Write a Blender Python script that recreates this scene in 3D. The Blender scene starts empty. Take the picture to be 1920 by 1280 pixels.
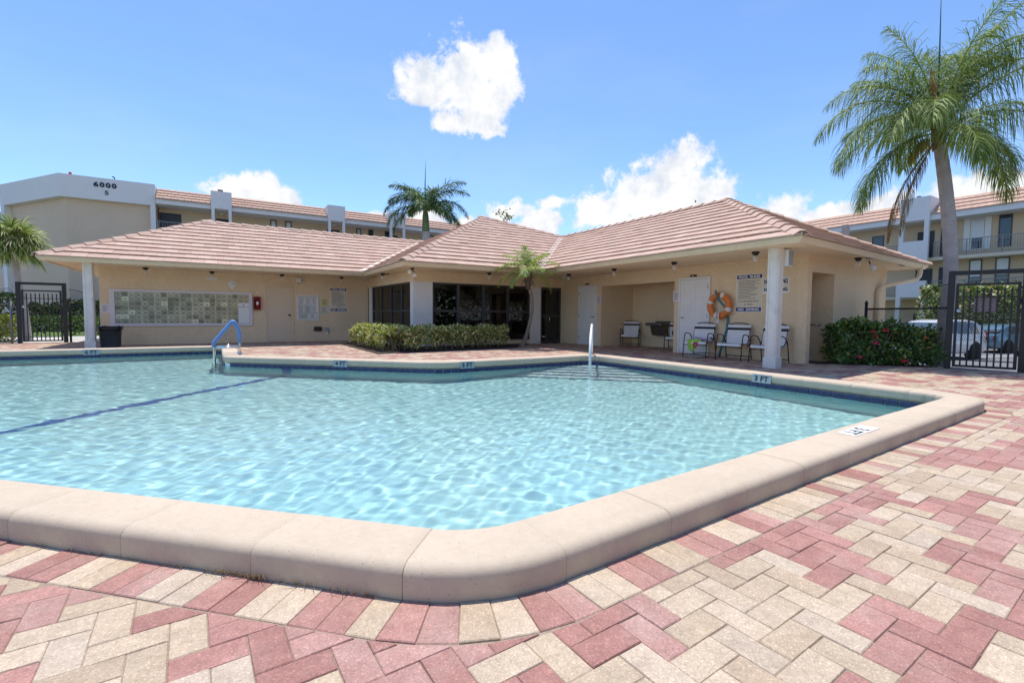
import bpy, bmesh, math, random
import numpy as np
from mathutils import Vector, Matrix

R = math.radians
rng = np.random.default_rng(7)
random.seed(7)
scene = bpy.context.scene
col = scene.collection

# ------------------------------------------------------------------ camera
cam_d = bpy.data.cameras.new('camera')
cam = bpy.data.objects.new('camera', cam_d)
col.objects.link(cam)
cam_d.sensor_width = 36.0
cam_d.sensor_fit = 'HORIZONTAL'
cam_d.lens = 16.61
cam_d.clip_start = 0.05
cam_d.clip_end = 2000
YAW, PITCH, ROLL = 0.548571, -0.054988, 0.007611
cf = Vector((math.sin(YAW) * math.cos(PITCH), math.cos(YAW) * math.cos(PITCH), math.sin(PITCH)))
cr = Vector((math.cos(YAW), -math.sin(YAW), 0))
cu = cr.cross(cf)
cr2 = math.cos(ROLL) * cr + math.sin(ROLL) * cu
cu2 = -math.sin(ROLL) * cr + math.cos(ROLL) * cu
CAM = Vector((0, 0, 1.0))
cam.matrix_world = Matrix(((cr2.x, cu2.x, -cf.x, CAM.x), (cr2.y, cu2.y, -cf.y, CAM.y), (cr2.z, cu2.z, -cf.z, CAM.z), (0, 0, 0, 1)))
scene.camera = cam

# ------------------------------------------------------------------ sun, sky, exposure
SUN_DIR = Vector((0.07, 0.27, 1.0)).normalized()       # towards the sun: almost overhead, a little behind the clubhouse
sun_d = bpy.data.lights.new('sun', 'SUN')
sun_d.energy = 2.95
sun_d.angle = R(0.53)
sun_d.color = (1.0, 0.955, 0.88)
sun = bpy.data.objects.new('sun', sun_d)
col.objects.link(sun)
sun.rotation_euler = SUN_DIR.to_track_quat('Z', 'Y').to_euler()
sun.location = (0, 0, 30)

scene.view_settings.view_transform = 'Standard'
scene.view_settings.look = 'None'
scene.view_settings.exposure = 0.75
scene.view_settings.gamma = 1.0
scene.view_settings.use_curve_mapping = False
SKY_STRENGTH = 0.138

world = bpy.data.worlds.new('World')
scene.world = world
world.use_nodes = True
wn = world.node_tree.nodes
wl = world.node_tree.links
wn.clear()


def wnode(t, **kw):
    n = wn.new(t)
    for k, v in kw.items():
        setattr(n, k, v)
    return n


def wmath(op, a, b=None, clamp=False):
    n = wnode('ShaderNodeMath', operation=op, use_clamp=clamp)
    for i, v in enumerate((a, b)):
        if v is None:
            continue
        if isinstance(v, (int, float)):
            n.inputs[i].default_value = v
        else:
            wl.new(v, n.inputs[i])
    return n.outputs[0]


sky = wnode('ShaderNodeTexSky', sky_type='NISHITA')
sky.sun_disc = False
sky.sun_elevation = math.asin(SUN_DIR.z)
sky.sun_rotation = math.atan2(SUN_DIR.x, SUN_DIR.y)
sky.air_density = 1.0
sky.dust_density = 0.25
sky.ozone_density = 4.0
sky.altitude = 600
tc = wnode('ShaderNodeTexCoord')
DIRV = tc.outputs['Generated']
# cumulus clouds: (azimuth, elevation, half width, half height) in degrees
CLOUDS = [
    # the single cloud high in the middle
    (20.8, 25.2, 2.6, 2.0), (23.2, 24.9, 2.6, 1.9), (26.0, 26.0, 3.2, 2.6), (29.2, 26.5, 2.5, 2.5), (26.0, 24.0, 3.8, 2.3), (28.6, 24.2, 2.8, 2.3),
    (26.2, 21.9, 2.8, 1.3), (28.6, 21.1, 1.5, 0.9), (23.8, 21.6, 1.7, 0.9),
    # the tall bank over the right wing
    (41.6, 11.8, 2.8, 2.2), (45.6, 13.0, 3.2, 3.0), (50.2, 14.2, 3.4, 3.8), (53.8, 12.4, 2.8, 3.2), (48.0, 10.6, 7.0, 2.8),
    # loose puffs between the corner room and the bank
    (30.8, 12.2, 2.5, 1.1), (34.4, 10.8, 2.7, 1.7), (36.4, 13.3, 2.0, 0.8), (32.0, 10.0, 2.0, 1.2),
    # lower puffs to the right
    (59.6, 10.4, 3.0, 2.0), (64.0, 9.4, 3.0, 1.6), (69.0, 9.6, 3.0, 1.8), (75.6, 10.3, 2.6, 2.0), (79.5, 10.0, 3.0, 1.8),
    (88.0, 8.0, 6.0, 3.0), (97.0, 7.0, 6.0, 2.6),
    # small ones over the apartment block on the left
    (0.8, 12.3, 2.2, 1.5), (3.3, 12.9, 1.9, 1.6), (6.0, 12.0, 2.0, 1.2), (16.4, 10.6, 1.9, 1.0), (21.5, 11.0, 2.3, 1.2), (26.0, 10.0, 3.0, 1.2),
    # the rest of the sky, outside the picture
    (130.0, 18.0, 9.0, 4.0), (170.0, 14.0, 10.0, 4.0), (205.0, 22.0, 8.0, 4.0), (250.0, 15.0, 10.0, 4.0), (300.0, 16.0, 9.0, 4.0), (325.0, 12.0, 6.0, 2.6),
]
n1 = wnode('ShaderNodeTexNoise')
wl.new(DIRV, n1.inputs['Vector'])
n1.inputs['Scale'].default_value = 21.0
n1.inputs['Detail'].default_value = 11.0
n1.inputs['Roughness'].default_value = 0.64
n1.inputs['Distortion'].default_value = 0.1
sep = wnode('ShaderNodeSeparateXYZ')
wl.new(DIRV, sep.inputs[0])
dens = None
for az, el, rw, rh in CLOUDS:
    a, e = R(az), R(el)
    c = Vector((math.sin(a) * math.cos(e), math.cos(a) * math.cos(e), math.sin(e)))
    sub = wnode('ShaderNodeVectorMath', operation='SUBTRACT')
    wl.new(DIRV, sub.inputs[0])
    sub.inputs[1].default_value = c
    mp = wnode('ShaderNodeMapping')
    wl.new(sub.outputs[0], mp.inputs['Vector'])
    mp.inputs['Rotation'].default_value = (0, 0, a)       # tangent frame: x = along the horizon, z = up
    mp.inputs['Scale'].default_value = (1 / R(rw), 0.0, 1 / R(rh))
    mp.vector_type = 'POINT'
    # point mapping scales before it rotates, so rotate with a second node
    mp.inputs['Rotation'].default_value = (0, 0, 0)
    mp.inputs['Scale'].default_value = (1, 1, 1)
    rot = wnode('ShaderNodeVectorRotate', rotation_type='Z_AXIS')
    wl.new(sub.outputs[0], rot.inputs['Vector'])
    rot.inputs['Angle'].default_value = a
    wl.new(rot.outputs[0], mp.inputs['Vector'])
    mp.inputs['Scale'].default_value = (0.82 / R(rw), 1.2, 0.82 / R(rh))
    ln = wnode('ShaderNodeVectorMath', operation='LENGTH')
    wl.new(mp.outputs[0], ln.inputs[0])
    d = wmath('SUBTRACT', 1.0, ln.outputs['Value'])
    dens = d if dens is None else wmath('SMOOTH_MAX', dens, d)
    if dens is not d:
        dens.node.inputs[2].default_value = 0.18
nz = wmath('SUBTRACT', n1.outputs['Fac'], 0.5)
dd = wmath('ADD', dens, wmath('MULTIPLY', nz, 2.5))
ramp = wnode('ShaderNodeMapRange', interpolation_type='SMOOTHSTEP')
wl.new(dd, ramp.inputs['Value'])
ramp.inputs['From Min'].default_value = -0.10
ramp.inputs['From Max'].default_value = 0.40
# thin high veil
n2 = wnode('ShaderNodeTexNoise')
mpv = wnode('ShaderNodeMapping')
wl.new(DIRV, mpv.inputs['Vector'])
mpv.inputs['Scale'].default_value = (1.0, 1.0, 3.5)
wl.new(mpv.outputs[0], n2.inputs['Vector'])
n2.inputs['Scale'].default_value = 3.0
n2.inputs['Detail'].default_value = 6.0
veil = wnode('ShaderNodeMapRange')
wl.new(n2.outputs['Fac'], veil.inputs['Value'])
veil.inputs['From Min'].default_value = 0.42
veil.inputs['From Max'].default_value = 0.85
veil.inputs['To Max'].default_value = 0.10
cover = wmath('MAXIMUM', ramp.outputs[0], veil.outputs[0])
# cloud body: light and shade of the billows painted as noise
n3 = wnode('ShaderNodeTexNoise')
wl.new(DIRV, n3.inputs['Vector'])
n3.inputs['Scale'].default_value = 20.0
n3.inputs['Detail'].default_value = 7.0
n3.inputs['Roughness'].default_value = 0.6
cr_ = wnode('ShaderNodeValToRGB')
wl.new(n3.outputs['Fac'], cr_.inputs[0])
cr_.color_ramp.elements[0].position = 0.28
cr_.color_ramp.elements[0].color = (0.66, 0.73, 0.86, 1)
cr_.color_ramp.elements[1].position = 0.55
cr_.color_ramp.elements[1].color = (1.0, 1.0, 1.0, 1)
bg_sky = wnode('ShaderNodeBackground')
tint = wnode('ShaderNodeMix', data_type='RGBA', blend_type='MULTIPLY')
tint.inputs[0].default_value = 1.0
wl.new(sky.outputs[0], tint.inputs[6])
tint.inputs[7].default_value = (0.79, 0.87, 0.965, 1)
wl.new(tint.outputs[2], bg_sky.inputs['Color'])
bg_sky.inputs['Strength'].default_value = SKY_STRENGTH
bg_cl = wnode('ShaderNodeBackground')
wl.new(cr_.outputs[0], bg_cl.inputs['Color'])
bg_cl.inputs['Strength'].default_value = 0.61
mixw = wnode('ShaderNodeMixShader')
wl.new(cover, mixw.inputs[0])
wl.new(bg_sky.outputs[0], mixw.inputs[1])
wl.new(bg_cl.outputs[0], mixw.inputs[2])
wout = wnode('ShaderNodeOutputWorld')
wl.new(mixw.outputs[0], wout.inputs['Surface'])

scene.cycles.max_bounces = 10
scene.cycles.diffuse_bounces = 4
scene.cycles.transparent_max_bounces = 24
scene.cycles.sample_clamp_indirect = 6.0
scene.cycles.caustics_refractive = True
scene.cycles.caustics_reflective = False


# ------------------------------------------------------------------ helpers
def tag(o, label=None, cat=None, group=None, kind=None):
    if label:
        o['label'] = label
    if cat:
        o['category'] = cat
    if group:
        o['group'] = group
    if kind:
        o['kind'] = kind
    return o


def thing(name, loc, label, cat, rz=0.0, group=None):
    o = bpy.data.objects.new(name, None)
    o.empty_display_size = 0.2
    col.objects.link(o)
    o.location = loc
    o.rotation_euler = (0, 0, rz)
    return tag(o, label, cat, group)


def wloc(o):
    L = Vector((0, 0, 0))
    while o is not None:
        L += o.location
        o = o.parent
    return L


class MB:
    """collects geometry, then becomes ONE mesh object"""

    def __init__(s):
        s.v, s.f, s.c = [], [], []
        s.col = None

    def add(s, verts, faces):
        b = len(s.v)
        s.v.extend([tuple(p) for p in verts])
        s.f.extend([tuple(b + i for i in f) for f in faces])
        if s.col is not None:
            s.c.extend([s.col] * len(verts))
        return s

    def box(s, x0, x1, y0, y1, z0, z1, M=None):
        vs = [(x0, y0, z0), (x1, y0, z0), (x1, y1, z0), (x0, y1, z0), (x0, y0, z1), (x1, y0, z1), (x1, y1, z1), (x0, y1, z1)]
        if M is not None:
            vs = [M @ Vector(p) for p in vs]
        return s.add(vs, [(0, 3, 2, 1), (4, 5, 6, 7), (0, 1, 5, 4), (1, 2, 6, 5), (2, 3, 7, 6), (3, 0, 4, 7)])

    def cbox(s, cx, cy, cz, sx, sy, sz, M=None):
        return s.box(cx - sx / 2, cx + sx / 2, cy - sy / 2, cy + sy / 2, cz - sz / 2, cz + sz / 2, M)

    def prism(s, poly, z0, z1, M=None):
        n = len(poly)
        vs = [(p[0], p[1], z0) for p in poly] + [(p[0], p[1], z1) for p in poly]
        if M is not None:
            vs = [M @ Vector(p) for p in vs]
        fs = [tuple(range(n - 1, -1, -1)), tuple(range(n, 2 * n))]
        fs += [(i, (i + 1) % n, n + (i + 1) % n, n + i) for i in range(n)]
        return s.add(vs, fs)

    def tube(s, pts, r, n=8, cap=True, M=None):
        pts = [Vector(p) for p in pts]
        rs = r if isinstance(r, (list, tuple)) else [r] * len(pts)
        vs, fs = [], []
        ref = None
        for i, p in enumerate(pts):
            if i == 0:
                t = pts[1] - pts[0]
            elif i == len(pts) - 1:
                t = pts[-1] - pts[-2]
            else:
                t = (pts[i + 1] - pts[i]).normalized() + (pts[i] - pts[i - 1]).normalized()
            t = t.normalized()
            if ref is None:
                ref = Vector((0, 0, 1)) if abs(t.z) < 0.9 else Vector((1, 0, 0))
            a = (ref - t * ref.dot(t))
            if a.length < 1e-6:
                a = t.orthogonal()
            a.normalize()
            ref = a
            b = t.cross(a)
            for k in range(n):
                w = 2 * math.pi * k / n
                vs.append(p + (a * math.cos(w) + b * math.sin(w)) * rs[i])
        for i in range(len(pts) - 1):
            for k in range(n):
                k2 = (k + 1) % n
                fs.append((i * n + k, i * n + k2, (i + 1) * n + k2, (i + 1) * n + k))
        if cap:
            fs.append(tuple(range(n - 1, -1, -1)))
            fs.append(tuple((len(pts) - 1) * n + k for k in range(n)))
        if M is not None:
            vs = [M @ v for v in vs]
        return s.add(vs, fs)

    def lathe(s, prof, c=(0, 0, 0), n=16, M=None):
        vs, fs = [], []
        for r, z in prof:
            for k in range(n):
                w = 2 * math.pi * k / n
                vs.append(Vector((c[0] + r * math.cos(w), c[1] + r * math.sin(w), c[2] + z)))
        for i in range(len(prof) - 1):
            for k in range(n):
                k2 = (k + 1) % n
                fs.append((i * n + k, i * n + k2, (i + 1) * n + k2, (i + 1) * n + k))
        fs.append(tuple(range(n - 1, -1, -1)))
        fs.append(tuple((len(prof) - 1) * n + k for k in range(n)))
        if M is not None:
            vs = [M @ v for v in vs]
        return s.add(vs, fs)

    def quad(s, a, b, c, d):
        return s.add([a, b, c, d], [(0, 1, 2, 3)])

    def mesh(s, name, off=Vector((0, 0, 0)), smooth=False):
        me = bpy.data.meshes.new(name)
        vs = [(p[0] - off.x, p[1] - off.y, p[2] - off.z) for p in s.v]
        me.from_pydata(vs, [], s.f)
        if s.c:
            at = me.color_attributes.new('Col', 'FLOAT_COLOR', 'POINT')
            at.data.foreach_set('color', np.array([(c[0], c[1], c[2], 1.0) for c in s.c], dtype=np.float32).ravel())
        if smooth:
            me.polygons.foreach_set('use_smooth', [True] * len(me.polygons))
        return me

    def build(s, name, m, parent=None, smooth=False, local=False, label=None, kind=None, bevel=0.0, autosmooth=False):
        off = Vector((0, 0, 0)) if (parent is None or local) else wloc(parent)
        me = s.mesh(name, off, smooth)
        me.materials.append(m)
        o = bpy.data.objects.new(name, me)
        col.objects.link(o)
        if parent is not None:
            o.parent = parent
        if label:
            o['label'] = label
        if kind:
            o['kind'] = kind
        if bevel:
            bv = o.modifiers.new('bevel', 'BEVEL')
            bv.width = bevel
            bv.segments = 2
            bv.limit_method = 'ANGLE'
            bv.angle_limit = R(40)
        return o


def np_mesh(name, V, F, m, C=None, parent=None, smooth=False, kind=None):
    """V (n,3), F (k,4) or (k,3) arrays -> one object"""
    me = bpy.data.meshes.new(name)
    V = np.asarray(V, dtype=np.float32)
    F = np.asarray(F, dtype=np.int32)
    me.vertices.add(len(V))
    me.vertices.foreach_set('co', V.ravel())
    k = F.shape[1]
    me.loops.add(F.size)
    me.loops.foreach_set('vertex_index', F.ravel())
    me.polygons.add(len(F))
    me.polygons.foreach_set('loop_start', np.arange(0, F.size, k, dtype=np.int32))
    me.polygons.foreach_set('loop_total', np.full(len(F), k, dtype=np.int32))
    if smooth:
        me.polygons.foreach_set('use_smooth', np.ones(len(F), dtype=bool))
    me.update(calc_edges=True)
    if C is not None:
        at = me.color_attributes.new('Col', 'FLOAT_COLOR', 'POINT')
        CC = np.ones((len(V), 4), dtype=np.float32)
        CC[:, :3] = C
        at.data.foreach_set('color', CC.ravel())
    me.materials.append(m)
    o = bpy.data.objects.new(name, me)
    col.objects.link(o)
    if parent is not None:
        o.parent = parent
    if kind:
        o['kind'] = kind
    return o


def copy_tree(o, parent=None):
    c = o.copy()
    col.objects.link(c)
    if parent is not None:
        c.parent = parent
    for ch in list(o.children):
        copy_tree(ch, c)
    return c


# ------------------------------------------------------------------ materials
def new_mat(name):
    m = bpy.data.materials.new(name)
    m.use_nodes = True
    nt = m.node_tree
    return m, nt, nt.nodes['Principled BSDF']


def mat(name, c, rough=0.7, var=None, bump=None, pits=None, src=None, metal=0.0, spec=0.5, stain=None, trans=0.0, coat=0.0, coords='Object', speckle=None):
    """var=(scale, amount) value noise; bump=(scale, strength, distance); src: None | 'attr' | 'obj'; stain=(scale, colour, amount)"""
    m, nt, b = new_mat(name)
    N, L = nt.nodes, nt.links
    b.inputs['Roughness'].default_value = rough
    b.inputs['Metallic'].default_value = metal
    b.inputs['Specular IOR Level'].default_value = spec
    b.inputs['Coat Weight'].default_value = coat
    tcn = N.new('ShaderNodeTexCoord')
    if coords == 'World':
        g = N.new('ShaderNodeNewGeometry')
        vec = g.outputs['Position']
    else:
        vec = tcn.outputs[coords]
    if src == 'attr':
        a = N.new('ShaderNodeAttribute')
        a.attribute_name = 'Col'
        cs = a.outputs['Color']
    elif src == 'obj':
        oi = N.new('ShaderNodeObjectInfo')
        cs = oi.outputs['Color']
    else:
        rg = N.new('ShaderNodeRGB')
        rg.outputs[0].default_value = (*c, 1)
        cs = rg.outputs[0]

    def noise(sc, det=5.0, rgh=0.6):
        n = N.new('ShaderNodeTexNoise')
        L.new(vec, n.inputs['Vector'])
        n.inputs['Scale'].default_value = sc
        n.inputs['Detail'].default_value = det
        n.inputs['Roughness'].default_value = rgh
        return n.outputs['Fac']

    def mixc(kind, f, a, bb):
        mx = N.new('ShaderNodeMix')
        mx.data_type = 'RGBA'
        mx.blend_type = kind
        for sock, v in ((mx.inputs[0], f), (mx.inputs[6], a), (mx.inputs[7], bb)):
            if isinstance(v, (int, float)):
                sock.default_value = v
            elif isinstance(v, tuple):
                sock.default_value = (*v, 1)
            else:
                L.new(v, sock)
        return mx.outputs[2]

    for vv in (var if isinstance(var, list) else [var] if var else []):
        f = noise(vv[0])
        mr = N.new('ShaderNodeMapRange')
        L.new(f, mr.inputs['Value'])
        mr.inputs['From Min'].default_value = 0.25
        mr.inputs['From Max'].default_value = 0.75
        mr.inputs['To Min'].default_value = 1 - vv[1]
        mr.inputs['To Max'].default_value = 1 + vv[1]
        cs = mixc('MULTIPLY', 1.0, cs, mr.outputs[0])
    if stain:
        for st in (stain if isinstance(stain, list) else [stain]):
            f = noise(st[0], 6.0, 0.65)
            mr = N.new('ShaderNodeMapRange')
            L.new(f, mr.inputs['Value'])
            mr.inputs['From Min'].default_value = 0.5
            mr.inputs['From Max'].default_value = 0.72
            mr.inputs['To Max'].default_value = st[2]
            cs = mixc('MIX', mr.outputs[0], cs, st[1])
    if speckle:
        vo = N.new('ShaderNodeTexVoronoi')
        L.new(vec, vo.inputs['Vector'])
        vo.inputs['Scale'].default_value = speckle[0]
        rp = N.new('ShaderNodeValToRGB')
        sepc = N.new('ShaderNodeSeparateColor')
        L.new(vo.outputs['Color'], sepc.inputs[0])
        L.new(sepc.outputs[0], rp.inputs[0])
        e = rp.color_ramp.elements
        e[0].position = 0.0
        e[0].color = (0.62, 0.62, 0.62, 1)
        e[1].position = 1.0
        e[1].color = (1.75, 1.75, 1.75, 1)
        for pos, v in ((0.14, 0.86), (0.3, 1.0), (0.82, 1.05), (0.94, 1.45)):
            x = e.new(pos)
            x.color = (v, v, v, 1)
        cs = mixc('MULTIPLY', speckle[1], cs, rp.outputs[0])
    pit = None
    if pits:
        vo2 = N.new('ShaderNodeTexVoronoi')
        L.new(vec, vo2.inputs['Vector'])
        vo2.inputs['Scale'].default_value = pits[0]
        s2 = N.new('ShaderNodeSeparateColor')
        L.new(vo2.outputs['Color'], s2.inputs[0])
        sel_ = N.new('ShaderNodeMath')
        sel_.operation = 'GREATER_THAN'
        L.new(s2.outputs[0], sel_.inputs[0])
        sel_.inputs[1].default_value = pits[1]
        mr = N.new('ShaderNodeMapRange')
        L.new(vo2.outputs['Distance'], mr.inputs['Value'])
        mr.inputs['From Min'].default_value = 0.12
        mr.inputs['From Max'].default_value = 0.30
        mr.inputs['To Min'].default_value = 1.0
        mr.inputs['To Max'].default_value = 0.0
        mu = N.new('ShaderNodeMath')
        mu.operation = 'MULTIPLY'
        L.new(sel_.outputs[0], mu.inputs[0])
        L.new(mr.outputs[0], mu.inputs[1])
        pit = mu.outputs[0]
        cs = mixc('MIX', pit, cs, (0.16, 0.11, 0.08))
    L.new(cs, b.inputs['Base Color'])
    if bump:
        f = noise(bump[0], 6.0, 0.6)
        bp = N.new('ShaderNodeBump')
        if pit is not None:
            sb = N.new('ShaderNodeMath')
            sb.operation = 'SUBTRACT'
            L.new(f, sb.inputs[0])
            L.new(pit, sb.inputs[1])
            f = sb.outputs[0]
        L.new(f, bp.inputs['Height'])
        bp.inputs['Strength'].default_value = bump[1]
        bp.inputs['Distance'].default_value = bump[2]
        L.new(bp.outputs[0], b.inputs['Normal'])
    if trans:
        # thin leaf: part of the light goes through
        tr = N.new('ShaderNodeBsdfTranslucent')
        L.new(mixc('MULTIPLY', 1.0, cs, (1.25, 1.25, 0.55)), tr.inputs['Color'])
        ms = N.new('ShaderNodeMixShader')
        ms.inputs[0].default_value = trans
        out = N['Material Output']
        L.new(b.outputs[0], ms.inputs[1])
        L.new(tr.outputs[0], ms.inputs[2])
        L.new(ms.outputs[0], out.inputs['Surface'])
    return m


M = {}
M['paver'] = mat('paver', (1, 1, 1), 0.92, src='attr', coords='World', var=[(5, 0.08), (16, 0.13), (45, 0.10)], speckle=(230, 0.55), bump=(190, 0.5, 0.003), spec=0.2,
                 stain=[(1.3, (0.40, 0.32, 0.25), 0.20), (7.0, (0.33, 0.24, 0.18), 0.16), (3.1, (0.62, 0.54, 0.46), 0.22)])
M['sand'] = mat('joint_sand', (0.33, 0.25, 0.19), 0.95, coords='World', var=(60, 0.3), spec=0.1)
M['coping'] = mat('coping_concrete', (0.56, 0.455, 0.342), 0.8, coords='World', var=[(2.5, 0.08), (30, 0.06), (160, 0.06)], bump=(85, 0.3, 0.003), spec=0.25,
                  stain=[(5, (0.50, 0.39, 0.30), 0.30), (1.7, (0.60, 0.49, 0.385), 0.5), (9, (0.47, 0.35, 0.25), 0.22)], pits=(120, 0.955))
M['grout'] = mat('grout', (0.46, 0.37, 0.285), 0.9, coords='World', var=(40, 0.2))
M['plaster'] = mat('pool_plaster', (0.53, 0.775, 0.755), 0.8, coords='World', var=[(0.6, 0.05), (4, 0.05)], spec=0.2)
M['step_plaster'] = mat('step_plaster', (0.70, 0.82, 0.80), 0.8, coords='World', var=[(4, 0.05)], spec=0.2)
M['blue_tile'] = mat('blue_tile', (0.010, 0.022, 0.095), 0.25, coords='World', var=[(30, 0.35), (8, 0.3)], spec=0.5)
M['lane_tile'] = mat('lane_tile', (0.06, 0.14, 0.38), 0.4, coords='World', var=(12, 0.2))
M['marker_tile'] = mat('marker_tile', (0.36, 0.40, 0.40), 0.35)  # white tile darkened, the shade of the inner face put into its colour
M['black_print'] = mat('black_print', (0.012, 0.012, 0.016), 0.5)
M['asphalt'] = mat('asphalt', (0.16, 0.16, 0.165), 0.9, coords='World', var=[(0.6, 0.15), (40, 0.15)])
M['grass'] = mat('lawn', (0.10, 0.16, 0.03), 0.9, coords='World', var=[(0.8, 0.25), (30, 0.3)])
M['concrete'] = mat('pale_concrete', (0.55, 0.52, 0.48), 0.9, coords='World', var=[(0.7, 0.08), (20, 0.08)])


def text_mesh(s, size, depth=0.002, bold=0.0, align='CENTER', spacing=1.0):
    cu_ = bpy.data.curves.new('lettering', 'FONT')
    cu_.body = s
    cu_.size = size
    cu_.extrude = depth
    cu_.offset = bold
    cu_.align_x = align
    cu_.align_y = 'CENTER'
    cu_.space_character = spacing
    cu_.resolution_u = 3
    ob = bpy.data.objects.new('lettering', cu_)
    col.objects.link(ob)
    dg = bpy.context.evaluated_depsgraph_get()
    dg.update()
    me = bpy.data.meshes.new_from_object(ob.evaluated_get(dg))
    bpy.data.objects.remove(ob)
    bpy.data.curves.remove(cu_)
    return me


def lettering(s, size, m, parent, mw, bold=0.0, width=None, height=None, name='lettering', spacing=1.0, depth=0.002):
    """text laid flat in its own xy plane, placed by the world matrix mw (x = reading direction, z = out of the surface)"""
    me = text_mesh(s, size, depth, bold, spacing=spacing)
    n = len(me.vertices)
    co = np.empty(n * 3, dtype=np.float32)
    me.vertices.foreach_get('co', co)
    co = co.reshape(-1, 3)
    w = co[:, 0].max() - co[:, 0].min()
    h = co[:, 1].max() - co[:, 1].min()
    co[:, 0] -= (co[:, 0].max() + co[:, 0].min()) / 2
    co[:, 1] -= (co[:, 1].max() + co[:, 1].min()) / 2
    if width:
        co[:, 0] *= width / w
    if height:
        co[:, 1] *= height / h
    me.vertices.foreach_set('co', co.ravel())
    # one object per word (a gap in the line of print)
    pol = [list(p.vertices) for p in me.polygons]
    ext = sorted((min(co[v, 0] for v in p), max(co[v, 0] for v in p), k) for k, p in enumerate(pol))
    words_, end = [[]], None
    gap_ = 0.30 * (co[:, 1].max() - co[:, 1].min())
    for a_, b_, k in ext:
        if end is not None and a_ > end + gap_:
            words_.append([])
        words_[-1].append(k)
        end = b_ if end is None else max(end, b_)
    out_o = None
    for wl_ in words_:
        used = sorted({v for k in wl_ for v in pol[k]})
        mp_ = {v: i for i, v in enumerate(used)}
        me2 = bpy.data.meshes.new(name)
        me2.from_pydata([tuple(co[v]) for v in used], [], [[mp_[v] for v in pol[k]] for k in wl_])
        me2.materials.append(m)
        out_o = _place_word(name, me2, parent, mw)
    bpy.data.meshes.remove(me)
    return out_o


def _place_word(name, me, parent, mw):
    o = bpy.data.objects.new(name, me)
    col.objects.link(o)
    if parent is not None:
        o.parent = parent
        o.matrix_parent_inverse = Matrix()
        pm = Matrix.Translation(parent.location) @ parent.rotation_euler.to_matrix().to_4x4()
        if parent.parent is not None:
            pm = Matrix.Translation(wloc(parent))
        o.matrix_basis = pm.inverted() @ mw
    else:
        o.matrix_basis = mw
    return o


def frame_matrix(o, x, z):
    """matrix with origin o, x axis x, z axis z"""
    x = Vector(x).normalized()
    z = Vector(z).normalized()
    y = z.cross(x).normalized()
    x = y.cross(z)
    return Matrix(((x.x, y.x, z.x, o[0]), (x.y, y.y, z.y, o[1]), (x.z, y.z, z.z, o[2]), (0, 0, 0, 1)))

# ------------------------------------------------------------------ pool outline
WATER_Z = -0.08
# inner rim of the coping, counter-clockwise seen from above
POOL = [(0.86, 1.70), (7.15, 1.995), (7.15, 8.20), (3.42, 8.15), (-0.03, 11.33), (-0.06, 14.90), (-9.0, 14.95), (-9.0, 11.30)]
RAD = [0.42, 0.22, 0.30, 0.9, 0.66, 0.10, 0.3, 0.3]


def rounded(poly, rad, n=10):
    """polyline with its corners turned into arcs"""
    out = []
    N_ = len(poly)
    for i in range(N_):
        p0, p, p1 = Vector(poly[i - 1]), Vector(poly[i]), Vector(poly[(i + 1) % N_])
        a, b = (p0 - p).normalized(), (p1 - p).normalized()
        ang = a.angle(b)
        t = rad[i] / math.tan(ang / 2)
        s, e = p + a * t, p + b * t
        bis = (a + b).normalized()
        c = p + bis * (rad[i] / math.sin(ang / 2))
        v0, v1 = s - c, e - c
        w0 = math.atan2(v0.y, v0.x)
        w1 = math.atan2(v1.y, v1.x)
        dw = (w1 - w0 + math.pi) % (2 * math.pi) - math.pi
        for k in range(n + 1):
            w = w0 + dw * k / n
            out.append((c.x + rad[i] * math.cos(w), c.y + rad[i] * math.sin(w)))
    return out


INNER = rounded(POOL, RAD)


class Path:
    """closed polyline, parametrised by length, with outward offsets"""

    def __init__(s, pts):
        s.p = np.array(pts)
        s.n = len(pts)
        d = np.roll(s.p, -1, 0) - s.p
        s.l = np.hypot(d[:, 0], d[:, 1])
        t = d / s.l[:, None]
        no = np.stack([t[:, 1], -t[:, 0]], 1)           # outward for a counter-clockwise outline
        m = no + np.roll(no, 1, 0)
        m /= np.hypot(m[:, 0], m[:, 1])[:, None]
        cosv = (m * no).sum(1)
        s.vn = m / cosv[:, None]
        s.cum = np.concatenate([[0], np.cumsum(s.l)])
        s.L = s.cum[-1]

    def at(s, d, off=0.0):
        d = d % s.L
        i = min(int(np.searchsorted(s.cum, d, 'right') - 1), s.n - 1)
        f = (d - s.cum[i]) / s.l[i]
        j = (i + 1) % s.n
        q0 = s.p[i] + s.vn[i] * off
        q1 = s.p[j] + s.vn[j] * off
        return q0 + (q1 - q0) * f

    def ring(s, off):
        return s.p + s.vn * off

    def dist_of(s, x, y):
        """length parameter of the point nearest to (x, y)"""
        best = (1e9, 0)
        for i in range(s.n):
            a = s.p[i]
            b = s.p[(i + 1) % s.n]
            t = np.clip(np.dot((x - a[0], y - a[1]), b - a) / s.l[i] ** 2, 0, 1)
            q = a + (b - a) * t
            dd_ = math.hypot(x - q[0], y - q[1])
            if dd_ < best[0]:
                best = (dd_, s.cum[i] + t * s.l[i])
        return best[1]


PP = Path(INNER)
COPW = 0.335
OUT = Path(PP.ring(COPW))

# ------------------------------------------------------------------ basin
basin = thing('pool_basin', (0, 0, 0), None, None)
del_keys = [k for k in basin.keys()]
basin['kind'] = 'structure'


def floor_z(x, y):
    t = min(max((4.5 - x) / 9.0, 0.0), 1.0)
    return -1.06 - 0.42 * t


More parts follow.
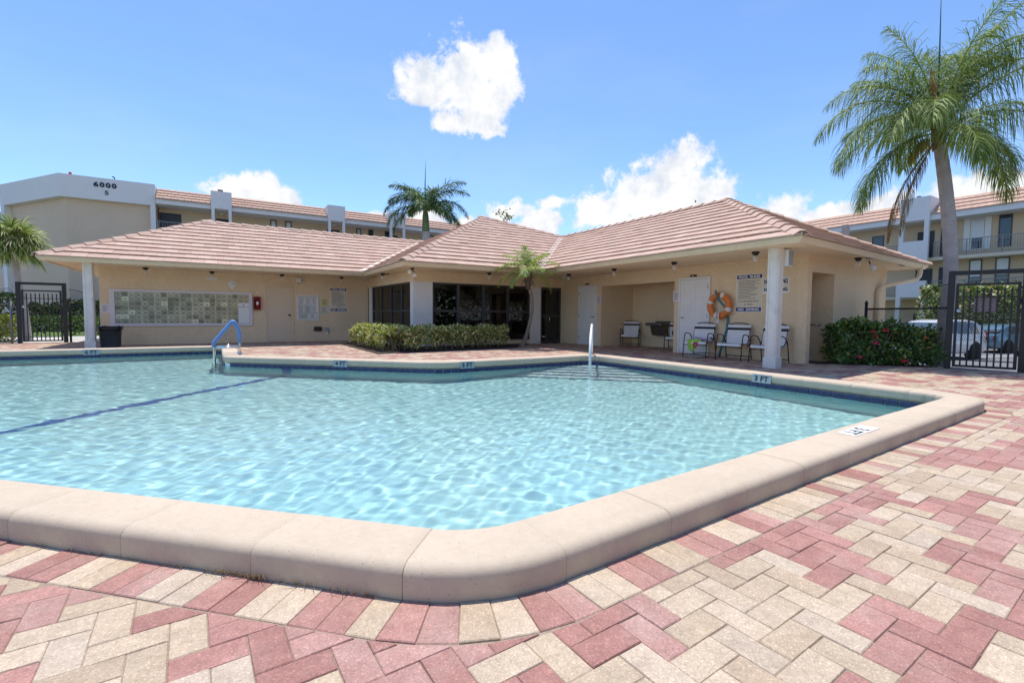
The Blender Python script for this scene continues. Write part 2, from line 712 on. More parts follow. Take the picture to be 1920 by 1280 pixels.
wall_ring = PP.ring(0.012)
mb = MB()
NR = len(wall_ring)
vs = [(p[0], p[1], -0.02) for p in wall_ring] + [(p[0], p[1], floor_z(p[0], p[1])) for p in wall_ring]
mb.add(vs, [(i, NR + i, NR + (i + 1) % NR, (i + 1) % NR) for i in range(NR)])
mb.build('basin_wall', M['plaster'], basin)
mb = MB()
mb.add([(p[0], p[1], floor_z(p[0], p[1])) for p in PP.ring(0.02)], [tuple(range(NR))])
fl = mb.build('basin_floor', M['plaster'], basin)
bm_ = bmesh.new()
bm_.from_mesh(fl.data)
bmesh.ops.triangulate(bm_, faces=bm_.faces[:])
for xk in (4.5, -4.5):
    bmesh.ops.bisect_plane(bm_, geom=bm_.verts[:] + bm_.edges[:] + bm_.faces[:], plane_co=(xk, 0, 0), plane_no=(1, 0, 0))
for v in bm_.verts:
    v.co.z = floor_z(v.co.x, v.co.y)
bm_.to_mesh(fl.data)
bm_.free()

# blue waterline tiles, one by one where the far walls show
TW = 0.152
tile_me = MB().box(-TW / 2 + 0.005, TW / 2 - 0.005, 0.0, 0.012, -0.165, -0.022).mesh('waterline_tile')
tile_me.materials.append(M['blue_tile'])
s0, s1 = PP.dist_of(7.15, 2.3), PP.dist_of(-0.03, 11.2)
nt_ = int((s1 - s0) / TW)
for k in range(nt_):
    d = s0 + (k + 0.5) * TW
    a, b = PP.at(d - TW / 2), PP.at(d + TW / 2)
    w = math.atan2(b[1] - a[1], b[0] - a[0])
    o = bpy.data.objects.new('waterline_tile', tile_me)
    col.objects.link(o)
    o.parent = basin
    o.location = ((a[0] + b[0]) / 2, (a[1] + b[1]) / 2, 0)
    o.rotation_euler = (0, 0, w)
mb = MB()
d = s1 + 0.15
while d < s0 + PP.L:
    a, b = PP.at(d + 0.003), PP.at(d + TW - 0.003)
    ua = np.array([b[0] - a[0], b[1] - a[1]])
    ua /= max(np.hypot(*ua), 1e-6)
    nn = np.array([-ua[1], ua[0]]) * 0.012
    mb.prism([tuple(a), tuple(b), tuple(b + nn), tuple(a + nn)][::-1], -0.165, -0.022)
    d += TW
mb.build('waterline_tiles', M['blue_tile'], basin, kind='stuff')
# pale grout behind the tiles
mb = MB()
ga = PP.ring(0.009)
vs = [(p[0], p[1], -0.02) for p in ga] + [(p[0], p[1], -0.168) for p in ga]
mb.add(vs, [(i, NR + i, NR + (i + 1) % NR, (i + 1) % NR) for i in range(NR)])
mb.build('tile_grout', mat('tile_grout', (0.70, 0.76, 0.78), 0.8), basin)

# lane line on the floor and up the wall
lp = np.array([(1.02, 10.36), (-4.2, 5.3)])
ld = (lp[1] - lp[0]) / np.hypot(*(lp[1] - lp[0]))
ln_ = np.array([-ld[1], ld[0]]) * 0.085
mb = MB()
for k in range(24):
    a = lp[0] + (lp[1] - lp[0]) * k / 24
    b = lp[0] + (lp[1] - lp[0]) * (k + 0.985) / 24
    q = [a - ln_, b - ln_, b + ln_, a + ln_]
    mb.add([(p[0], p[1], floor_z(p[0], p[1]) + 0.004) for p in q], [(0, 1, 2, 3)] if np.cross(ld, ln_) > 0 else [(3, 2, 1, 0)])
mb.build('lane_line', M['lane_tile'], basin)
mb = MB()
dd0 = PP.dist_of(1.05, 10.33)
a, b = PP.at(dd0 - 0.11, 0.006), PP.at(dd0 + 0.11, 0.006)
mb.add([(a[0], a[1], -0.17), (a[0], a[1], -1.0), (b[0], b[1], -1.0), (b[0], b[1], -0.17)], [(0, 1, 2, 3)])
mb.build('lane_target', M['lane_tile'], basin)

# corner entry steps
for k in range(5):
    cut = 0.95 + 0.36 * k
    zt = -0.26 - 0.165 * k
    c = (7.15, 8.2)
    mb = MB()
    mb.prism([(c[0] - cut, c[1] - 0.005), (c[0] - 0.005, c[1] - cut), (c[0] - 0.005, c[1] - 0.16), (c[0] - 0.16, c[1] - 0.005)], floor_z(6, 7) - 0.02, zt)
    st = mb.build('entry_step', M['step_plaster'], basin)
    mb = MB()
    ex, ey = c[0] - cut, c[1] - 0.01
    fx, fy = c[0] - 0.01, c[1] - cut
    n_ = Vector((-1, -1)).normalized()
    mb.prism([(ex, ey), (ex + n_.x * 0.008, ey + n_.y * 0.008), (fx + n_.x * 0.008, fy + n_.y * 0.008), (fx, fy)], zt - 0.06, zt + 0.002)
    mb.build('step_edge_strip', M['lane_tile'], st)  # narrow dark blue strip along the front edge of each step

# ------------------------------------------------------------------ water surface: real ripples
GX = np.arange(-9.1, 7.3, 0.021)
GY = np.arange(1.55, 15.1, 0.021)
XX, YY = np.meshgrid(GX, GY, indexing='ij')
Zw = np.zeros_like(XX)
wr = np.random.default_rng(3)
for k in range(72):
    lam = 0.072 * (11.0 ** wr.random())
    th = wr.normal(R(60), 1.2)
    amp = lam / 6.283 * 0.0076 * min(1.0, (0.16 / lam) ** 0.6)
    ph = wr.random() * 6.283
    kx, ky = math.cos(th) * 2 * math.pi / lam, math.sin(th) * 2 * math.pi / lam
    wob = 0.6 * np.sin(XX * wr.normal(0, 1.1) + YY * wr.normal(0, 1.1) + wr.random() * 6)
    Zw += amp * (0.6 + 0.5 * np.sin(XX * wr.normal(0, 0.6) + YY * wr.normal(0, 0.6) + wr.random() * 6)) * np.sin(kx * XX + ky * YY + ph + wob)
ring_w = PP.ring(0.05)


def inside(px, py, poly):
    c = np.zeros(px.shape, dtype=bool)
    n = len(poly)
    for i in range(n):
        x0, y0 = poly[i]
        x1, y1 = poly[(i + 1) % n]
        if y0 == y1:
            continue
        cond = ((y0 > py) != (y1 > py)) & (px < (x1 - x0) * (py - y0) / (y1 - y0) + x0)
        c ^= cond
    return c


ins = inside(XX, YY, ring_w)
idx = -np.ones(XX.shape, dtype=np.int64)
need = ins
idx[need] = np.arange(need.sum())
cell = need[:-1, :-1] & need[1:, :-1] & need[1:, 1:] & need[:-1, 1:]
F = np.stack([idx[:-1, :-1][cell], idx[1:, :-1][cell], idx[1:, 1:][cell], idx[:-1, 1:][cell]], 1)
V = np.stack([XX[need], YY[need], Zw[need] + WATER_Z], 1)
wm, nt, b = new_mat('pool_water')
nt.nodes.remove(b)
N, L = nt.nodes, nt.links
refr = N.new('ShaderNodeBsdfRefraction')
refr.inputs['IOR'].default_value = 1.33
refr.inputs['Roughness'].default_value = 0.0
refr.inputs['Color'].default_value = (0.90, 0.985, 1.0, 1)
glo = N.new('ShaderNodeBsdfGlossy')
glo.inputs['Roughness'].default_value = 0.03
fre = N.new('ShaderNodeFresnel')
fre.inputs['IOR'].default_value = 1.33
geo = N.new('ShaderNodeNewGeometry')
nb = N.new('ShaderNodeTexNoise')
L.new(geo.outputs['Position'], nb.inputs['Vector'])
nb.inputs['Scale'].default_value = 17.0
nb.inputs['Detail'].default_value = 4.0
bp = N.new('ShaderNodeBump')
bp.inputs['Strength'].default_value = 0.35
bp.inputs['Distance'].default_value = 0.012
L.new(nb.outputs['Fac'], bp.inputs['Height'])
L.new(bp.outputs[0], glo.inputs['Normal'])
ms = N.new('ShaderNodeMixShader')
L.new(fre.outputs[0], ms.inputs[0])
L.new(refr.outputs[0], ms.inputs[1])
L.new(glo.outputs[0], ms.inputs[2])
L.new(ms.outputs[0], N['Material Output'].inputs['Surface'])
water = np_mesh('water', V, F, wm, smooth=True, kind='structure')
WATER_TEST = True
water.cycles.is_caustics_caster = True
sun_d.cycles.is_caustics_light = True
for o in basin.children_recursive:
    if o.type == 'MESH' and o.name.split('.')[0] in ('basin_floor', 'basin_wall', 'entry_step', 'lane_line', 'lane_target'):
        o.cycles.is_caustics_receiver = True

# ------------------------------------------------------------------ coping
coping = thing('pool_coping', (0, 0, 0), None, None)
coping['kind'] = 'structure'
# profile: u = distance inwards from the outer face, z
PROF = [(0.008, -0.06), (0.0, 0.0), (0.0, 0.078), (0.004, 0.094), (0.013, 0.107), (0.028, 0.117), (0.05, 0.122), (0.285, 0.122), (0.306, 0.118), (0.321, 0.109), (0.331, 0.094),
        (0.335, 0.074), (0.333, 0.04), (0.326, 0.006), (0.314, -0.014), (0.29, -0.022), (0.2, -0.06)]


def coping_mesh(d0, d1, scale=1.0, nseg=None, jit=0.0):
    ns = nseg or max(2, int((d1 - d0) / 0.07))
    n = len(PROF)
    vs, fs = [], []
    ds = [d0 + (d1 - d0) * i / ns for i in range(ns + 1)]
    # soft arrises at both ends
    if scale == 1.0:
        ds = [d0, d0 + 0.004] + ds[1:-1] + [d1 - 0.004, d1]
    for i, d in enumerate(ds):
        sh = 0.002 if (scale == 1.0 and i in (0, len(ds) - 1)) else (0.0 if scale == 1.0 else 0.003)
        for k, (u, z) in enumerate(PROF):
            uu = 0.17 + (u - 0.17) * (1 - sh * 4) if True else u
            zz = z - sh if z > 0.03 else z + sh * 0.3
            p = OUT.at(d, -uu)
            vs.append((p[0], p[1], zz + jit))
    for i in range(len(ds) - 1):
        for k in range(n):
            k2 = (k + 1) % n
            fs.append((i * n + k, i * n + k2, (i + 1) * n + k2, (i + 1) * n + k))
    fs.append(tuple(range(n - 1, -1, -1)))
    fs.append(tuple((len(ds) - 1) * n + k for k in range(n)))
    return vs, fs


d_start = OUT.dist_of(0.503, 1.555)
n_st = int(round(OUT.L / 0.622))
step = OUT.L / n_st
for k in range(n_st):
    d0 = d_start + k * step + 0.0015
    d1 = d_start + (k + 1) * step - 0.0015
    mb = MB()
    mb.add(*coping_mesh(d0, d1, jit=random.uniform(-0.0015, 0.0015)))
    o = mb.build('coping_stone', M['coping'], coping, smooth=True)
    o.data.set_sharp_from_angle(angle=R(50))
mb = MB()
mb.add(*coping_mesh(0, OUT.L - 1e-4, scale=0.98, nseg=260))
mb.build('joint_mortar', M['grout'], coping)

# ------------------------------------------------------------------ paver deck
deck = None
RED = [(0.37, 0.192, 0.162), (0.395, 0.208, 0.177), (0.345, 0.174, 0.147), (0.41, 0.235, 0.20)]
CREAM = [(0.485, 0.378, 0.27), (0.46, 0.355, 0.25), (0.51, 0.402, 0.295), (0.495, 0.395, 0.30), (0.435, 0.332, 0.235)]


def clip_half(poly, px, py, nx, ny):
    """keep the side where (p - P).n >= 0"""
    out = []
    m = len(poly)
    for i in range(m):
        a, b = poly[i], poly[(i + 1) % m]
        da = (a[0] - px) * nx + (a[1] - py) * ny
        db = (b[0] - px) * nx + (b[1] - py) * ny
        if da >= 0:
            out.append(a)
        if (da >= 0) != (db >= 0):
            t = da / (da - db)
            out.append((a[0] + (b[0] - a[0]) * t, a[1] + (b[1] - a[1]) * t))
    return out


def area(p):
    return 0.5 * sum(p[i][0] * p[(i + 1) % len(p)][1] - p[(i + 1) % len(p)][0] * p[i][1] for i in range(len(p)))


SOLD = 0.212                                            # depth of the soldier course round the pool
ring_s = OUT.ring(SOLD)
ring_s_l = [tuple(p) for p in ring_s]
DECK_OUT = [(-12.5, -1.2), (1.0, -3.2), (9.5, -3.6), (14.2, -3.2), (13.05, 1.9), (12.50, 3.55), (12.6, 3.9), (12.3, 4.9), (10.9, 5.2), (12.4, 8.7), (12.4, 12.1), (10.9, 13.9),
            (5.05, 14.2), (4.8, 18.75), (-3.2, 18.75), (-3.2, 21.2), (-12.5, 21.2)]
pavers = []                                             # (polygon, colour)
TH = R(2.8)
ct_, st_ = math.cos(TH), math.sin(TH)
S = 0.1005
cells = {}
rr = np.random.default_rng(11)
strip_state = {}


def paver_colour(i, j):
    """runs of red and of cream along the zigzag strips"""
    k = (i - j) // 4
    t = (i + j) // 2
    if k not in strip_state:
        rs = np.random.default_rng(1000 + k)
        seq = []
        red = rs.random() < 0.4
        while len(seq) < 700:
            seq += [red] * int(rs.integers(1, 5) if red else rs.integers(1, 6))
            red = not red
        strip_state[k] = seq
    r_ = strip_state[k][(t + 300) % 700]
    pal = RED if r_ else CREAM
    return np.array(pal[int(rr.integers(len(pal)))]) * rr.uniform(0.93, 1.07)


ii, jj = np.meshgrid(np.arange(-150, 175), np.arange(-60, 225), indexing='ij')
res = (ii - jj) % 4
okH = res == 0
okV = res == 3
cxs = np.where(okH, (ii + 1.0) * S, (ii + 0.5) * S)
cys = np.where(okH, (jj + 0.5) * S, (jj + 1.0) * S)
WX = cxs * ct_ - cys * st_ + 0.02
WY = cxs * st_ + cys * ct_ + 0.03
# inside the camera's field, with room to either side
fx = WX * math.sin(YAW) + WY * math.cos(YAW)
sx_ = WX * math.cos(YAW) - WY * math.sin(YAW)
vis = (fx > -0.6) & (np.abs(sx_) < 1.22 * np.maximum(fx, 0) + 2.6)
sel = (okH | okV) & vis & inside(WX, WY, DECK_OUT)
rp_ = Path(ring_s)
in_big = inside(WX, WY, [tuple(p) for p in OUT.ring(SOLD - 0.12)])
near_edge = inside(WX, WY, [tuple(p) for p in OUT.ring(SOLD + 0.13)])
sel &= ~in_big
for i, j in zip(*np.nonzero(sel)):
    a, b = ii[i, j], jj[i, j]
    h = okH[i, j]
    lx, ly = (0.2, 0.1) if h else (0.1, 0.2)
    x0, y0 = a * S, b * S
    sxx, syy = (2 * S, S) if h else (S, 2 * S)
    g = 0.0010
    tw = rr.normal(0, 0.006)
    cx, cy = x0 + sxx / 2, y0 + syy / 2
    q = []
    for dx, dy in ((-1, -1), (1, -1), (1, 1), (-1, 1)):
        px, py = dx * (sxx / 2 - g), dy * (syy / 2 - g)
        px, py = px - tw * py + cx, py + tw * px + cy
        q.append((px * ct_ - py * st_ + 0.02, px * st_ + py * ct_ + 0.03))
    if near_edge[i, j]:
        d = rp_.dist_of(WX[i, j], WY[i, j])
        p = rp_.at(d)
        e = rp_.at(d + 0.01) - rp_.at(d - 0.01)
        nx, ny = e[1], -e[0]
        q = clip_half(q, p[0] + nx * 0.1, p[1] + ny * 0.1, nx, ny)
        if len(q) < 3 or abs(area(q)) < 0.0009:
            continue
    pavers.append((q, paver_colour(a, b)))
# soldier course
d = OUT.dist_of(0.503, 1.555)
ns_ = int(OUT.L / 0.1025)
stp = OUT.L / ns_
run = [1, 1, 0, 0, 1, 1, 0, 0, 1, 0, 0]
for k in range(ns_):
    a0, a1 = d + k * stp + 0.0010, d + (k + 1) * stp - 0.0010
    g0 = 0.002
    i0, i1 = OUT.at(a0, g0), OUT.at(a1, g0)
    o0, o1 = OUT.at(a0, SOLD - 0.006), OUT.at(a1, SOLD - 0.006)
    mid = (i0 + i1) / 2
    f_ = mid[0] * math.sin(YAW) + mid[1] * math.cos(YAW)
    s_ = mid[0] * math.cos(YAW) - mid[1] * math.sin(YAW)
    if not (f_ > -0.6 and abs(s_) < 1.22 * max(f_, 0) + 2.6):
        continue
    red = (k // 2) % 2 == 0 if rr.random() > 0.12 else rr.random() < 0.5
    pal = RED if red else CREAM
    q = [tuple(i0), tuple(i1), tuple(o1), tuple(o0)]
    if area(q) < 0:
        q = q[::-1]
    pavers.append((q, np.array(pal[int(rr.integers(len(pal)))]) * rr.uniform(0.93, 1.07)))


def paver_geo(q, z, full=True):
    if area(q) < 0:
        q = q[::-1]
    n = len(q)
    c = np.mean(np.array(q), 0)
    ch = 0.0032
    top = []
    for p in q:
        v = np.array(p) - c
        l_ = np.hypot(*v)
        top.append(c + v * max(0.2, (1 - ch * 1.35 / l_)))
    tilt = rr.normal(0, 0.006, 2)
    zt = [z + (p[0] - c[0]) * tilt[0] + (p[1] - c[1]) * tilt[1] for p in q]
    if not full:
        vs = [(p[0], p[1], zt[k]) for k, p in enumerate(q)] + [(p[0], p[1], -0.03) for p in q]
        fs = [tuple(range(n))] + [(n + i, n + (i + 1) % n, (i + 1) % n, i) for i in range(n)]
        return vs, fs
    vs = [(top[k][0], top[k][1], zt[k]) for k in range(n)] + [(q[k][0], q[k][1], zt[k] - ch) for k in range(n)] + [(p[0], p[1], -0.03) for p in q]
    fs = [tuple(range(n))]
    for r_ in range(2):
        fs += [((r_ + 1) * n + i, (r_ + 1) * n + (i + 1) % n, r_ * n + (i + 1) % n, r_ * n + i) for i in range(n)]
    return vs, fs


deck = MB().add([(p[0], p[1], -0.022) for p in []], [])
# bed of sand under the pavers, with the pool cut out (as a ring of quads towards an outer box plus the deck outline)
bm_ = bmesh.new()
ringb = [tuple(p) for p in OUT.ring(-0.05)]
outer = [bm_.verts.new((p[0], p[1], -0.0045)) for p in DECK_OUT]
inner = [bm_.verts.new((p[0], p[1], -0.0045)) for p in ringb]
es = [bm_.edges.new((outer[i], outer[(i + 1) % len(outer)])) for i in range(len(outer))]
es += [bm_.edges.new((inner[i], inner[(i + 1) % len(inner)])) for i in range(len(inner))]
bmesh.ops.triangle_fill(bm_, use_beauty=True, use_dissolve=False, edges=es)
for f in bm_.faces:
    if f.normal.z < 0:
        f.normal_flip()
me = bpy.data.meshes.new('paver_deck')
bm_.to_mesh(me)
bm_.free()
me.materials.append(M['sand'])
deck = bpy.data.objects.new('paver_deck', me)
col.objects.link(deck)
deck['kind'] = 'structure'


def seen_size(q):
    c = np.mean(np.array(q), 0)
    f_ = c[0] * math.sin(YAW) + c[1] * math.cos(YAW)
    s_ = c[0] * math.cos(YAW) - c[1] * math.sin(YAW)
    vy = 1.0 / max(f_, 0.01)
    if f_ < 0.3 or abs(s_ / f_) > 1.09 or vy > 0.79:
        return 0.0
    return abs(area(q)) / max(f_, 0.3) ** 3


order = sorted(range(len(pavers)), key=lambda k: -seen_size(pavers[k][0]))
single = set(order[:298])
big, rest = MB(), MB()
for k, (q, c) in enumerate(pavers):
    z = 0.0 + rr.normal(0, 0.0012)
    cc = np.mean(np.array(q), 0)
    close = math.hypot(*cc) < 7.5
    if k in single:
        one = MB()
        one.col = tuple(c)
        one.add(*paver_geo(q, z))
        one.build('paver', M['paver'], deck)
    else:
        rest.col = tuple(c)
        rest.add(*paver_geo(q, z, close))
rest.build('paver_field', M['paver'], deck, kind='stuff')

# ------------------------------------------------------------------ ground beyond the deck
mb = MB()
XS = [-400, -60, -12.5, 12.0, 14.0, 18.0, 22.0, 60, 400]


def gz(x):
    return -0.045 if x < 13.5 else -0.045 - 0.66 * min((x - 13.5) / 8.5, 1.0)


bm_ = bmesh.new()
xs = [-400, -60, -12, -9.5, 0, 7.6, 13.5, 22.0, 60, 400]
ys = [-400, -60, -3.2, 1.0, 15.6, 24, 60, 400]
vv = {}
for i, x in enumerate(xs):
    for j, y in enumerate(ys):
        vv[i, j] = bm_.verts.new((x, y, gz(x) if y > -60 and y < 400 else gz(x)))
for i in range(len(xs) - 1):
    for j in range(len(ys) - 1):
        if -9.6 < xs[i] and xs[i + 1] < 7.7 and ys[j] >= 1.0 and ys[j + 1] <= 15.7:
            continue
        bm_.faces.new((vv[i, j], vv[i + 1, j], vv[i + 1, j + 1], vv[i, j + 1]))
me = bpy.data.meshes.new('ground')
bm_.to_mesh(me)
bm_.free()
me.materials.append(M['asphalt'])
ground = bpy.data.objects.new('ground', me)
col.objects.link(ground)
ground['kind'] = 'structure'

# ------------------------------------------------------------------ clubhouse
M['stucco'] = mat('stucco_tan', (0.82, 0.64, 0.43), 0.9, coords='World', var=[(0.9, 0.06), (14, 0.05)], bump=(18, 0.9, 0.03), spec=0.15, stain=[(0.8, (0.76, 0.57, 0.385), 0.4), (2.2, (0.70, 0.53, 0.36), 0.3)])
M['soffit'] = mat('soffit_paint', (0.82, 0.66, 0.46), 0.85, coords='World', var=(2, 0.04), spec=0.2)
M['fascia'] = mat('fascia_cream', (0.74, 0.61, 0.42), 0.6, coords='World', var=[(1.5, 0.05), (12, 0.04)], stain=(1.2, (0.62, 0.49, 0.33), 0.35))
M['roof_tile'] = mat('roof_tile', (1, 1, 1), 0.85, src='obj', coords='World', var=[(3, 0.05), (22, 0.06)], bump=(60, 0.3, 0.004), spec=0.2, stain=(1.1, (0.50, 0.36, 0.31), 0.3))
M['roof_tile_a'] = mat('roof_tile_mass', (1, 1, 1), 0.85, src='attr', coords='World', var=[(3, 0.05), (22, 0.06)], bump=(60, 0.3, 0.004), spec=0.2, stain=(1.1, (0.50, 0.36, 0.31), 0.3))
M['underlay'] = mat('roof_underlay', (0.10, 0.055, 0.045), 0.95)
M['white_col'] = mat('white_stucco', (0.80, 0.76, 0.74), 0.85, coords='World', var=(3, 0.04), bump=(60, 0.4, 0.006), spec=0.2)
M['white_paint'] = mat('white_paint', (0.80, 0.78, 0.76), 0.5, coords='World', var=(4, 0.04))
M['post_paint'] = mat('post_paint', (0.78, 0.74, 0.68), 0.55, coords='World', var=(6, 0.05), stain=(5, (0.45, 0.38, 0.30), 0.35))
M['tan_door'] = mat('door_tan', (0.72, 0.56, 0.40), 0.6, coords='World', var=(2, 0.03))
M['bronze'] = mat('bronze_aluminium', (0.065, 0.063, 0.068), 0.45, metal=0.2)
M['dark_metal'] = mat('dark_metal', (0.02, 0.018, 0.018), 0.45)
M['steel'] = mat('stainless_steel', (0.62, 0.62, 0.62), 0.22, metal=1.0)
M['black_iron'] = mat('black_iron', (0.012, 0.012, 0.014), 0.45)
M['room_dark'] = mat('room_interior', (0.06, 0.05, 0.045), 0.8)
M['room_tan'] = mat('room_wall', (0.34, 0.24, 0.15), 0.8)
M['paper'] = mat('paper', (0.74, 0.68, 0.70), 0.8)
M['grey_print'] = mat('grey_print', (0.22, 0.20, 0.22), 0.8)

gm, nt, b = new_mat('tinted_glass')
nt.nodes.remove(b)
N, L = nt.nodes, nt.links
tr = N.new('ShaderNodeBsdfTransparent')
tr.inputs['Color'].default_value = (0.30, 0.31, 0.33, 1)
gl = N.new('ShaderNodeBsdfGlossy')
gl.inputs['Roughness'].default_value = 0.015
gl.inputs['Color'].default_value = (0.9, 0.92, 0.95, 1)
fr = N.new('ShaderNodeFresnel')
fr.inputs['IOR'].default_value = 1.5
ms = N.new('ShaderNodeMixShader')
L.new(fr.outputs[0], ms.inputs[0])
L.new(tr.outputs[0], ms.inputs[1])
L.new(gl.outputs[0], ms.inputs[2])
L.new(ms.outputs[0], N['Material Output'].inputs['Surface'])
M['glass'] = gm
cg, nt, b = new_mat('clear_glass')
b.inputs['Base Color'].default_value = (0.92, 0.95, 0.95, 1)
b.inputs['Roughness'].default_value = 0.05
b.inputs['Alpha'].default_value = 0.22
b.inputs['Specular IOR Level'].default_value = 0.8
M['lamp_glass'] = cg

XW = 10.75                                             # face of the right wing
YW = 18.6                                              # face of the left wing
YB = 14.1                                              # face of the glass bay
HS = 2.36                                              # soffit
EZ = 2.45                                              # eave
club = thing('clubhouse', (4.0, 18.6, 0), 'tan stucco clubhouse with low hipped pink tile roofs round a glass-walled corner room', 'building')

# -- walls
mb = MB()
mb.box(-3.16, 4.82, YW, YW + 0.2, -0.03, HS)
mb.build('wall', M['stucco'], club)
mb = MB()
mb.box(-3.16, -2.96, YW + 0.2, 24.5, -0.03, HS)
mb.build('wall', M['stucco'], club)
# left face of the bay: header and the short return, slightly off square
LB0, LB1 = Vector((5.03, YB, 0)), Vector((4.82, YW, 0))
lbd = (LB0 - LB1).normalized()
lbn = Vector((-lbd.y, lbd.x, 0))
if lbn.x > 0:
    lbn = -lbn
LBM = frame_matrix(LB1, lbd, (0, 0, 1))               # x along the face towards the pool, y out of the face?
lb_len = (LB0 - LB1).length


def lb(u, v, z):
    """u along the face from the left wall, v inwards"""
    p = LB1 + lbd * u - lbn * v
    return (p.x, p.y, z)


def lbox(mbx, u0, u1, v0, v1, z0, z1):
    ps = [lb(u0, v0, 0), lb(u1, v0, 0), lb(u1, v1, 0), lb(u0, v1, 0)]
    return mbx.prism([(p[0], p[1]) for p in ps], z0, z1)


mb = MB()
lbox(mb, 0.0, lb_len - 0.001, 0.0, 0.2, 2.03, HS)
lbox(mb, 0.30, lb_len - 0.2, 0.0, 0.2, -0.03, 0.14)
mb.build('wall', M['stucco'], club)
mb = MB()
lbox(mb, 0.12, 0.42, -0.012, 0.22, -0.03, 2.028)
mb.build('column', M['white_col'], club)
# front of the bay
mb = MB()
mb.box(5.03, XW, YB, YB + 0.2, 2.03, HS)
mb.box(5.66, 9.37, YB, YB + 0.2, -0.03, 0.14)
mb.build('wall', M['stucco'], club)
mb = MB()
mb.box(5.02, 5.66, YB - 0.012, YB + 0.26, -0.03, 2.028)
mb.build('column', M['white_col'], club)
mb = MB()
mb.box(9.37, 9.82, YB - 0.012, YB + 0.22, -0.03, 2.028)
mb.build('column', M['white_col'], club)
# right wing wall with the alcove (y 8.93..11.91)
mb = MB()
mb.box(XW, XW + 0.2, 11.91, YB + 1.0, -0.03, HS)
mb.build('wall', M['stucco'], club)
mb = MB()
mb.box(XW, XW + 0.2, 8.93, 11.91, 1.985, HS)
mb.build('wall', M['stucco'], club)
mb = MB()
mb.box(XW, XW + 0.2, 5.42, 8.93, -0.03, HS)
mb.build('wall', M['stucco'], club)
mb = MB()
mb.box(XW + 0.2, 12.2, 11.91, 12.05, -0.03, HS)
mb.box(12.2, 12.34, 8.79, 12.05, -0.03, HS)
mb.box(XW + 0.2, 12.2, 8.79, 8.93, -0.03, HS)
mb.build('alcove_wall', M['stucco'], club)
mb = MB()
mb.box(XW + 0.2, 12.2, 8.93, 11.91, 2.05, 2.12)
mb.build('alcove_ceiling', M['soffit'], club)
# end wall, turned 4 degrees, with the recess
EA = R(4.0)
EO = Vector((XW, 5.40, 0))
ed = Vector((math.cos(EA), math.sin(EA), 0))
en = Vector((math.sin(EA), -math.cos(EA), 0))         # outwards


def ew(u, v, z):
    p = EO + ed * u - en * v
    return (p.x, p.y, z)


def ebox(mbx, u0, u1, v0, v1, z0, z1):
    ps = [ew(u0, v0, 0), ew(u1, v0, 0), ew(u1, v1, 0), ew(u0, v1, 0)]
    return mbx.prism([(p[0], p[1]) for p in ps], z0, z1)


mb = MB()
ebox(mb, 0.0, 0.07, 0.0, 0.24, -0.03, HS)
ebox(mb, 0.07, 1.34, 0.0, 0.2, 2.0, HS)
ebox(mb, 1.34, 4.69, 0.0, 0.2, -0.03, HS)
ebox(mb, 4.49, 4.69, 0.2, 6.0, -0.03, HS)
mb.build('end_wall', M['stucco'], club)
mb = MB()
ebox(mb, 0.201, 1.48, 1.25, 1.4, -0.03, HS)
ebox(mb, 1.34, 1.48, 0.2, 1.25, -0.03, HS)
mb.build('recess_wall', M['stucco'], club)

# -- soffit boards under the overhangs, and a lid over the rooms
LW_X0, LW_Y0 = -4.08, 16.8
BX, BY = 4.17, 12.55
RX, RY = 8.70, 4.50
E1 = (16.4, 5.14)
mb = MB()
inset = 0.09
poly = [(LW_X0 + inset, LW_Y0 + inset), (BX + inset, LW_Y0 + inset), (BX + inset, BY + inset), (RX + inset, BY + inset), (RX + inset, RY + inset + 0.01),
        (E1[0] - inset, E1[1] + inset), (16.3, 22.0), (16.3, 25.0), (LW_X0 + inset, 25.0)]
mb.prism(poly, HS, HS + 0.04)
mb.build('soffit', M['soffit'], club)

# -- gutter / fascia
GPROF = [(0.0, 2.452), (-0.005, 2.445), (0.012, 2.40), (0.05, 2.35), (0.06, 2.335), (0.11, 2.335), (0.11, 2.452)]


def gutter(pts):
    """profile swept along the eave; offset = distance inwards"""
    m = MB()
    n = len(GPROF)
    vs, fs = [], []
    P2 = [Vector((p[0], p[1])) for p in pts]
    for i, p in enumerate(P2):
        t0 = (P2[i] - P2[i - 1]).normalized() if i else None
        t1 = (P2[i + 1] - P2[i]).normalized() if i < len(P2) - 1 else None
        n0 = Vector((-t0.y, t0.x)) if t0 else None
        n1 = Vector((-t1.y, t1.x)) if t1 else None
        if n0 is None:
            no = n1
        elif n1 is None:
            no = n0
        else:
            no = (n0 + n1).normalized()
            no = no / no.dot(n0)
        for u, z in GPROF:
            q = p + no * u
            vs.append((q.x, q.y, z))
    for i in range(len(P2) - 1):
        for k in range(n):
            k2 = (k + 1) % n
            fs.append((i * n + k, (i + 1) * n + k, (i + 1) * n + k2, i * n + k2))
    fs.append(tuple(range(n)))
    fs.append(tuple((len(P2) - 1) * n + k for k in range(n - 1, -1, -1)))
    return m.add(vs, fs)


EAVE = [(LW_X0, 25.0), (LW_X0, LW_Y0), (BX, LW_Y0), (BX, BY), (RX, BY), (RX, RY), E1, (16.4, 9.0)]
gutter(EAVE).build('gutter', M['fascia'], club)
# dark drip edge between the gutter and the first course of tiles
gp_ = GPROF
GPROF = [(0.045, 2.453), (-0.030, 2.453), (-0.030, 2.478), (0.045, 2.478)][::-1]
gutter(EAVE).build('drip_edge', mat('drip_edge_brown', (0.075, 0.045, 0.038), 0.7), club)
GPROF = gp_

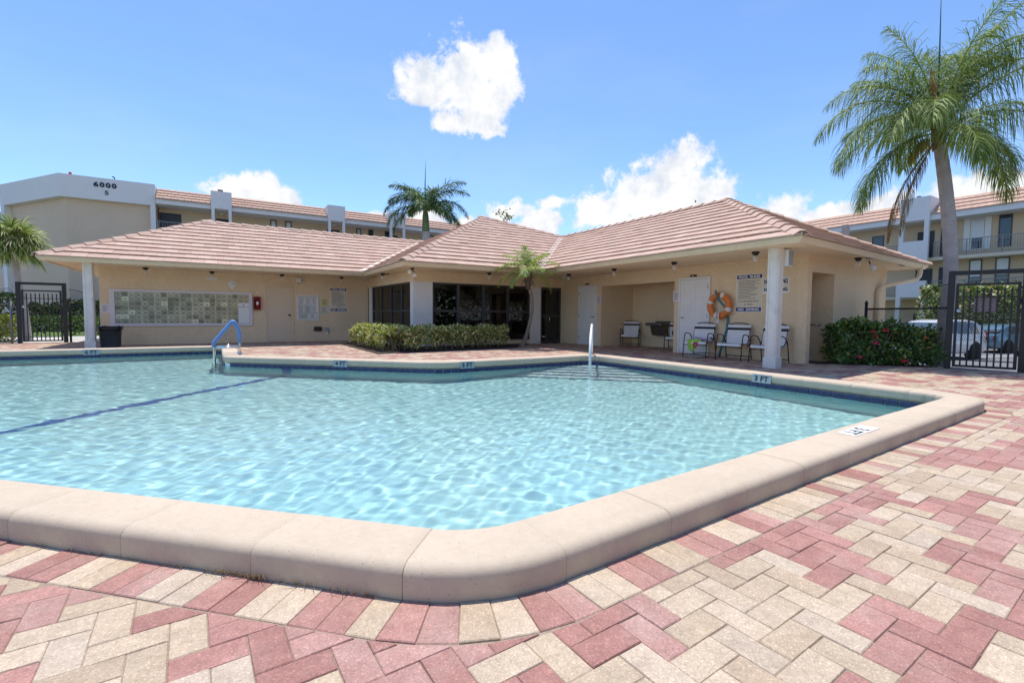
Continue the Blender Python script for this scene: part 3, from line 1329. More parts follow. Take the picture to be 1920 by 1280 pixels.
# -- roof planes
SL = 0.505
APEX = (9.36, 17.74, 5.07)
RV = (12.39, 16.25, 4.32)
RR_ = (12.39, 8.49, 4.32)
LR = (-0.53, 20.35, 4.24)
LD = (7.72, 20.35, 4.24)
CV = (BX, LW_Y0, EZ)
A_ = (BX, BY, EZ)
B_ = (RX, BY, EZ)
E0 = (RX, RY, EZ)
E1z = (E1[0], E1[1], EZ)
L0 = (LW_X0, LW_Y0, EZ)
L1 = (LW_X0, 23.9, EZ)
FACES = {
    'left_front': ([L0, CV, LD, LR], True),
    'left_hip': ([L1, L0, LR], True),
    'left_back': ([(9.0, 23.9, EZ), L1, LR, LD], False),
    'bay_left': ([CV, A_, APEX, LD], True),
    'bay_front': ([A_, B_, RV, APEX], True),
    'right_front': ([B_, E0, RR_, RV], True),
    'right_end': ([E0, E1z, RR_], True),
    'right_back': ([E1z, (16.08, 16.25, EZ), RV, RR_], False),
    'back_a': ([APEX, RV, (16.08, 16.25, EZ), (14.5, 22.9, EZ)], False),
    'back_b': ([APEX, (14.5, 22.9, EZ), (9.0, 23.9, EZ), LD], False),
}
mb = MB()
for nme, (pl, _) in FACES.items():
    mb.add(pl, [tuple(range(len(pl)))])
roof = mb.build('roof', M['underlay'], club)
RW = wloc(roof)
TCOL = [(0.555, 0.38, 0.295), (0.57, 0.395, 0.308), (0.535, 0.36, 0.278), (0.585, 0.415, 0.328), (0.55, 0.385, 0.30)]
EXPO, TWID = 0.335, 0.33
tr_ = np.random.default_rng(5)
full_me = None
tiles = []


def tile_geo(poly, v0):
    """poly in (u, v) of the roof plane; returns local verts (u, v, h)"""
    n = len(poly)

    def h(v):
        return 0.014 + 0.034 * (1 - (v - v0) / EXPO)
    c = np.mean(np.array(poly), 0)
    top = [(p[0], p[1], h(p[1])) for p in poly]
    bot = [(p[0], p[1], h(p[1]) - 0.034) for p in poly]
    fs = [tuple(range(n))] + [(n + i, n + (i + 1) % n, (i + 1) % n, i) for i in range(n)]
    return top + bot, fs


def tile_face(pl, keep):
    p0, p1 = Vector(pl[0]), Vector(pl[1])
    u = (p1 - p0).normalized()
    nrm = None
    for k in range(2, len(pl)):
        nrm = u.cross(Vector(pl[k]) - p0)
        if nrm.length > 1e-3:
            break
    nrm.normalize()
    if nrm.z < 0:
        nrm = -nrm
    v = nrm.cross(u).normalized()
    if v.z < 0:
        v = -v
    Mx = Matrix(((u.x, v.x, nrm.x, p0.x), (u.y, v.y, nrm.y, p0.y), (u.z, v.z, nrm.z, p0.z), (0, 0, 0, 1)))
    loc = [(Mx.inverted() @ Vector(q)) for q in pl]
    P2 = [(q.x, q.y) for q in loc]
    if area(P2) < 0:
        P2 = P2[::-1]
    umin, umax = min(p[0] for p in P2), max(p[0] for p in P2)
    vmax = max(p[1] for p in P2)
    rows = int(vmax / EXPO) + 1
    for j in range(rows):
        v0 = j * EXPO - 0.04 if j == 0 else j * EXPO
        off = (j % 2) * TWID / 2 + tr_.uniform(-0.02, 0.02)
        k = int((umin - off) / TWID) - 1
        while off + k * TWID < umax:
            a = off + k * TWID
            k += 1
            q = [(a + 0.002, v0), (a + TWID - 0.002, v0), (a + TWID - 0.002, v0 + EXPO + (0.04 if j == 0 else 0.0)), (a + 0.002, v0 + EXPO)]
            full = q
            m = len(P2)
            for i in range(m):
                ax, ay = P2[i]
                bx, by = P2[(i + 1) % m]
                if j == 0 and abs(ay) < 1e-3 and abs(by) < 1e-3:
                    continue
                nx, ny = -(by - ay), bx - ax
                q = clip_half(q, ax, ay, nx, ny)
                if len(q) < 3:
                    break
            if len(q) < 3 or abs(area(q)) < 0.004:
                continue
            c = np.mean(np.array(q), 0)
            wc = Mx @ Vector((c[0], c[1], 0))
            tiles.append((Mx, q, v0, wc, nrm))


for nme, (pl, vis_) in FACES.items():
    if vis_:
        tile_face(pl, True)


def tile_seen(t):
    Mx, q, v0, wc, nrm = t
    d = CAM - wc
    f_ = (wc - CAM).dot(cf)
    if f_ < 0.5 or abs((wc - CAM).dot(cr)) > 1.1 * f_:
        return 0
    return abs(area(q)) * max(0.0, nrm.dot(d.normalized())) / d.length ** 2


tiles.sort(key=lambda t: -tile_seen(t))
mass = MB()
for k, (Mx, q, v0, wc, nrm) in enumerate(tiles):
    tc_ = np.array(TCOL[int(tr_.integers(len(TCOL)))]) * tr_.uniform(0.92, 1.06)
    vs, fs = tile_geo(q, v0)
    jz = tr_.normal(0, 0.0015)
    if k < 296:
        c = Vector((q[0][0], q[0][1], 0))
        one = MB().add([(p[0] - c.x, p[1] - c.y, p[2] + jz) for p in vs], fs)
        me = one.mesh('roof_tile')
        me.materials.append(M['roof_tile'])
        o = bpy.data.objects.new('roof_tile', me)
        col.objects.link(o)
        o.parent = roof
        o.matrix_basis = Matrix.Translation(-RW) @ Mx @ Matrix.Translation(c)
        o.color = (*tc_, 1)
    else:
        mass.col = tuple(tc_)
        mass.add([tuple(Mx @ Vector((p[0], p[1], p[2] + jz))) for p in vs], fs)
mass.build('roof_tile_mass', M['roof_tile_a'], roof, kind='stuff')

# -- hip and ridge caps
cap_me = None
CL, CWD = 0.40, 0.15
cs_ = [(-CWD, -0.062), (-0.05, 0.012), (0.05, 0.012), (CWD, -0.062)]
mbc = MB()
vs = []
for x, lift in ((0.0, 0.040), (CL + 0.05, 0.004)):
    for dz in (0.0, -0.028):
        for y, z in cs_:
            vs.append((x, y, z + lift + dz))
fs = []
for i in range(3):
    fs.append((i, i + 1, 8 + i + 1, 8 + i)[::-1])
    fs.append((4 + i, 4 + i + 1, 12 + i + 1, 12 + i))
    fs.append((i, i + 1, 4 + i + 1, 4 + i))
    fs.append((8 + i, 8 + i + 1, 12 + i + 1, 12 + i)[::-1])
fs += [(0, 4, 12, 8), (3, 7, 15, 11)[::-1]]
cap_me = mbc.add(vs, fs).mesh('ridge_cap')
cap_me.materials.append(M['roof_tile'])


def caps(a, b, lift=0.03):
    a, b = Vector(a), Vector(b)
    x = (b - a).normalized()
    y = Vector((0, 0, 1)).cross(x).normalized()
    z = x.cross(y)
    ln = (b - a).length
    n = int(ln / CL)
    for k in range(n + 1):
        if k * CL > ln - 0.1:
            break
        p = a + x * (k * CL) + z * lift
        o = bpy.data.objects.new('ridge_cap', cap_me)
        col.objects.link(o)
        o.parent = roof
        o.matrix_basis = Matrix.Translation(-RW) @ Matrix(((x.x, y.x, z.x, p.x), (x.y, y.y, z.y, p.y), (x.z, y.z, z.z, p.z), (0, 0, 0, 1))) @ Matrix.Rotation(tr_.normal(0, 0.012), 4, 'Z')
        o.color = (*(np.array(TCOL[int(tr_.integers(len(TCOL)))]) * tr_.uniform(0.92, 1.05)), 1)


caps(L0, LR)
caps(LR, LD)
caps(A_, APEX)
caps(RV, APEX)
caps(E0, RR_)
caps(RR_, RV)
caps(E1z, RR_)
# valley flashing where left wing and bay meet
mb = MB()
for a, b in ((CV, LD), (B_, RV)):
    a, b = Vector(a), Vector(b)
    dvec = (b - a)
    side = Vector((dvec.y, -dvec.x, 0)).normalized() * 0.11
    mb.add([a - side + Vector((0, 0, 0.075)), a + side + Vector((0, 0, 0.075)), b + side + Vector((0, 0, 0.075)), b - side + Vector((0, 0, 0.075)), a + Vector((0, 0, 0.035)), b + Vector((0, 0, 0.035))],
           [(0, 4, 5, 3), (4, 1, 2, 5)])
mb.build('valley_flashing', mat('valley_metal', (0.62, 0.50, 0.42), 0.5, metal=0.2), roof)
mb = MB()
mb.box(3.62, 4.12, LW_Y0 - 0.03, LW_Y0 + 0.02, 2.40, 2.49)
mb.box(4.121, 4.17, LW_Y0 - 0.30, LW_Y0 + 0.019, 2.40, 2.49)
mb.build('splash_guard', M['fascia'], roof)
mb = MB()
mb.box(15.0, 15.14, 6.55, 6.69, 3.2, 3.62)
mb.build('vent_pipe', mat('vent_grey', (0.42, 0.40, 0.40), 0.6), roof)

# -- posts under the eaves
def post(x0, x1, y0, y1):
    m_ = MB()
    m_.box(x0, x1, y0, y1, -0.01, HS)
    for px in (x0 + 0.035, x1 - 0.035):
        m_.box(px - 0.012, px + 0.012, y0 - 0.012, y0 + 0.002, 0.0, HS - 0.002)
    for py in (y0 + 0.035, y1 - 0.035):
        m_.box(x0 - 0.012, x0 + 0.002, py - 0.012, py + 0.012, 0.0, HS - 0.003)
    m_.box(x0 - 0.02, x1 + 0.02, y0 - 0.02, y1 + 0.02, -0.01, 0.2)
    m_.build('post', M['post_paint'], club, bevel=0.004)


post(-3.25, -3.05, 17.2, 17.42)
post(9.24, 9.42, 5.2, 5.42)

# -- doors
def six_panel_door(parent, y0, y1, knob_left, label):
    """white door in the right-wing wall (plane x = XW); y0 < y1"""
    fw = 0.055
    mb_ = MB()
    mb_.box(XW - 0.05, XW + 0.02, y0 - 0.0, y0 + fw, -0.01, 2.05)
    mb_.box(XW - 0.05, XW + 0.02, y1 - fw, y1, -0.01, 2.05)
    mb_.box(XW - 0.05, XW + 0.02, y0 + fw, y1 - fw, 1.99, 2.05)
    fr_ = mb_.build('door_frame', M['white_paint'], parent, bevel=0.004)
    d_ = MB()
    a, c = y0 + fw + 0.004, y1 - fw - 0.004
    xf = XW - 0.034
    d_.box(xf + 0.006, xf + 0.03, a, c, 0.015, 1.985)
    w = c - a
    st, mid = 0.11, 0.10
    pw = (w - 2 * st - mid) / 2
    rows_ = [(0.22, 0.72), (0.90, 1.52), (1.62, 1.86)]
    # stiles and rails stand proud; the panels lie back with a raised field
    cuts = [0.015] + [q for r_ in rows_ for q in r_] + [1.985]
    for z0_, z1_ in ((0.015, 0.22), (0.72, 0.90), (1.52, 1.62), (1.86, 1.985)):
        d_.box(xf - 0.004, xf + 0.007, a, c, z0_, z1_)
    for z0_, z1_ in rows_:
        d_.box(xf - 0.004, xf + 0.007, a, a + st, z0_, z1_)
        d_.box(xf - 0.004, xf + 0.007, c - st, c, z0_, z1_)
        d_.box(xf - 0.004, xf + 0.007, a + st + pw, c - st - pw, z0_, z1_)
        for s in (a + st, a + st + pw + mid):
            d_.box(xf, xf + 0.007, s + 0.03, s + pw - 0.03, z0_ + 0.03, z1_ - 0.03)
    dr = d_.build('door', M['white_paint'], parent, label=label, bevel=0.003)
    ky = (c - 0.07) if knob_left else (a + 0.07)
    k_ = MB()
    k_.tube([(xf - 0.004, ky, 0.98), (xf - 0.055, ky, 0.98)], 0.012, 8)
    s = -1 if knob_left else 1
    k_.tube([(xf - 0.05, ky, 0.98), (xf - 0.055, ky + s * 0.10, 0.975)], 0.009, 8)
    k_.lathe([(0.03, 0), (0.03, 0.008), (0.012, 0.01)], n=12, M=frame_matrix((xf - 0.004, ky, 0.98), (0, 1, 0), (-1, 0, 0)))
    k_.build('door_handle', M['steel'], dr)
    hy = a + 0.0 if knob_left else c
    for hz in (0.25, 1.02, 1.78):
        MB().tube([(xf - 0.012, hy, hz - 0.05), (xf - 0.012, hy, hz + 0.05)], 0.008, 6).build('hinge', M['dark_metal'], dr)
    return dr


six_panel_door(club, 12.11, 13.06, False, 'white six panel door left of the alcove')
six_panel_door(club, 7.77, 8.75, True, 'white six panel door right of the alcove')
# tan slab door in the left wing
mb = MB()
mb.box(1.25, 1.31, YW - 0.025, YW + 0.01, -0.01, 2.02)
mb.box(2.10, 2.16, YW - 0.025, YW + 0.01, -0.01, 2.02)
mb.box(1.31, 2.10, YW - 0.025, YW + 0.01, 1.96, 2.02)
mb.build('door_frame', M['stucco'], club, bevel=0.004)
dr = MB().box(1.316, 2.094, YW - 0.014, YW + 0.01, 0.025, 1.952).build('door', M['tan_door'], club, label='plain tan slab door beside the mailboxes', bevel=0.003)
mb = MB()
mb.lathe([(0.012, 0), (0.012, 0.03), (0.032, 0.04), (0.034, 0.055), (0.02, 0.068)], n=12, M=frame_matrix((2.02, YW - 0.012, 0.95), (1, 0, 0), (0, -1, 0)))
mb.build('door_handle', M['dark_metal'], dr, smooth=True)

# -- glazing of the corner room
def pane(parent, pts):
    MB().add(pts, [(0, 1, 2, 3)]).build('pane', M['glass'], parent)


# front: four bays, upper and lower lights
muls = [5.66, 6.57, 7.50, 8.46, 9.37]
for k in range(4):
    a, c = muls[k], muls[k + 1]
    z0 = 0.14
    fr_ = MB()
    t = 0.05
    fr_.box(a + 0.001, a + t, YB + 0.03, YB + 0.12, z0 + 0.001, 2.027)
    fr_.box(c - t, c - 0.001, YB + 0.03, YB + 0.12, z0 + 0.001, 2.027)
    fr_.box(a + t, c - t, YB + 0.03, YB + 0.12, 1.975, 2.027)
    fr_.box(a + t, c - t, YB + 0.03, YB + 0.12, z0 + 0.001, z0 + 0.06)
    fr_.box(a + t, c - t, YB + 0.03, YB + 0.12, 1.095, 1.165)
    w_ = fr_.build('window', M['bronze'], club)
    pane(w_, [(a + t, YB + 0.08, z0 + 0.06), (c - t, YB + 0.08, z0 + 0.06), (c - t, YB + 0.08, 1.095), (a + t, YB + 0.08, 1.095)])
    pane(w_, [(a + t, YB + 0.08, 1.165), (c - t, YB + 0.08, 1.165), (c - t, YB + 0.08, 1.975), (a + t, YB + 0.08, 1.975)])
# left face: four narrow bays
us = [0.42, 1.42, 2.42, 3.42, lb_len - 0.06]
for k in range(4):
    a, c = us[k], us[k + 1]
    fr_ = MB()
    t = 0.04
    for u0, u1, z0, z1 in ((a + 0.001, a + t, 0.141, 2.027), (c - t, c - 0.001, 0.141, 2.027), (a + t, c - t, 1.975, 2.027), (a + t, c - t, 0.141, 0.2), (a + t, c - t, 1.095, 1.155)):
        lbox(fr_, u0, u1, 0.03, 0.1, z0, z1)
    w_ = fr_.build('window', M['bronze'], club)
    for z0, z1 in ((0.2, 1.095), (1.155, 1.975)):
        pane(w_, [lb(a + t, 0.06, z0), lb(c - t, 0.06, z0), lb(c - t, 0.06, z1), lb(a + t, 0.06, z1)])
fr_ = MB()
lbox(fr_, 0.0, 0.12, 0.02, 0.1, 0.0, 2.027)
fr_.build('door_jamb', M['bronze'], club)
# dark glass door between the right column and the wing
fr_ = MB()
for x0, x1, z0, z1 in ((9.821, 9.90, 0.0, 2.027), (10.66, 10.749, 0.0, 2.027), (9.90, 10.66, 1.94, 2.027), (9.90, 10.66, 0.0, 0.1), (9.90, 10.66, 0.95, 1.03)):
    fr_.box(x0, x1, YB + 0.02, YB + 0.08, z0, z1)
gd = fr_.build('door', M['bronze'], club, label='dark glazed door between the white column and the wing')
for z0, z1 in ((0.1, 0.95), (1.03, 1.94)):
    pane(gd, [(9.90, YB + 0.05, z0), (10.66, YB + 0.05, z0), (10.66, YB + 0.05, z1), (9.90, YB + 0.05, z1)])
MB().tube([(10.2, YB + 0.0, 0.80), (10.2, YB - 0.03, 0.82), (10.2, YB - 0.03, 0.92), (10.2, YB + 0.0, 0.94)], 0.012, 8).build('door_handle', M['steel'], gd)
# the room behind the glass: floor, back wall with two openings to the garden
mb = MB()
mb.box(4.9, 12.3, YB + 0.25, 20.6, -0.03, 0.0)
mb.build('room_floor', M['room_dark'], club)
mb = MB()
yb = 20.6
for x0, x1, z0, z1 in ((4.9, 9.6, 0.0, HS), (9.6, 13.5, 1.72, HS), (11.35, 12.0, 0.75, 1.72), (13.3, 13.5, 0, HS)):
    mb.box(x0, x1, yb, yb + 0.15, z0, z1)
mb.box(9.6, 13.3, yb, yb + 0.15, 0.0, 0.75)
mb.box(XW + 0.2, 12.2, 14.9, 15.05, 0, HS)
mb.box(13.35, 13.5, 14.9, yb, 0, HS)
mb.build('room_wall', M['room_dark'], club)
mb = MB()
mb.box(11.5, 11.9, 19.9, 20.3, 0, 2.0)
mb.build('room_pillar', M['room_tan'], club)
mb = MB()
mb.box(9.9, 11.1, 18.0, 18.7, 0.70, 0.74)
for px in (10.0, 11.0):
    for py in (18.1, 18.6):
        mb.box(px - 0.03, px + 0.03, py - 0.03, py + 0.03, 0.0, 0.70)
tb = mb.build('table', mat('table_white', (0.5, 0.5, 0.48), 0.4))
tag(tb, 'pale table standing inside behind the tinted glass of the corner room', 'table')
pic = MB().box(7.9, 8.5, 20.55, 20.598, 1.15, 1.65).build('picture', mat('picture_white', (0.75, 0.75, 0.72), 0.5))
tag(pic, 'pale picture hanging on the back wall inside the glass corner room', 'picture')

# -- vents in the soffit
for (vx, vy, rz) in ((4.75, 15.9, 90), (4.72, 17.4, 90), (12.6, 5.0, 4), (14.9, 5.2, 4)):
    m_ = MB()
    for k in range(5):
        m_.box(-0.17, 0.17, -0.05 + k * 0.022, -0.038 + k * 0.022, -0.006, 0.0)
    m_.box(-0.19, 0.19, -0.065, 0.065, -0.002, 0.001)
    Mx = Matrix.Translation((vx, vy, HS - 0.001)) @ Matrix.Rotation(R(rz), 4, 'Z')
    m2 = MB()
    m2.add([Mx @ Vector(p) for p in m_.v], m_.f)
    m2.build('soffit_vent', M['dark_metal'], club)

# -- downpipe at the right-hand end
mb = MB()
q = Vector(ew(3.9, -0.07, 0))
g = Vector((15.9, 5.16, 0))
mb.tube([(g.x, g.y, 2.40), (g.x, g.y, 2.22), (g.x - 0.05, g.y - 0.0, 2.12), (g.x - 0.2, g.y, 2.03), (q.x + 0.35, q.y, 1.86), (q.x + 0.08, q.y, 1.78), (q.x, q.y, 1.66), (q.x, q.y, 1.4), (q.x, q.y, 0.05)],
        0.055, 10)
mb.build('downpipe', M['soffit'], club, smooth=True)

# ------------------------------------------------------------------ things on and by the clubhouse
FL_ = lambda x, z, off=0.0: frame_matrix((x, YW - off, z), (1, 0, 0), (0, -1, 0))      # on the left wing wall
FR_ = lambda y, z, off=0.0: frame_matrix((XW - off, y, z), (0, -1, 0), (-1, 0, 0))     # on the right wing wall


def mbox(mbx, Mx, x0, x1, y0, y1, z0, z1):
    return mbx.box(x0, x1, y0, y1, z0, z1, Mx)


def wall_panel(name, label, cat, Mx, w, h, t, m, group=None, bevel=0.0):
    loc = Mx @ Vector((0, 0, 0))
    o = thing(name, loc, label, cat, 0, group)
    mbox(MB(), Mx, -w / 2, w / 2, -h / 2, h / 2, 0.0005, t).build('board', m, o, bevel=bevel)
    return o


def print_lines(parent, Mx, w, y0, y1, n, z, m=None, fill=(0.55, 1.0), seed=0, name='small_print', hh=0.42):
    rs = np.random.default_rng(seed)
    mb_ = MB()
    dy = (y1 - y0) / n
    for k in range(n):
        y = y1 - (k + 0.5) * dy
        x, end = -w / 2, -w / 2 + w * rs.uniform(*fill)
        while x < end:
            l_ = rs.uniform(0.05, 0.16) * w
            l_ = min(l_, end - x)
            mbox(mb_, Mx, x, x + l_, y - dy * hh / 2, y + dy * hh / 2, z, z + 0.0008)
            x += l_ + 0.018 * w
    return mb_.build(name, m or M['grey_print'], parent)


M['navy'] = mat('navy_print', (0.025, 0.03, 0.17), 0.5)
M['sign_cream'] = mat('sign_cream', (0.72, 0.64, 0.49), 0.5)
M['sign_white'] = mat('sign_white', (0.80, 0.79, 0.77), 0.5)


def rules_sign(label, Mx, w, h, seed):
    o = thing('pool_rules_sign', Mx @ Vector((0, 0, 0)), label, 'sign', 0, 'pool rules signs')
    mbox(MB(), Mx, -w / 2, w / 2, -h / 2, h / 2, 0.0005, 0.006).build('border', M['sign_white'], o)
    mbox(MB(), Mx, -w / 2 + 0.015, w / 2 - 0.015, -h / 2 + 0.125 * h, h / 2 - 0.12 * h, 0.0055, 0.008).build('board', M['sign_cream'], o)
    for y0, y1, txt in ((h / 2 - 0.115 * h, h / 2 - 0.018 * h, 'POOL  RULES'), (-h / 2 + 0.018 * h, -h / 2 + 0.12 * h, 'NO  DIVING')):
        b_ = mbox(MB(), Mx, -w / 2 + 0.015, w / 2 - 0.015, y0, y1, 0.0055, 0.0085).build('banner', M['navy'], o)
        lettering(txt, 0.1, M['sign_white'], o, Mx @ Matrix.Translation((0, (y0 + y1) / 2, 0.0095)), bold=0.004, width=w * 0.80, height=(y1 - y0) * 0.66, depth=0.001)
    print_lines(o, Mx, w * 0.80, -0.16 * h, 0.345 * h, 13, 0.0082, seed=seed)
    lettering('POOL MAXIMUM DEPTH:', 0.05, M['grey_print'], o, Mx @ Matrix.Translation((0, -0.215 * h, 0.009)), bold=0.001, width=w * 0.78, height=0.042 * h, depth=0.0008)
    lettering('6  FEET', 0.05, M['grey_print'], o, Mx @ Matrix.Translation((0, -0.30 * h, 0.009)), bold=0.001, width=w * 0.32, height=0.042 * h, depth=0.0008)
    return o


rules_sign('cream and navy pool rules sign on the left wing beside the notice board', FL_(3.715, 1.535), 0.60, 0.88, 3)
rules_sign('cream and navy pool rules sign beside the orange life ring', FR_(6.735, 1.575), 0.66, 0.90, 4)


def small_sign(txt, label, y, z):
    Mx = FR_(y, z)
    o = wall_panel('warning_sign', label, 'sign', Mx, 0.60, 0.16, 0.006, M['sign_white'], 'white warning signs behind the post')
    lettering(txt, 0.1, M['black_print'], o, Mx @ Matrix.Translation((0, 0, 0.0075)), bold=0.004, width=0.54, height=0.115, depth=0.001)


small_sign('NO RUNNING', 'white NO RUNNING sign on the wall, the upper one half behind the post', 6.095, 1.82)
small_sign('NO JUMPING', 'white NO JUMPING sign on the wall, the lower one half behind the post', 6.095, 1.625)
for y, lab in ((12.64, 'small black plaque above the white door left of the alcove'), (8.315, 'small black plaque above the white door beside the life ring')):
    Mx = FR_(y, 2.095)
    o = wall_panel('door_plaque', lab, 'plaque', Mx, 0.21, 0.055, 0.008, M['black_print'], 'plaques above the white doors')
    print_lines(o, Mx, 0.11, -0.012, 0.012, 1, 0.0082, M['sign_white'], seed=int(y))
for Mx, w, h, lab, mt in ((FL_(-3.03, 1.115), 0.20, 0.27, 'white paper notice left of the mailboxes', 'paper'), (FR_(12.03, 1.545), 0.20, 0.29, 'pink paper notice between the far white door and the alcove', 'paper'),
                      (FR_(8.865, 1.565), 0.21, 0.29, 'pink paper notice between the alcove and the near white door', 'paper')):
    o = wall_panel('paper_notice', lab, 'notice', Mx, w, h, 0.003, M[mt], 'paper notices taped to the walls')
    print_lines(o, Mx, w * 0.7, -h * 0.36, h * 0.38, 9, 0.0032, seed=int(w * 100 + len(lab)))
M['yellow_paper'] = mat('yellow_paper', (0.70, 0.60, 0.25), 0.8)
M['green_paper'] = mat('pale_green_paper', (0.62, 0.66, 0.58), 0.8)
for Mx, mt, lab in ((FL_(3.23, 1.43), 'yellow_paper', 'yellow notice above the pale green one'), (FL_(3.22, 1.145), 'green_paper', 'pale green notice below the yellow one')):
    o = wall_panel('small_notice', lab, 'notice', Mx, 0.225, 0.265, 0.004, M[mt], 'notices stacked by the rules sign')
    print_lines(o, Mx, 0.17, -0.10, 0.10, 7, 0.0042, seed=len(lab))
# plain white plate
wall_panel('white_plate', 'blank white strip mounted high above the mailboxes', 'plate', FL_(-0.295, 2.135), 0.31, 0.085, 0.02, M['sign_white'], bevel=0.004)
# thermometer
Mx = FL_(0.28, 1.975)
o = thing('wall_thermometer', Mx @ Vector((0, 0, 0)), 'round white dial thermometer on the wall above the mailboxes', 'thermometer')
MB().lathe([(0.0, 0.001), (0.115, 0.001), (0.118, 0.02), (0.11, 0.028), (0.10, 0.022), (0.0, 0.022)], n=28, M=Mx).build('dial', M['sign_white'], o)
mbox(MB(), Mx, -0.045, 0.045, -0.165, -0.112, 0.001, 0.018).build('base', M['sign_white'], o, bevel=0.004)
m_ = MB()
for k in range(12):
    a = R(30 * k)
    m_.box(-0.004, 0.004, 0.075, 0.092, 0.0222, 0.0232, Mx @ Matrix.Rotation(a, 4, 'Z'))
m_.build('scale_marks', M['grey_print'], o)
mbox(MB(), Mx @ Matrix.Rotation(R(-65), 4, 'Z'), -0.004, 0.004, -0.02, 0.07, 0.0235, 0.0250).build('needle', M['black_print'], o)
# fire extinguisher cabinet
M['red'] = mat('red_enamel', (0.30, 0.018, 0.022), 0.4)
M['red_bright'] = mat('red_cylinder', (0.45, 0.02, 0.02), 0.3)
Mx = FL_(1.01, 1.35)
o = thing('fire_extinguisher_cabinet', Mx @ Vector((0, 0, 0)), 'dark red fire extinguisher cabinet between mailboxes and tan door', 'fire extinguisher')
m_ = MB()
for b_ in ((-0.11, -0.085, -0.225, 0.225, 0, 0.13), (0.085, 0.11, -0.225, 0.225, 0, 0.13), (-0.085, 0.085, 0.20, 0.225, 0, 0.13), (-0.085, 0.085, -0.225, -0.20, 0, 0.13), (-0.085, 0.085, -0.20, 0.20, 0.0, 0.02)):
    mbox(m_, Mx, *b_)
m_.build('box', M['red'], o, bevel=0.004)
ex = MB().lathe([(0.0, -0.16), (0.05, -0.155), (0.052, 0.06), (0.035, 0.10), (0.015, 0.115), (0.015, 0.14)], n=16, M=Mx @ Matrix.Translation((0.01, 0, 0.075)) @ Matrix.Rotation(R(-90), 4, 'X')).build('cylinder', M['red_bright'], o, smooth=True)
mbox(MB(), Mx, -0.03, 0.045, -0.05, 0.05, 0.126, 0.1285).build('cylinder_label', M['sign_white'], ex)
MB().tube([Mx @ Vector(p) for p in ((0.01, 0.14, 0.075), (-0.05, 0.13, 0.08), (-0.065, 0.02, 0.085), (-0.055, -0.12, 0.09))], 0.01, 8).build('hose', M['black_print'], ex)
MB().tube([Mx @ Vector(p) for p in ((0.0, 0.135, 0.075), (0.05, 0.165, 0.08))], 0.008, 6).build('lever', M['dark_metal'], ex)
# speaker box
Mx = FL_(2.34, 2.195)
o = thing('wall_speaker', Mx @ Vector((0, 0, 0)), 'small white speaker box under the eave right of the tan door', 'speaker')
mbox(MB(), Mx, -0.085, 0.085, -0.09, 0.09, 0.03, 0.13).build('box', M['sign_white'], o, bevel=0.01)
mbox(MB(), Mx, -0.03, 0.03, -0.03, 0.03, 0.0, 0.03).build('bracket', M['sign_white'], o)
mbox(MB(), Mx, -0.02, 0.02, -0.12, -0.091, 0.06, 0.10).build('volume_knob', M['black_print'], o)
# notice board
Mx = FL_(2.645, 1.22)
o = thing('notice_board', Mx @ Vector((0, 0, 0)), 'white framed notice board full of papers beside the tan door', 'notice board')
w, h = 0.73, 0.90
m_ = MB()
for b_ in ((-w / 2, -w / 2 + 0.04, -h / 2, h / 2, 0, 0.03), (w / 2 - 0.04, w / 2, -h / 2, h / 2, 0, 0.03), (-w / 2 + 0.04, w / 2 - 0.04, h / 2 - 0.04, h / 2, 0, 0.03), (-w / 2 + 0.04, w / 2 - 0.04, -h / 2, -h / 2 + 0.04, 0, 0.03)):
    mbox(m_, Mx, *b_)
m_.build('frame', M['sign_white'], o, bevel=0.003)
mbox(MB(), Mx, -w / 2 + 0.04, w / 2 - 0.04, -h / 2 + 0.04, h / 2 - 0.04, 0, 0.008).build('backing', mat('board_grey', (0.50, 0.52, 0.49), 0.8), o)
for k, (px, py, pw, ph, mt) in enumerate(((-0.20, 0.24, 0.21, 0.28, 'sign_white'), (0.02, 0.25, 0.20, 0.27, 'sign_white'), (0.23, 0.24, 0.19, 0.28, 'sign_white'), (-0.21, -0.06, 0.20, 0.25, 'paper'), (0.01, -0.05, 0.19, 0.27, 'green_paper'),
                                      (0.22, -0.04, 0.20, 0.24, 'sign_white'), (-0.13, -0.31, 0.34, 0.17, 'green_paper'), (0.17, -0.30, 0.26, 0.18, 'sign_white'))):
    Mp = Mx @ Matrix.Translation((px, py, 0)) @ Matrix.Rotation(random.uniform(-0.02, 0.02), 4, 'Z')
    p_ = mbox(MB(), Mp, -pw / 2, pw / 2, -ph / 2, ph / 2, 0.0085, 0.0105).build('paper_sheet', M[mt], o)
    print_lines(p_, Mp, pw * 0.8, -ph * 0.42, ph * 0.42, int(ph / 0.022), 0.0107, seed=40 + k)
# electrical boxes
Mx = FL_(2.965, 0.45)
o = thing('junction_box', Mx @ Vector((0, 0, 0)), 'black weatherproof box low on the wall under the notice board', 'electrical box')
mbox(MB(), Mx, -0.135, 0.135, -0.075, 0.075, 0.0, 0.09).build('box', M['dark_metal'], o, bevel=0.015)
mbox(MB(), Mx, -0.10, 0.10, 0.076, 0.086, 0.0, 0.07).build('lid', M['dark_metal'], o)
Mx = FL_(3.285, 0.41)
M['grey_metal'] = mat('grey_metal', (0.34, 0.36, 0.38), 0.5)
o = thing('power_outlet', Mx @ Vector((0, 0, 0)), 'grey outdoor power outlet with white pipe low on the wall', 'outlet')
mbox(MB(), Mx, -0.07, 0.07, -0.06, 0.09, 0.0, 0.07).build('box', M['grey_metal'], o, bevel=0.008)
MB().tube([Mx @ Vector((0, -0.06, 0.03)), Mx @ Vector((0, -0.16, 0.03))], 0.035, 10).build('conduit', M['sign_white'], o)

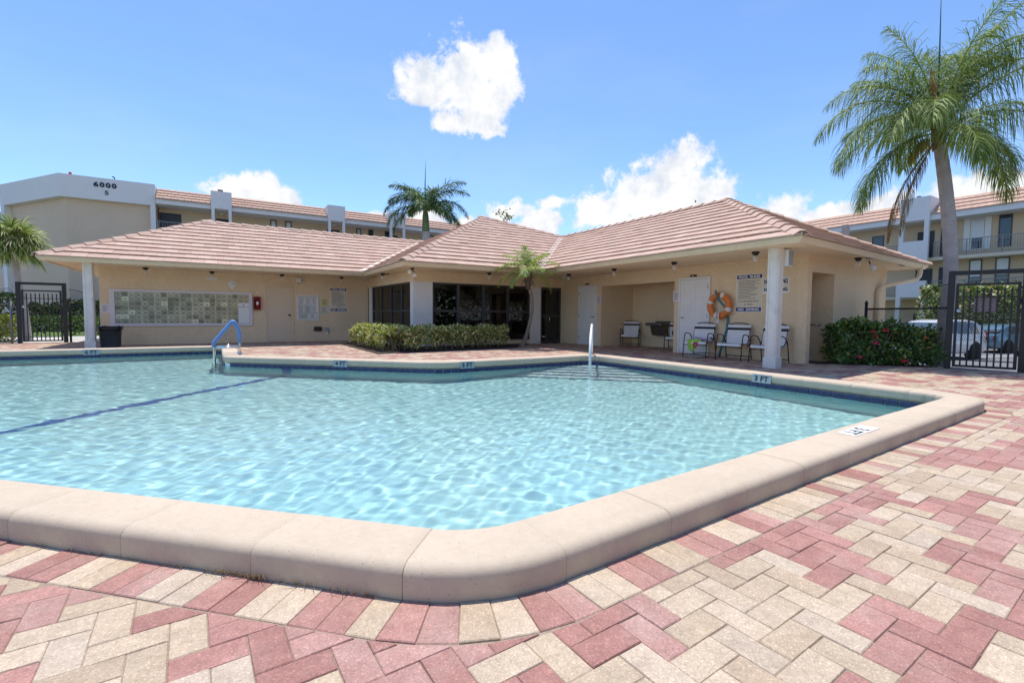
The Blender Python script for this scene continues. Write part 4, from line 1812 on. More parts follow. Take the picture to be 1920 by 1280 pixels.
# ---- mailboxes: one bank, every door its own piece
M['mail_door'] = mat('mailbox_metal', (1, 1, 1), 0.42, src='obj', coords='World', var=(25, 0.08), metal=0.25)
mail = thing('mailbox_bank', (-1.02, YW, 1.145), 'long wall bank of olive metal mailboxes in a white frame', 'mailboxes')
fx0, fx1, fz0, fz1 = -2.92, 0.87, 0.58, 1.71
ix0, ix1, iz0, iz1 = -2.80, 0.77, 0.665, 1.635
m_ = MB()
m_.box(fx0, ix0, YW - 0.05, YW + 0.02, fz0, fz1)
m_.box(ix1, fx1, YW - 0.05, YW + 0.02, fz0, fz1)
m_.box(ix0, ix1, YW - 0.05, YW + 0.02, iz1, fz1)
m_.box(ix0, ix1, YW - 0.05, YW + 0.02, fz0, iz0)
m_.build('frame', M['paper'], mail, bevel=0.004)
m_ = MB().box(ix0, ix1, YW - 0.008, YW + 0.01, iz0, iz1).build('backing', mat('mail_backing', (0.28, 0.27, 0.20), 0.6, metal=0.2), mail)
ncol, nrow = 22, 7
cw, rh = (ix1 - ix0) / ncol, (iz1 - iz0) / nrow
db = MB()
db.box(-cw / 2 + 0.003, cw / 2 - 0.003, -0.014, 0, -rh / 2 + 0.003, rh / 2 - 0.003)
nf = len(db.f)
db.box(-0.028, 0.036, -0.0165, -0.0138, -0.028, -0.008)
db.box(-0.05, -0.034, -0.0185, -0.0138, 0.022, 0.036)
dme = db.mesh('mailbox_door')
dme.materials.append(M['mail_door'])
dme.materials.append(M['dark_metal'])
for i, p in enumerate(dme.polygons):
    p.material_index = 1 if i >= nf else 0
mr_ = np.random.default_rng(21)
for c in range(ncol):
    for r_ in range(nrow):
        if c >= 20 and r_ >= 2:
            continue
        o = bpy.data.objects.new('mailbox_door', dme)
        col.objects.link(o)
        o.parent = mail
        o.location = Vector((ix0 + (c + 0.5) * cw, YW - 0.008, iz1 - (r_ + 0.5) * rh)) - mail.location
        t = c / ncol
        base = np.array((0.40, 0.42, 0.31)) * (1 - t) + np.array((0.47, 0.40, 0.25)) * t
        f = mr_.choice([0.62, 0.8, 1.0, 1.1, 1.25, 1.75], p=[0.12, 0.22, 0.28, 0.2, 0.12, 0.06])
        o.color = (*(base * f), 1)
m_ = MB()
for c in range(0, 21, 2):
    if c:
        m_.box(ix0 + c * cw - 0.005, ix0 + c * cw + 0.005, YW - 0.026, YW - 0.0225, iz0, iz1)
m_.build('divider', M['paper'], mail)
wp = MB().box(ix1 - 2 * cw + 0.006, ix1 - 0.004, YW - 0.024, YW - 0.008, iz0 + 0.003, iz1 - 2 * rh - 0.004).build('outgoing_panel', M['sign_white'], mail)
MB().box(ix1 - 2 * cw + 0.01, ix1 - 0.01, YW - 0.027, YW - 0.0242, iz1 - 3 * rh - 0.012, iz1 - 3 * rh + 0.0).build('outgoing_slot', M['grey_print'], wp)
MB().box(ix1 - cw - 0.03, ix1 - cw + 0.03, YW - 0.027, YW - 0.0242, iz1 - 2.7 * rh, iz1 - 2.55 * rh).build('lock', M['dark_metal'], wp)

# ---- security cameras
M['cam_white'] = mat('camera_white', (0.8, 0.8, 0.8), 0.35)
for (x, y, lab) in ((4.62, 18.25, 'white dome security camera in the inner corner of the left wing'), (10.35, 13.45, 'white dome security camera under the eave by the dark glass door')):
    o = thing('security_camera', (x, y, HS), lab, 'camera', 0, 'security cameras under the eaves')
    MB().lathe([(0.05, 0.0), (0.055, -0.02), (0.055, -0.055), (0.03, -0.06)], (x, y, HS), 16).build('housing', M['cam_white'], o, smooth=True)
    MB().lathe([(0.0, -0.125), (0.03, -0.118), (0.05, -0.09), (0.052, -0.06)], (x, y, HS), 16).build('dome', M['cam_white'], o, smooth=True)
    d_ = Vector((CAM.x - x, CAM.y - y, -0.8)).normalized()
    p = Vector((x, y, HS - 0.078)) + d_ * 0.035
    MB().lathe([(0.0, 0.03), (0.02, 0.026), (0.026, 0.0)], n=14, M=frame_matrix(p, d_.orthogonal(), d_)).build('lens', M['black_print'], o)

# ---- ceiling lights: caged jars
M['bulb'] = mat('bulb_white', (0.55, 0.53, 0.48), 0.4)
lights = [(-1.97, 18.05, 'jar light under the eave over the left end of the mailboxes'), (-0.28, 18.38, 'jar light under the eave over the blank white strip'), (1.78, 18.26, 'jar light under the eave over the tan door'),
          (3.73, 18.1, 'jar light under the eave above the left pool rules sign'), (4.55, 15.7, 'jar light under the eave on the left face of the glass room'), (7.29, 13.35, 'jar light under the eave over the middle of the glass front'),
          (9.62, 12.24, 'jar light under the eave beside the far security camera'), (9.59, 10.11, 'jar light under the eave over the alcove'), (9.62, 8.02, 'jar light under the eave over the near white door'),
          (9.49, 5.83, 'jar light under the eave behind the white post'), (12.3, 5.12, 'jar light under the end eave over the recess')]
L0_ = None
for k, (x, y, lab) in enumerate(lights):
    if L0_ is None:
        L0_ = thing('ceiling_light', (x, y, HS), lab, 'light', 0, 'jar lights under the eaves')
        MB().lathe([(0.075, 0.0), (0.075, -0.03), (0.05, -0.055), (0.048, -0.075)], n=16).build('base', M['dark_metal'], L0_, local=True)
        g_ = MB().lathe([(0.046, -0.075), (0.056, -0.11), (0.056, -0.16), (0.04, -0.20), (0.012, -0.215)], n=16).build('jar', M['lamp_glass'], L0_, local=True, smooth=True)
        MB().lathe([(0.012, -0.075), (0.014, -0.10), (0.020, -0.130), (0.016, -0.152), (0.004, -0.158)], n=12).build('bulb', M['bulb'], g_, local=True, smooth=True)
    else:
        c = copy_tree(L0_)
        c.location = (x, y, HS)
        c['label'] = lab
# floodlights
for (x, y, h, lab) in ((4.74, 13.35, 0.0, 'twin white floodlight on the corner of the glass room'), (12.72, 5.08, 0.0, 'white floodlight beside the jar light under the end eave')):
    o = thing('floodlight', (x, y, HS), lab, 'floodlight', 0, 'floodlights under the eaves')
    MB().lathe([(0.06, 0.0), (0.06, -0.025), (0.03, -0.04)], (x, y, HS), 14).build('base', M['sign_white'] if x > 8 else M['dark_metal'], o)
    for s in ((-1, 1) if x < 8 else (1,)):
        d_ = Vector((-0.35 + 0.25 * s, -0.6, -0.75 if s > 0 else -0.35)).normalized()
        p0 = Vector((x, y, HS - 0.04))
        p1 = p0 + Vector((0.05 * s, -0.02, -0.05 - (0.06 if s > 0 else 0)))
        Mf = frame_matrix(p1, d_.orthogonal(), d_)
        hd = MB().lathe([(0.022, -0.03), (0.03, 0.0), (0.055, 0.07), (0.062, 0.11), (0.05, 0.125), (0.0, 0.13)], n=16, M=Mf).build('lamp_head', M['sign_white'], o, smooth=True)
        MB().tube([p0, p1], 0.014, 8).build('arm', M['dark_metal'], hd)
# loudspeaker on the right post
o = thing('outdoor_speaker', (9.50, 5.2, 2.16), 'grey cabinet speaker mounted at the top of the white post', 'speaker')
MB().box(9.422, 9.58, 5.12, 5.36, 2.0, 2.33).build('cabinet', M['sign_white'], o, bevel=0.01)
MB().box(9.44, 9.585, 5.108, 5.119, 2.02, 2.31).build('grille', M['grey_metal'], o)

# ---- drinking fountain in the alcove
o = thing('drinking_fountain', (12.2, 10.55, 0.6), 'wall hung steel drinking fountain in the alcove', 'fountain')
M['fount'] = mat('brushed_steel', (0.20, 0.19, 0.18), 0.38, metal=0.85)
m_ = MB()
prof = [(12.198, 0.36), (11.95, 0.40), (11.86, 0.70), (12.198, 0.70)]
vs = [(x, 10.32, z) for x, z in prof] + [(x, 10.80, z) for x, z in prof]
m_.add(vs, [(0, 1, 2, 3)[::-1], (4, 5, 6, 7), (0, 1, 5, 4), (1, 2, 6, 5), (2, 3, 7, 6), (3, 0, 4, 7)])
m_.build('body', M['fount'], o, bevel=0.01)
MB().box(11.72, 12.198, 10.24, 10.88, 0.702, 0.80).build('basin', M['fount'], o, bevel=0.02)
MB().box(12.12, 12.198, 10.24, 10.88, 0.802, 0.85).build('splash_back', M['fount'], o, bevel=0.005)
MB().tube([(11.95, 10.68, 0.79), (11.95, 10.68, 0.86), (11.92, 10.66, 0.89), (11.89, 10.64, 0.875)], 0.013, 8).build('spout', M['steel'], o)
# grab bar in the recess
o = thing('grab_bar', ew(1.30, 0.5, 0.84), 'stainless grab bar on the side wall of the recess', 'grab bar')
MB().tube([ew(1.338, 0.28, 0.84), ew(1.28, 0.30, 0.84), ew(1.27, 0.34, 0.84), ew(1.27, 1.10, 0.84), ew(1.28, 1.15, 0.84), ew(1.338, 1.16, 0.84)], 0.02, 10).build('bar', M['steel'], o, smooth=True)
MB().lathe([(0.045, 0), (0.045, 0.012), (0.02, 0.015)], n=14, M=frame_matrix(ew(1.339, 0.28, 0.84), (0, 0, 1), -ed)).build('flange', M['steel'], o)
# tap low on the wall behind the chairs
o = thing('garden_tap', (XW, 6.66, 0.33), 'small brass garden tap low on the wall behind the chairs', 'tap')
M['brass'] = mat('old_brass', (0.12, 0.07, 0.035), 0.45, metal=0.8)
MB().tube([(XW, 6.66, 0.33), (XW - 0.07, 6.66, 0.33), (XW - 0.10, 6.66, 0.29)], 0.014, 8).build('spout', M['brass'], o)
MB().lathe([(0.035, 0), (0.035, 0.01)], (XW - 0.05, 6.66, 0.37), 12).build('wheel', M['brass'], o)
MB().tube([(XW - 0.05, 6.66, 0.34), (XW - 0.05, 6.66, 0.372)], 0.008, 6).build('stem', M['brass'], o)

# ---- life ring with its rope, and the reaching pole behind it
M['orange'] = mat('ring_orange', (0.74, 0.20, 0.035), 0.5, coords='World', var=(8, 0.06))
M['rope'] = mat('white_rope', (0.76, 0.74, 0.70), 0.9)
M['teal'] = mat('teal_pole', (0.03, 0.20, 0.24), 0.4)
RC = Vector((XW - 0.13, 7.43, 1.285))


def torus(mbx, c, R0, r0, a0, a1, n=40, m_=12, axis='x', rr0=1.0):
    vs, fs = [], []
    for i in range(n + 1):
        a = a0 + (a1 - a0) * i / n
        for k in range(m_):
            b = 2 * math.pi * k / m_
            rad = R0 + r0 * math.cos(b)
            vs.append((c.x + r0 * math.sin(b) * 0.85, c.y + rad * math.cos(a), c.z + rad * math.sin(a)))
    for i in range(n):
        for k in range(m_):
            k2 = (k + 1) % m_
            fs.append((i * m_ + k, i * m_ + k2, (i + 1) * m_ + k2, (i + 1) * m_ + k))
    return mbx.add(vs, fs)


o = thing('life_ring', RC, 'orange life ring with white bands hanging on the wall', 'life ring')
torus(MB(), RC, 0.262, 0.076, 0, 2 * math.pi, 48).build('ring', M['orange'], o, smooth=True)
for a in (20, 112, 200, 285):
    torus(MB(), RC, 0.262, 0.0785, R(a - 9), R(a + 9), 6).build('band', M['rope'], o, smooth=True)
m_ = MB()
for k in range(5):
    w0 = random.uniform(-0.05, 0.05)
    pts = [(RC.x - 0.085, RC.y - 0.02 + w0, RC.z - 0.14)]
    for j in range(1, 7):
        pts.append((RC.x - 0.09 - 0.012 * math.sin(j + k), RC.y - 0.02 + w0 * (1 + 0.1 * j) + 0.012 * math.sin(2.1 * j + k), RC.z - 0.14 - j * 0.052))
    m_.tube(pts, 0.011, 6)
m_.build('rope_coil', M['rope'], o, smooth=True)
MB().tube([(RC.x - 0.02, RC.y + 0.02, RC.z + 0.05), (RC.x + 0.0, RC.y - 0.02, RC.z - 0.02), (RC.x - 0.06, RC.y - 0.06, RC.z - 0.14)], 0.008, 6).build('rope', M['rope'], o, smooth=True)
o = thing('reaching_pole', (XW - 0.3, 7.3, 0), 'teal reaching pole leaning on the wall through the life ring', 'pole')
MB().tube([(XW - 0.25, 7.46, 1.66), (XW - 0.235, 7.41, 1.46), (XW - 0.05, 7.30, 1.22), (XW - 0.04, 7.24, 0.95), (XW - 0.10, 7.22, 0.7), (XW - 0.15, 7.28, 0.4), (XW - 0.22, 7.33, 0.0)], [0.022, 0.026, 0.024, 0.026, 0.028, 0.028, 0.028], 10).build('pole', M['teal'], o, smooth=True)

# ---- strap chairs
M['brown_tube'] = mat('bronze_tube', (0.030, 0.024, 0.022), 0.38)
M['strap_white'] = mat('strap_white', (0.78, 0.76, 0.76), 0.45)
M['strap_dark'] = mat('strap_dark', (0.022, 0.018, 0.018), 0.5)


def arc_pts(pts, n=5):
    """rounds the inner corners of a polyline"""
    out = [Vector(pts[0])]
    for i in range(1, len(pts) - 1):
        a, b, c = Vector(pts[i - 1]), Vector(pts[i]), Vector(pts[i + 1])
        r_ = min((a - b).length, (c - b).length) * 0.35
        p, q = b + (a - b).normalized() * r_, b + (c - b).normalized() * r_
        for k in range(n + 1):
            t = k / n
            out.append(p * (1 - t) ** 2 + b * 2 * t * (1 - t) + q * t * t)
    out.append(Vector(pts[-1]))
    return out


def make_chair(label):
    c = thing('strap_chair', (0, 0, 0), label, 'chair', 0, 'white strap pool chairs')
    W = 0.29
    # x = forwards
    for s in (-1, 1):
        y = s * W
        MB().tube([(0.30, y, 0.0), (0.25, y, 0.36)], 0.0125, 8).build('leg', M['brown_tube'], c, local=True, smooth=True)
        MB().tube([(-0.34, y, 0.0), (-0.24, y, 0.42)], 0.0125, 8).build('leg', M['brown_tube'], c, local=True, smooth=True)
        MB().tube(arc_pts([(0.25, y, 0.36), (0.20, y, 0.60), (-0.10, y, 0.575), (-0.24, y, 0.42)]), 0.0125, 8).build('armrest', M['brown_tube'], c, local=True, smooth=True)
        MB().tube([(-0.325, y, 0.055), (0.285, y, 0.055)], 0.009, 6).build('side_brace', M['brown_tube'], c, local=True, smooth=True) if s > 5 else None
    MB().tube([(-0.325, -W, 0.07), (-0.325, W, 0.07)], 0.010, 6).build('stretcher', M['brown_tube'], c, local=True, smooth=True)
    MB().tube([(0.262, -W, 0.30), (0.262, W, 0.30)], 0.010, 6).build('stretcher', M['brown_tube'], c, local=True, smooth=True)
    sw = W - 0.035
    pts = [(0.26, -sw, 0.385), (-0.20, -sw, 0.345), (-0.345, -sw, 0.855), (-0.345, sw, 0.855), (-0.20, sw, 0.345), (0.26, sw, 0.385), (0.26, -sw, 0.385)]
    MB().tube(arc_pts(pts), 0.0115, 8).build('seat_frame', M['brown_tube'], c, local=True, smooth=True)
    a, b, d_ = Vector((0.27, 0, 0.385)), Vector((-0.20, 0, 0.345)), Vector((-0.345, 0, 0.855))

    def strap(p, q, m):
        t = (q - p).normalized()
        n_ = Vector((t.z, 0, -t.x))
        if n_.z < 0 and abs(t.z) < 0.7 or (abs(t.z) >= 0.7 and n_.x < 0):
            n_ = -n_
        mm = MB()
        vs = []
        for y, lift in ((-sw - 0.016, -0.004), (-sw + 0.01, 0.0145), (0, 0.009), (sw - 0.01, 0.0145), (sw + 0.016, -0.004)):
            for e in (p, q):
                for th in (0, -0.004):
                    vs.append(e + Vector((0, y, 0)) + n_ * (lift + th))
        fs = []
        for i in range(4):
            o_ = i * 4
            fs += [(o_, o_ + 4, o_ + 6, o_ + 2), (o_ + 1, o_ + 3, o_ + 7, o_ + 5), (o_, o_ + 1, o_ + 5, o_ + 4), (o_ + 2, o_ + 6, o_ + 7, o_ + 3)]
        fs += [(0, 2, 3, 1), (16, 17, 19, 18)]
        mm.add(vs, fs).build('strap', m, c, local=True)

    ns = 7
    for k in range(ns):
        p = a + (b - a) * (k / ns + 0.006)
        q = a + (b - a) * ((k + 1) / ns - 0.016)
        strap(p, q, M['strap_white'] if k in (0,) else M['strap_dark'] if k in (1, 2) else M['strap_white'])
    # the front strap folds over the edge
    strap(Vector((0.285, 0, 0.33)), Vector((0.272, 0, 0.385)), M['strap_white'])
    nb_ = 7
    for k in range(nb_):
        p = b + (d_ - b) * (0.06 + 0.86 * k / nb_)
        q = b + (d_ - b) * (0.06 + 0.86 * (k + 1) / nb_ - 0.012)
        strap(p, q, M['strap_dark'] if k == 5 else M['strap_white'])
    return c


ch = make_chair('white strap chair with a towel on it beside the near white door')
ch.location = (10.28, 7.72, 0)
ch.rotation_euler = (0, 0, R(180 + 14))
for x, y, rz, lab in ((10.27, 6.78, 180 + 12, 'empty white strap chair between the towel chair and the post'), (10.25, 5.92, 180 + 6, 'white strap chair half hidden behind the white post'),
                      (11.62, 11.42, 180 + 38, 'white strap chair in the left corner of the alcove'), (11.72, 9.62, 180 + 28, 'white strap chair half hidden behind the right edge of the alcove')):
    c = copy_tree(ch)
    c.location = (x, y, 0)
    c.rotation_euler = (0, 0, R(rz))
    c['label'] = lab
# towel over the front of the first chair
M['lime'] = mat('towel_lime', (0.38, 0.62, 0.10), 0.95, coords='Object', bump=(90, 0.5, 0.004), spec=0.05)
M['pink'] = mat('towel_pink', (0.62, 0.03, 0.16), 0.95, bump=(90, 0.5, 0.004), spec=0.05)
M['lilac'] = mat('towel_lilac', (0.48, 0.42, 0.62), 0.95, bump=(90, 0.5, 0.004), spec=0.05)


def cloth(fn, nu, nv, name, m, parent):
    vs, fs = [], []
    for i in range(nu + 1):
        for j in range(nv + 1):
            vs.append(fn(i / nu, j / nv))
    for i in range(nu):
        for j in range(nv):
            a = i * (nv + 1) + j
            fs.append((a, a + 1, a + nv + 2, a + nv + 1))
    o_ = MB().add(vs, fs).build(name, m, parent, smooth=True, local=True)
    so = o_.modifiers.new('thickness', 'SOLIDIFY')
    so.thickness = 0.008
    return o_


tw = thing('beach_towel', (10.28, 7.72, 0), 'lime green towel with a pink ring draped over the strap chair', 'towel', R(194))


def tow(u, v):
    # u across (0..1), v from the back of the seat over the front edge and down
    w = 0.34 * (1 - 0.75 * max(0.0, v - 0.4))
    y = -0.02 + (u - 0.5) * w - 0.05 * max(0, v - 0.5)
    if v < 0.45:
        x, z = 0.02 + 0.27 * v / 0.45, 0.425 + 0.012 * math.sin(9 * u + 2) + 0.015 * math.sin(13 * v + 4 * u)
    else:
        t = (v - 0.45) / 0.55
        x, z = 0.30 + 0.018 * math.sin(11 * u + 3 * t), 0.42 - (0.30 - 0.16 * abs(u - 0.35)) * t
    return (x, y, z)


cloth(tow, 14, 16, 'cloth', M['lime'], tw)


def ringf(u, v):
    a = 2 * math.pi * u
    r_ = 0.028 + 0.034 * v
    y, z = 0.035 + r_ * math.cos(a), 0.31 + r_ * 1.15 * math.sin(a)
    return (0.335, y, z)


cloth(ringf, 20, 2, 'printed_ring', M['pink'], tw)
tw2 = thing('folded_towel', (10.28, 7.72, 0), 'lilac towel lying crumpled on the seat behind the lime one', 'towel', R(194))


def tow2(u, v):
    return (-0.16 + 0.24 * v, -0.16 + 0.44 * u, 0.44 + 0.05 * math.sin(math.pi * v) * (0.5 + 0.5 * math.sin(7 * u + 1)) + 0.012 * math.sin(17 * u + 9 * v))


cloth(tow2, 16, 10, 'cloth', M['lilac'], tw2)
# grey bundle on the ground
bg = thing('beach_bag', (9.86, 7.52, 0), 'flat grey beach bag lying on the pavers by the towel chair', 'bag', R(30))
m_ = MB()
vs, fs = [], []
for i in range(7):
    t = i / 6
    for k in range(20):
        a = 2 * math.pi * k / 20
        r_ = math.sqrt(max(0.0, 1 - (t * 0.96) ** 2.6))
        vs.append((0.13 * r_ * math.cos(a) * (1 + 0.08 * math.sin(3 * a)), 0.22 * r_ * math.sin(a), 0.005 + 0.085 * t + 0.01 * math.sin(4 * a) * t))
for i in range(6):
    for k in range(20):
        k2 = (k + 1) % 20
        fs.append((i * 20 + k, i * 20 + k2, (i + 1) * 20 + k2, (i + 1) * 20 + k))
fs.append(tuple(120 + k for k in range(20)))
fs.append(tuple(range(19, -1, -1)))
m_.add(vs, fs).build('body', mat('canvas_grey', (0.27, 0.24, 0.20), 0.95, bump=(60, 0.5, 0.004)), bg, local=True, smooth=True)
MB().tube([(-0.05, -0.1, 0.085), (-0.09, -0.05, 0.10), (-0.10, 0.05, 0.10), (-0.05, 0.1, 0.085)], 0.009, 6).build('handle', M['strap_dark'], bg, local=True)
# blue bag on the hidden alcove chair
bb = thing('blue_bag', (11.75, 9.65, 0.42), 'small dark blue bag lying on the hidden alcove chair', 'bag', R(20))
MB().lathe([(0.0, 0.0), (0.10, 0.0), (0.13, 0.05), (0.12, 0.14), (0.07, 0.20), (0.02, 0.21)], n=14).build('body', mat('bag_blue', (0.02, 0.06, 0.16), 0.8), bb, local=True, smooth=True)
MB().tube(arc_pts([(-0.06, 0, 0.19), (-0.05, 0, 0.28), (0.05, 0, 0.28), (0.06, 0, 0.19)]), 0.008, 6).build('handle', M['strap_dark'], bb, local=True)

# ---- rubbish bin
M['bin'] = mat('bin_grey', (0.045, 0.055, 0.062), 0.55)
M['liner'] = mat('bin_liner', (0.012, 0.012, 0.014), 0.3)
bn = thing('rubbish_bin', (-2.80, 17.75, 0), 'dark grey rubbish bin with a black liner behind the left post', 'bin')
m_ = MB()


def sq(h, z, r_):
    out = []
    for k in range(24):
        a = 2 * math.pi * (k + 0.5) / 24
        c_, s_ = math.cos(a), math.sin(a)
        out.append((h * math.copysign(abs(c_) ** r_, c_), h * math.copysign(abs(s_) ** r_, s_), z))
    return out


rows_ = [sq(0.215, 0.0, 0.55), sq(0.225, 0.06, 0.55), sq(0.25, 0.52, 0.55), sq(0.27, 0.53, 0.55), sq(0.27, 0.56, 0.55), sq(0.25, 0.56, 0.55), sq(0.225, 0.1, 0.55)]
vs = [p for r_ in rows_ for p in r_]
fs = []
for i in range(len(rows_) - 1):
    for k in range(24):
        k2 = (k + 1) % 24
        fs.append((i * 24 + k, i * 24 + k2, (i + 1) * 24 + k2, (i + 1) * 24 + k))
fs.append(tuple(6 * 24 + k for k in range(24)))
m_.add(vs, fs).build('body', M['bin'], bn, local=True, smooth=True)
m_ = MB()
rows_ = [sq(0.262 + 0.0, 0.47, 0.55), sq(0.285, 0.54, 0.55), sq(0.28, 0.60, 0.55), sq(0.235, 0.59, 0.55), sq(0.215, 0.42, 0.55)]
vs = [(p[0] * (1 + 0.03 * math.sin(k * 2.3 + i)), p[1] * (1 + 0.03 * math.sin(k * 1.7 + i)), p[2] + (0.015 * math.sin(k * 1.9) if i in (0, 2) else 0)) for i, r_ in enumerate(rows_) for k, p in enumerate(r_)]
fs = []
for i in range(4):
    for k in range(24):
        k2 = (k + 1) % 24
        fs.append((i * 24 + k, i * 24 + k2, (i + 1) * 24 + k2, (i + 1) * 24 + k))
m_.add(vs, fs).build('liner', M['liner'], bn, local=True, smooth=True)

# ------------------------------------------------------------------ pool fittings
M['blue_pad'] = mat('blue_padding', (0.13, 0.25, 0.52), 0.45, coords='World', var=(10, 0.08))
M['chrome'] = mat('polished_steel', (0.72, 0.70, 0.68), 0.15, metal=1.0)
ld_ = thing('pool_ladder', (0.05, 12.0, 0), 'pool ladder with blue padded handrails at the deck point', 'ladder')
for yy in (11.75, 12.27):
    pts = arc_pts([(0.30, yy, 0.10), (0.30, yy, 0.36), (0.29, yy, 0.62), (0.19, yy, 0.86), (-0.19, yy, 0.36), (-0.18, yy, 0.2), (-0.17, yy, -0.9)])
    MB().tube(pts, 0.022, 10).build('rail', M['chrome'], ld_, smooth=True)
    pts = arc_pts([(0.30, yy, 0.36), (0.29, yy, 0.62), (0.19, yy, 0.86), (-0.19, yy, 0.36), (-0.18, yy, 0.28)])
    MB().tube(pts, 0.036, 12).build('padding', M['blue_pad'], ld_, smooth=True)
    MB().tube([(-0.175, yy, 0.27), (0.30, yy, 0.27)], 0.02, 8).build('cross_tube', M['chrome'], ld_, smooth=True)
    MB().lathe([(0.055, 0.118), (0.055, 0.128), (0.026, 0.15)], (0.30, yy, 0), 16).build('escutcheon', M['chrome'], ld_, smooth=True)
for z in (-0.30, -0.58, -0.86):
    MB().box(-0.23, -0.12, 11.75, 12.27, z - 0.015, z + 0.015).build('tread', M['chrome'], ld_)
# handrail over the corner steps: one tube seen end-on
hr = thing('hand_rail', (6.6, 7.65, 0), 'single white handrail standing over the corner steps', 'handrail')
M['rail_white'] = mat('rail_white', (0.82, 0.80, 0.78), 0.3)
d2 = Vector((-0.672, -0.741, 0))
b0 = Vector((7.19, 8.26, 0.10))
pts = arc_pts([b0, b0 + Vector((0, 0, 0.62)), b0 + d2 * 0.25 + Vector((0, 0, 0.72)), b0 + d2 * 1.45 + Vector((0, 0, 0.44)), b0 + d2 * 1.55 + Vector((0, 0, -0.75))])
MB().tube(pts, 0.027, 12).build('rail', M['rail_white'], hr, smooth=True)
MB().lathe([(0.06, 0.018), (0.06, 0.028), (0.03, 0.045)], b0, 16).build('escutcheon', M['chrome'], hr, smooth=True)


# depth markers set in the inner face of the coping
def depth_marker(d_at, txt, label):
    a, b = PP.at(d_at - 0.17), PP.at(d_at + 0.17)
    # the face runs anticlockwise, so reading direction (seen from the water) is against it
    x = Vector((a[0] - b[0], a[1] - b[1], 0)).normalized()
    n_ = Vector((-x.y, x.x, 0))
    c = PP.at(d_at)
    ctr = Vector((c[0], c[1], 0))
    if (Vector((2.0, 7.0, 0)) - ctr).dot(n_) < 0:
        n_ = -n_
    zdir = (n_ + Vector((0, 0, 0.16))).normalized()
    Mx = frame_matrix(ctr + Vector((0, 0, 0.045)) + n_ * 0.004, x, zdir)
    if (Mx @ Vector((0, 1, 0)) - Mx @ Vector((0, 0, 0))).z < 0:
        Mx = frame_matrix(ctr + Vector((0, 0, 0.045)) + n_ * 0.004, -x, zdir)
    o_ = thing('depth_marker', Mx @ Vector((0, 0, 0)), label, 'depth marker', 0, 'depth markers set in the coping')
    for k in (-1, 1):
        mbox(MB(), Mx, -0.076 + 0.0765 * k, 0.076 + 0.0765 * k, -0.066, 0.066, -0.012, 0.006).build('marker_tile', M['marker_tile'], o_, bevel=0.002)
    lettering(txt, 0.1, M['black_print'], o_, Mx @ Matrix.Translation((0, 0, 0.0065)), bold=0.003, width=0.225, height=0.085, depth=0.0008)
    return o_


depth_marker(PP.dist_of(-2.72, 14.93), '6 FT', 'white 6 FT depth marker in the coping near the left post')
depth_marker(PP.dist_of(1.95, 9.55), '4 FT', 'white 4 FT depth marker in the coping below the hedge')
depth_marker(PP.dist_of(3.98, 8.17), '3 FT', 'white 3 FT depth marker in the coping right of the bend')
depth_marker(PP.dist_of(7.15, 4.22), '3 FT', 'white 3 FT depth marker in the coping in front of the post')
# worn marker on top of the near right coping, read from the water
ex_ = Vector((math.cos(R(2.7)), math.sin(R(2.7)), 0))
Mx = frame_matrix((4.22, 1.70, 0.1225), -ex_, (0, 0, 1))
o = thing('depth_marker', (4.22, 1.70, 0.122), 'worn white 3 FT marker on top of the near right coping', 'depth marker', 0, 'depth markers set in the coping')
for k in range(3):
    mbox(MB(), Mx, -0.225 + k * 0.15 + 0.001, -0.075 + k * 0.15 - 0.001, -0.065, 0.065, -0.004, 0.0035).build('marker_tile', M['sign_white'], o)  # lit counterpart of the shade-toned tiles on the inner faces
lettering('3 FT', 0.1, M['black_print'], o, Mx @ Matrix.Translation((0.05, 0, 0.004)), bold=0.002, width=0.27, height=0.10, depth=0.0006)
m_ = MB()
for k in range(20):
    if k in (3, 4, 9, 15):
        continue
    a0, a1 = 2 * math.pi * k / 20, 2 * math.pi * (k + 0.9) / 20
    q = [(math.cos(a) * r_ - 0.15, math.sin(a) * r_) for a, r_ in ((a0, 0.045), (a1, 0.045), (a1, 0.05), (a0, 0.05))]
    m_.add([Mx @ Vector((p[0], p[1], 0.0038)) for p in q], [(0, 1, 2, 3)])
m_.build('worn_symbol', mat('worn_red_print', (0.50, 0.33, 0.36), 0.6), o)

# ------------------------------------------------------------------ gates and fences
M['galv'] = mat('galvanised', (0.20, 0.20, 0.21), 0.5, metal=0.6)


def yaw_frame(p, q):
    """origin p, x towards q on the ground, z up; returns matrix and length"""
    p, q = Vector((*p, 0)), Vector((*q, 0))
    x = (q - p).normalized()
    y = Vector((0, 0, 1)).cross(x)
    return Matrix(((x.x, y.x, 0, p.x), (x.y, y.y, 0, p.y), (0, 0, 1, 0), (0, 0, 0, 1))), (q - p).length


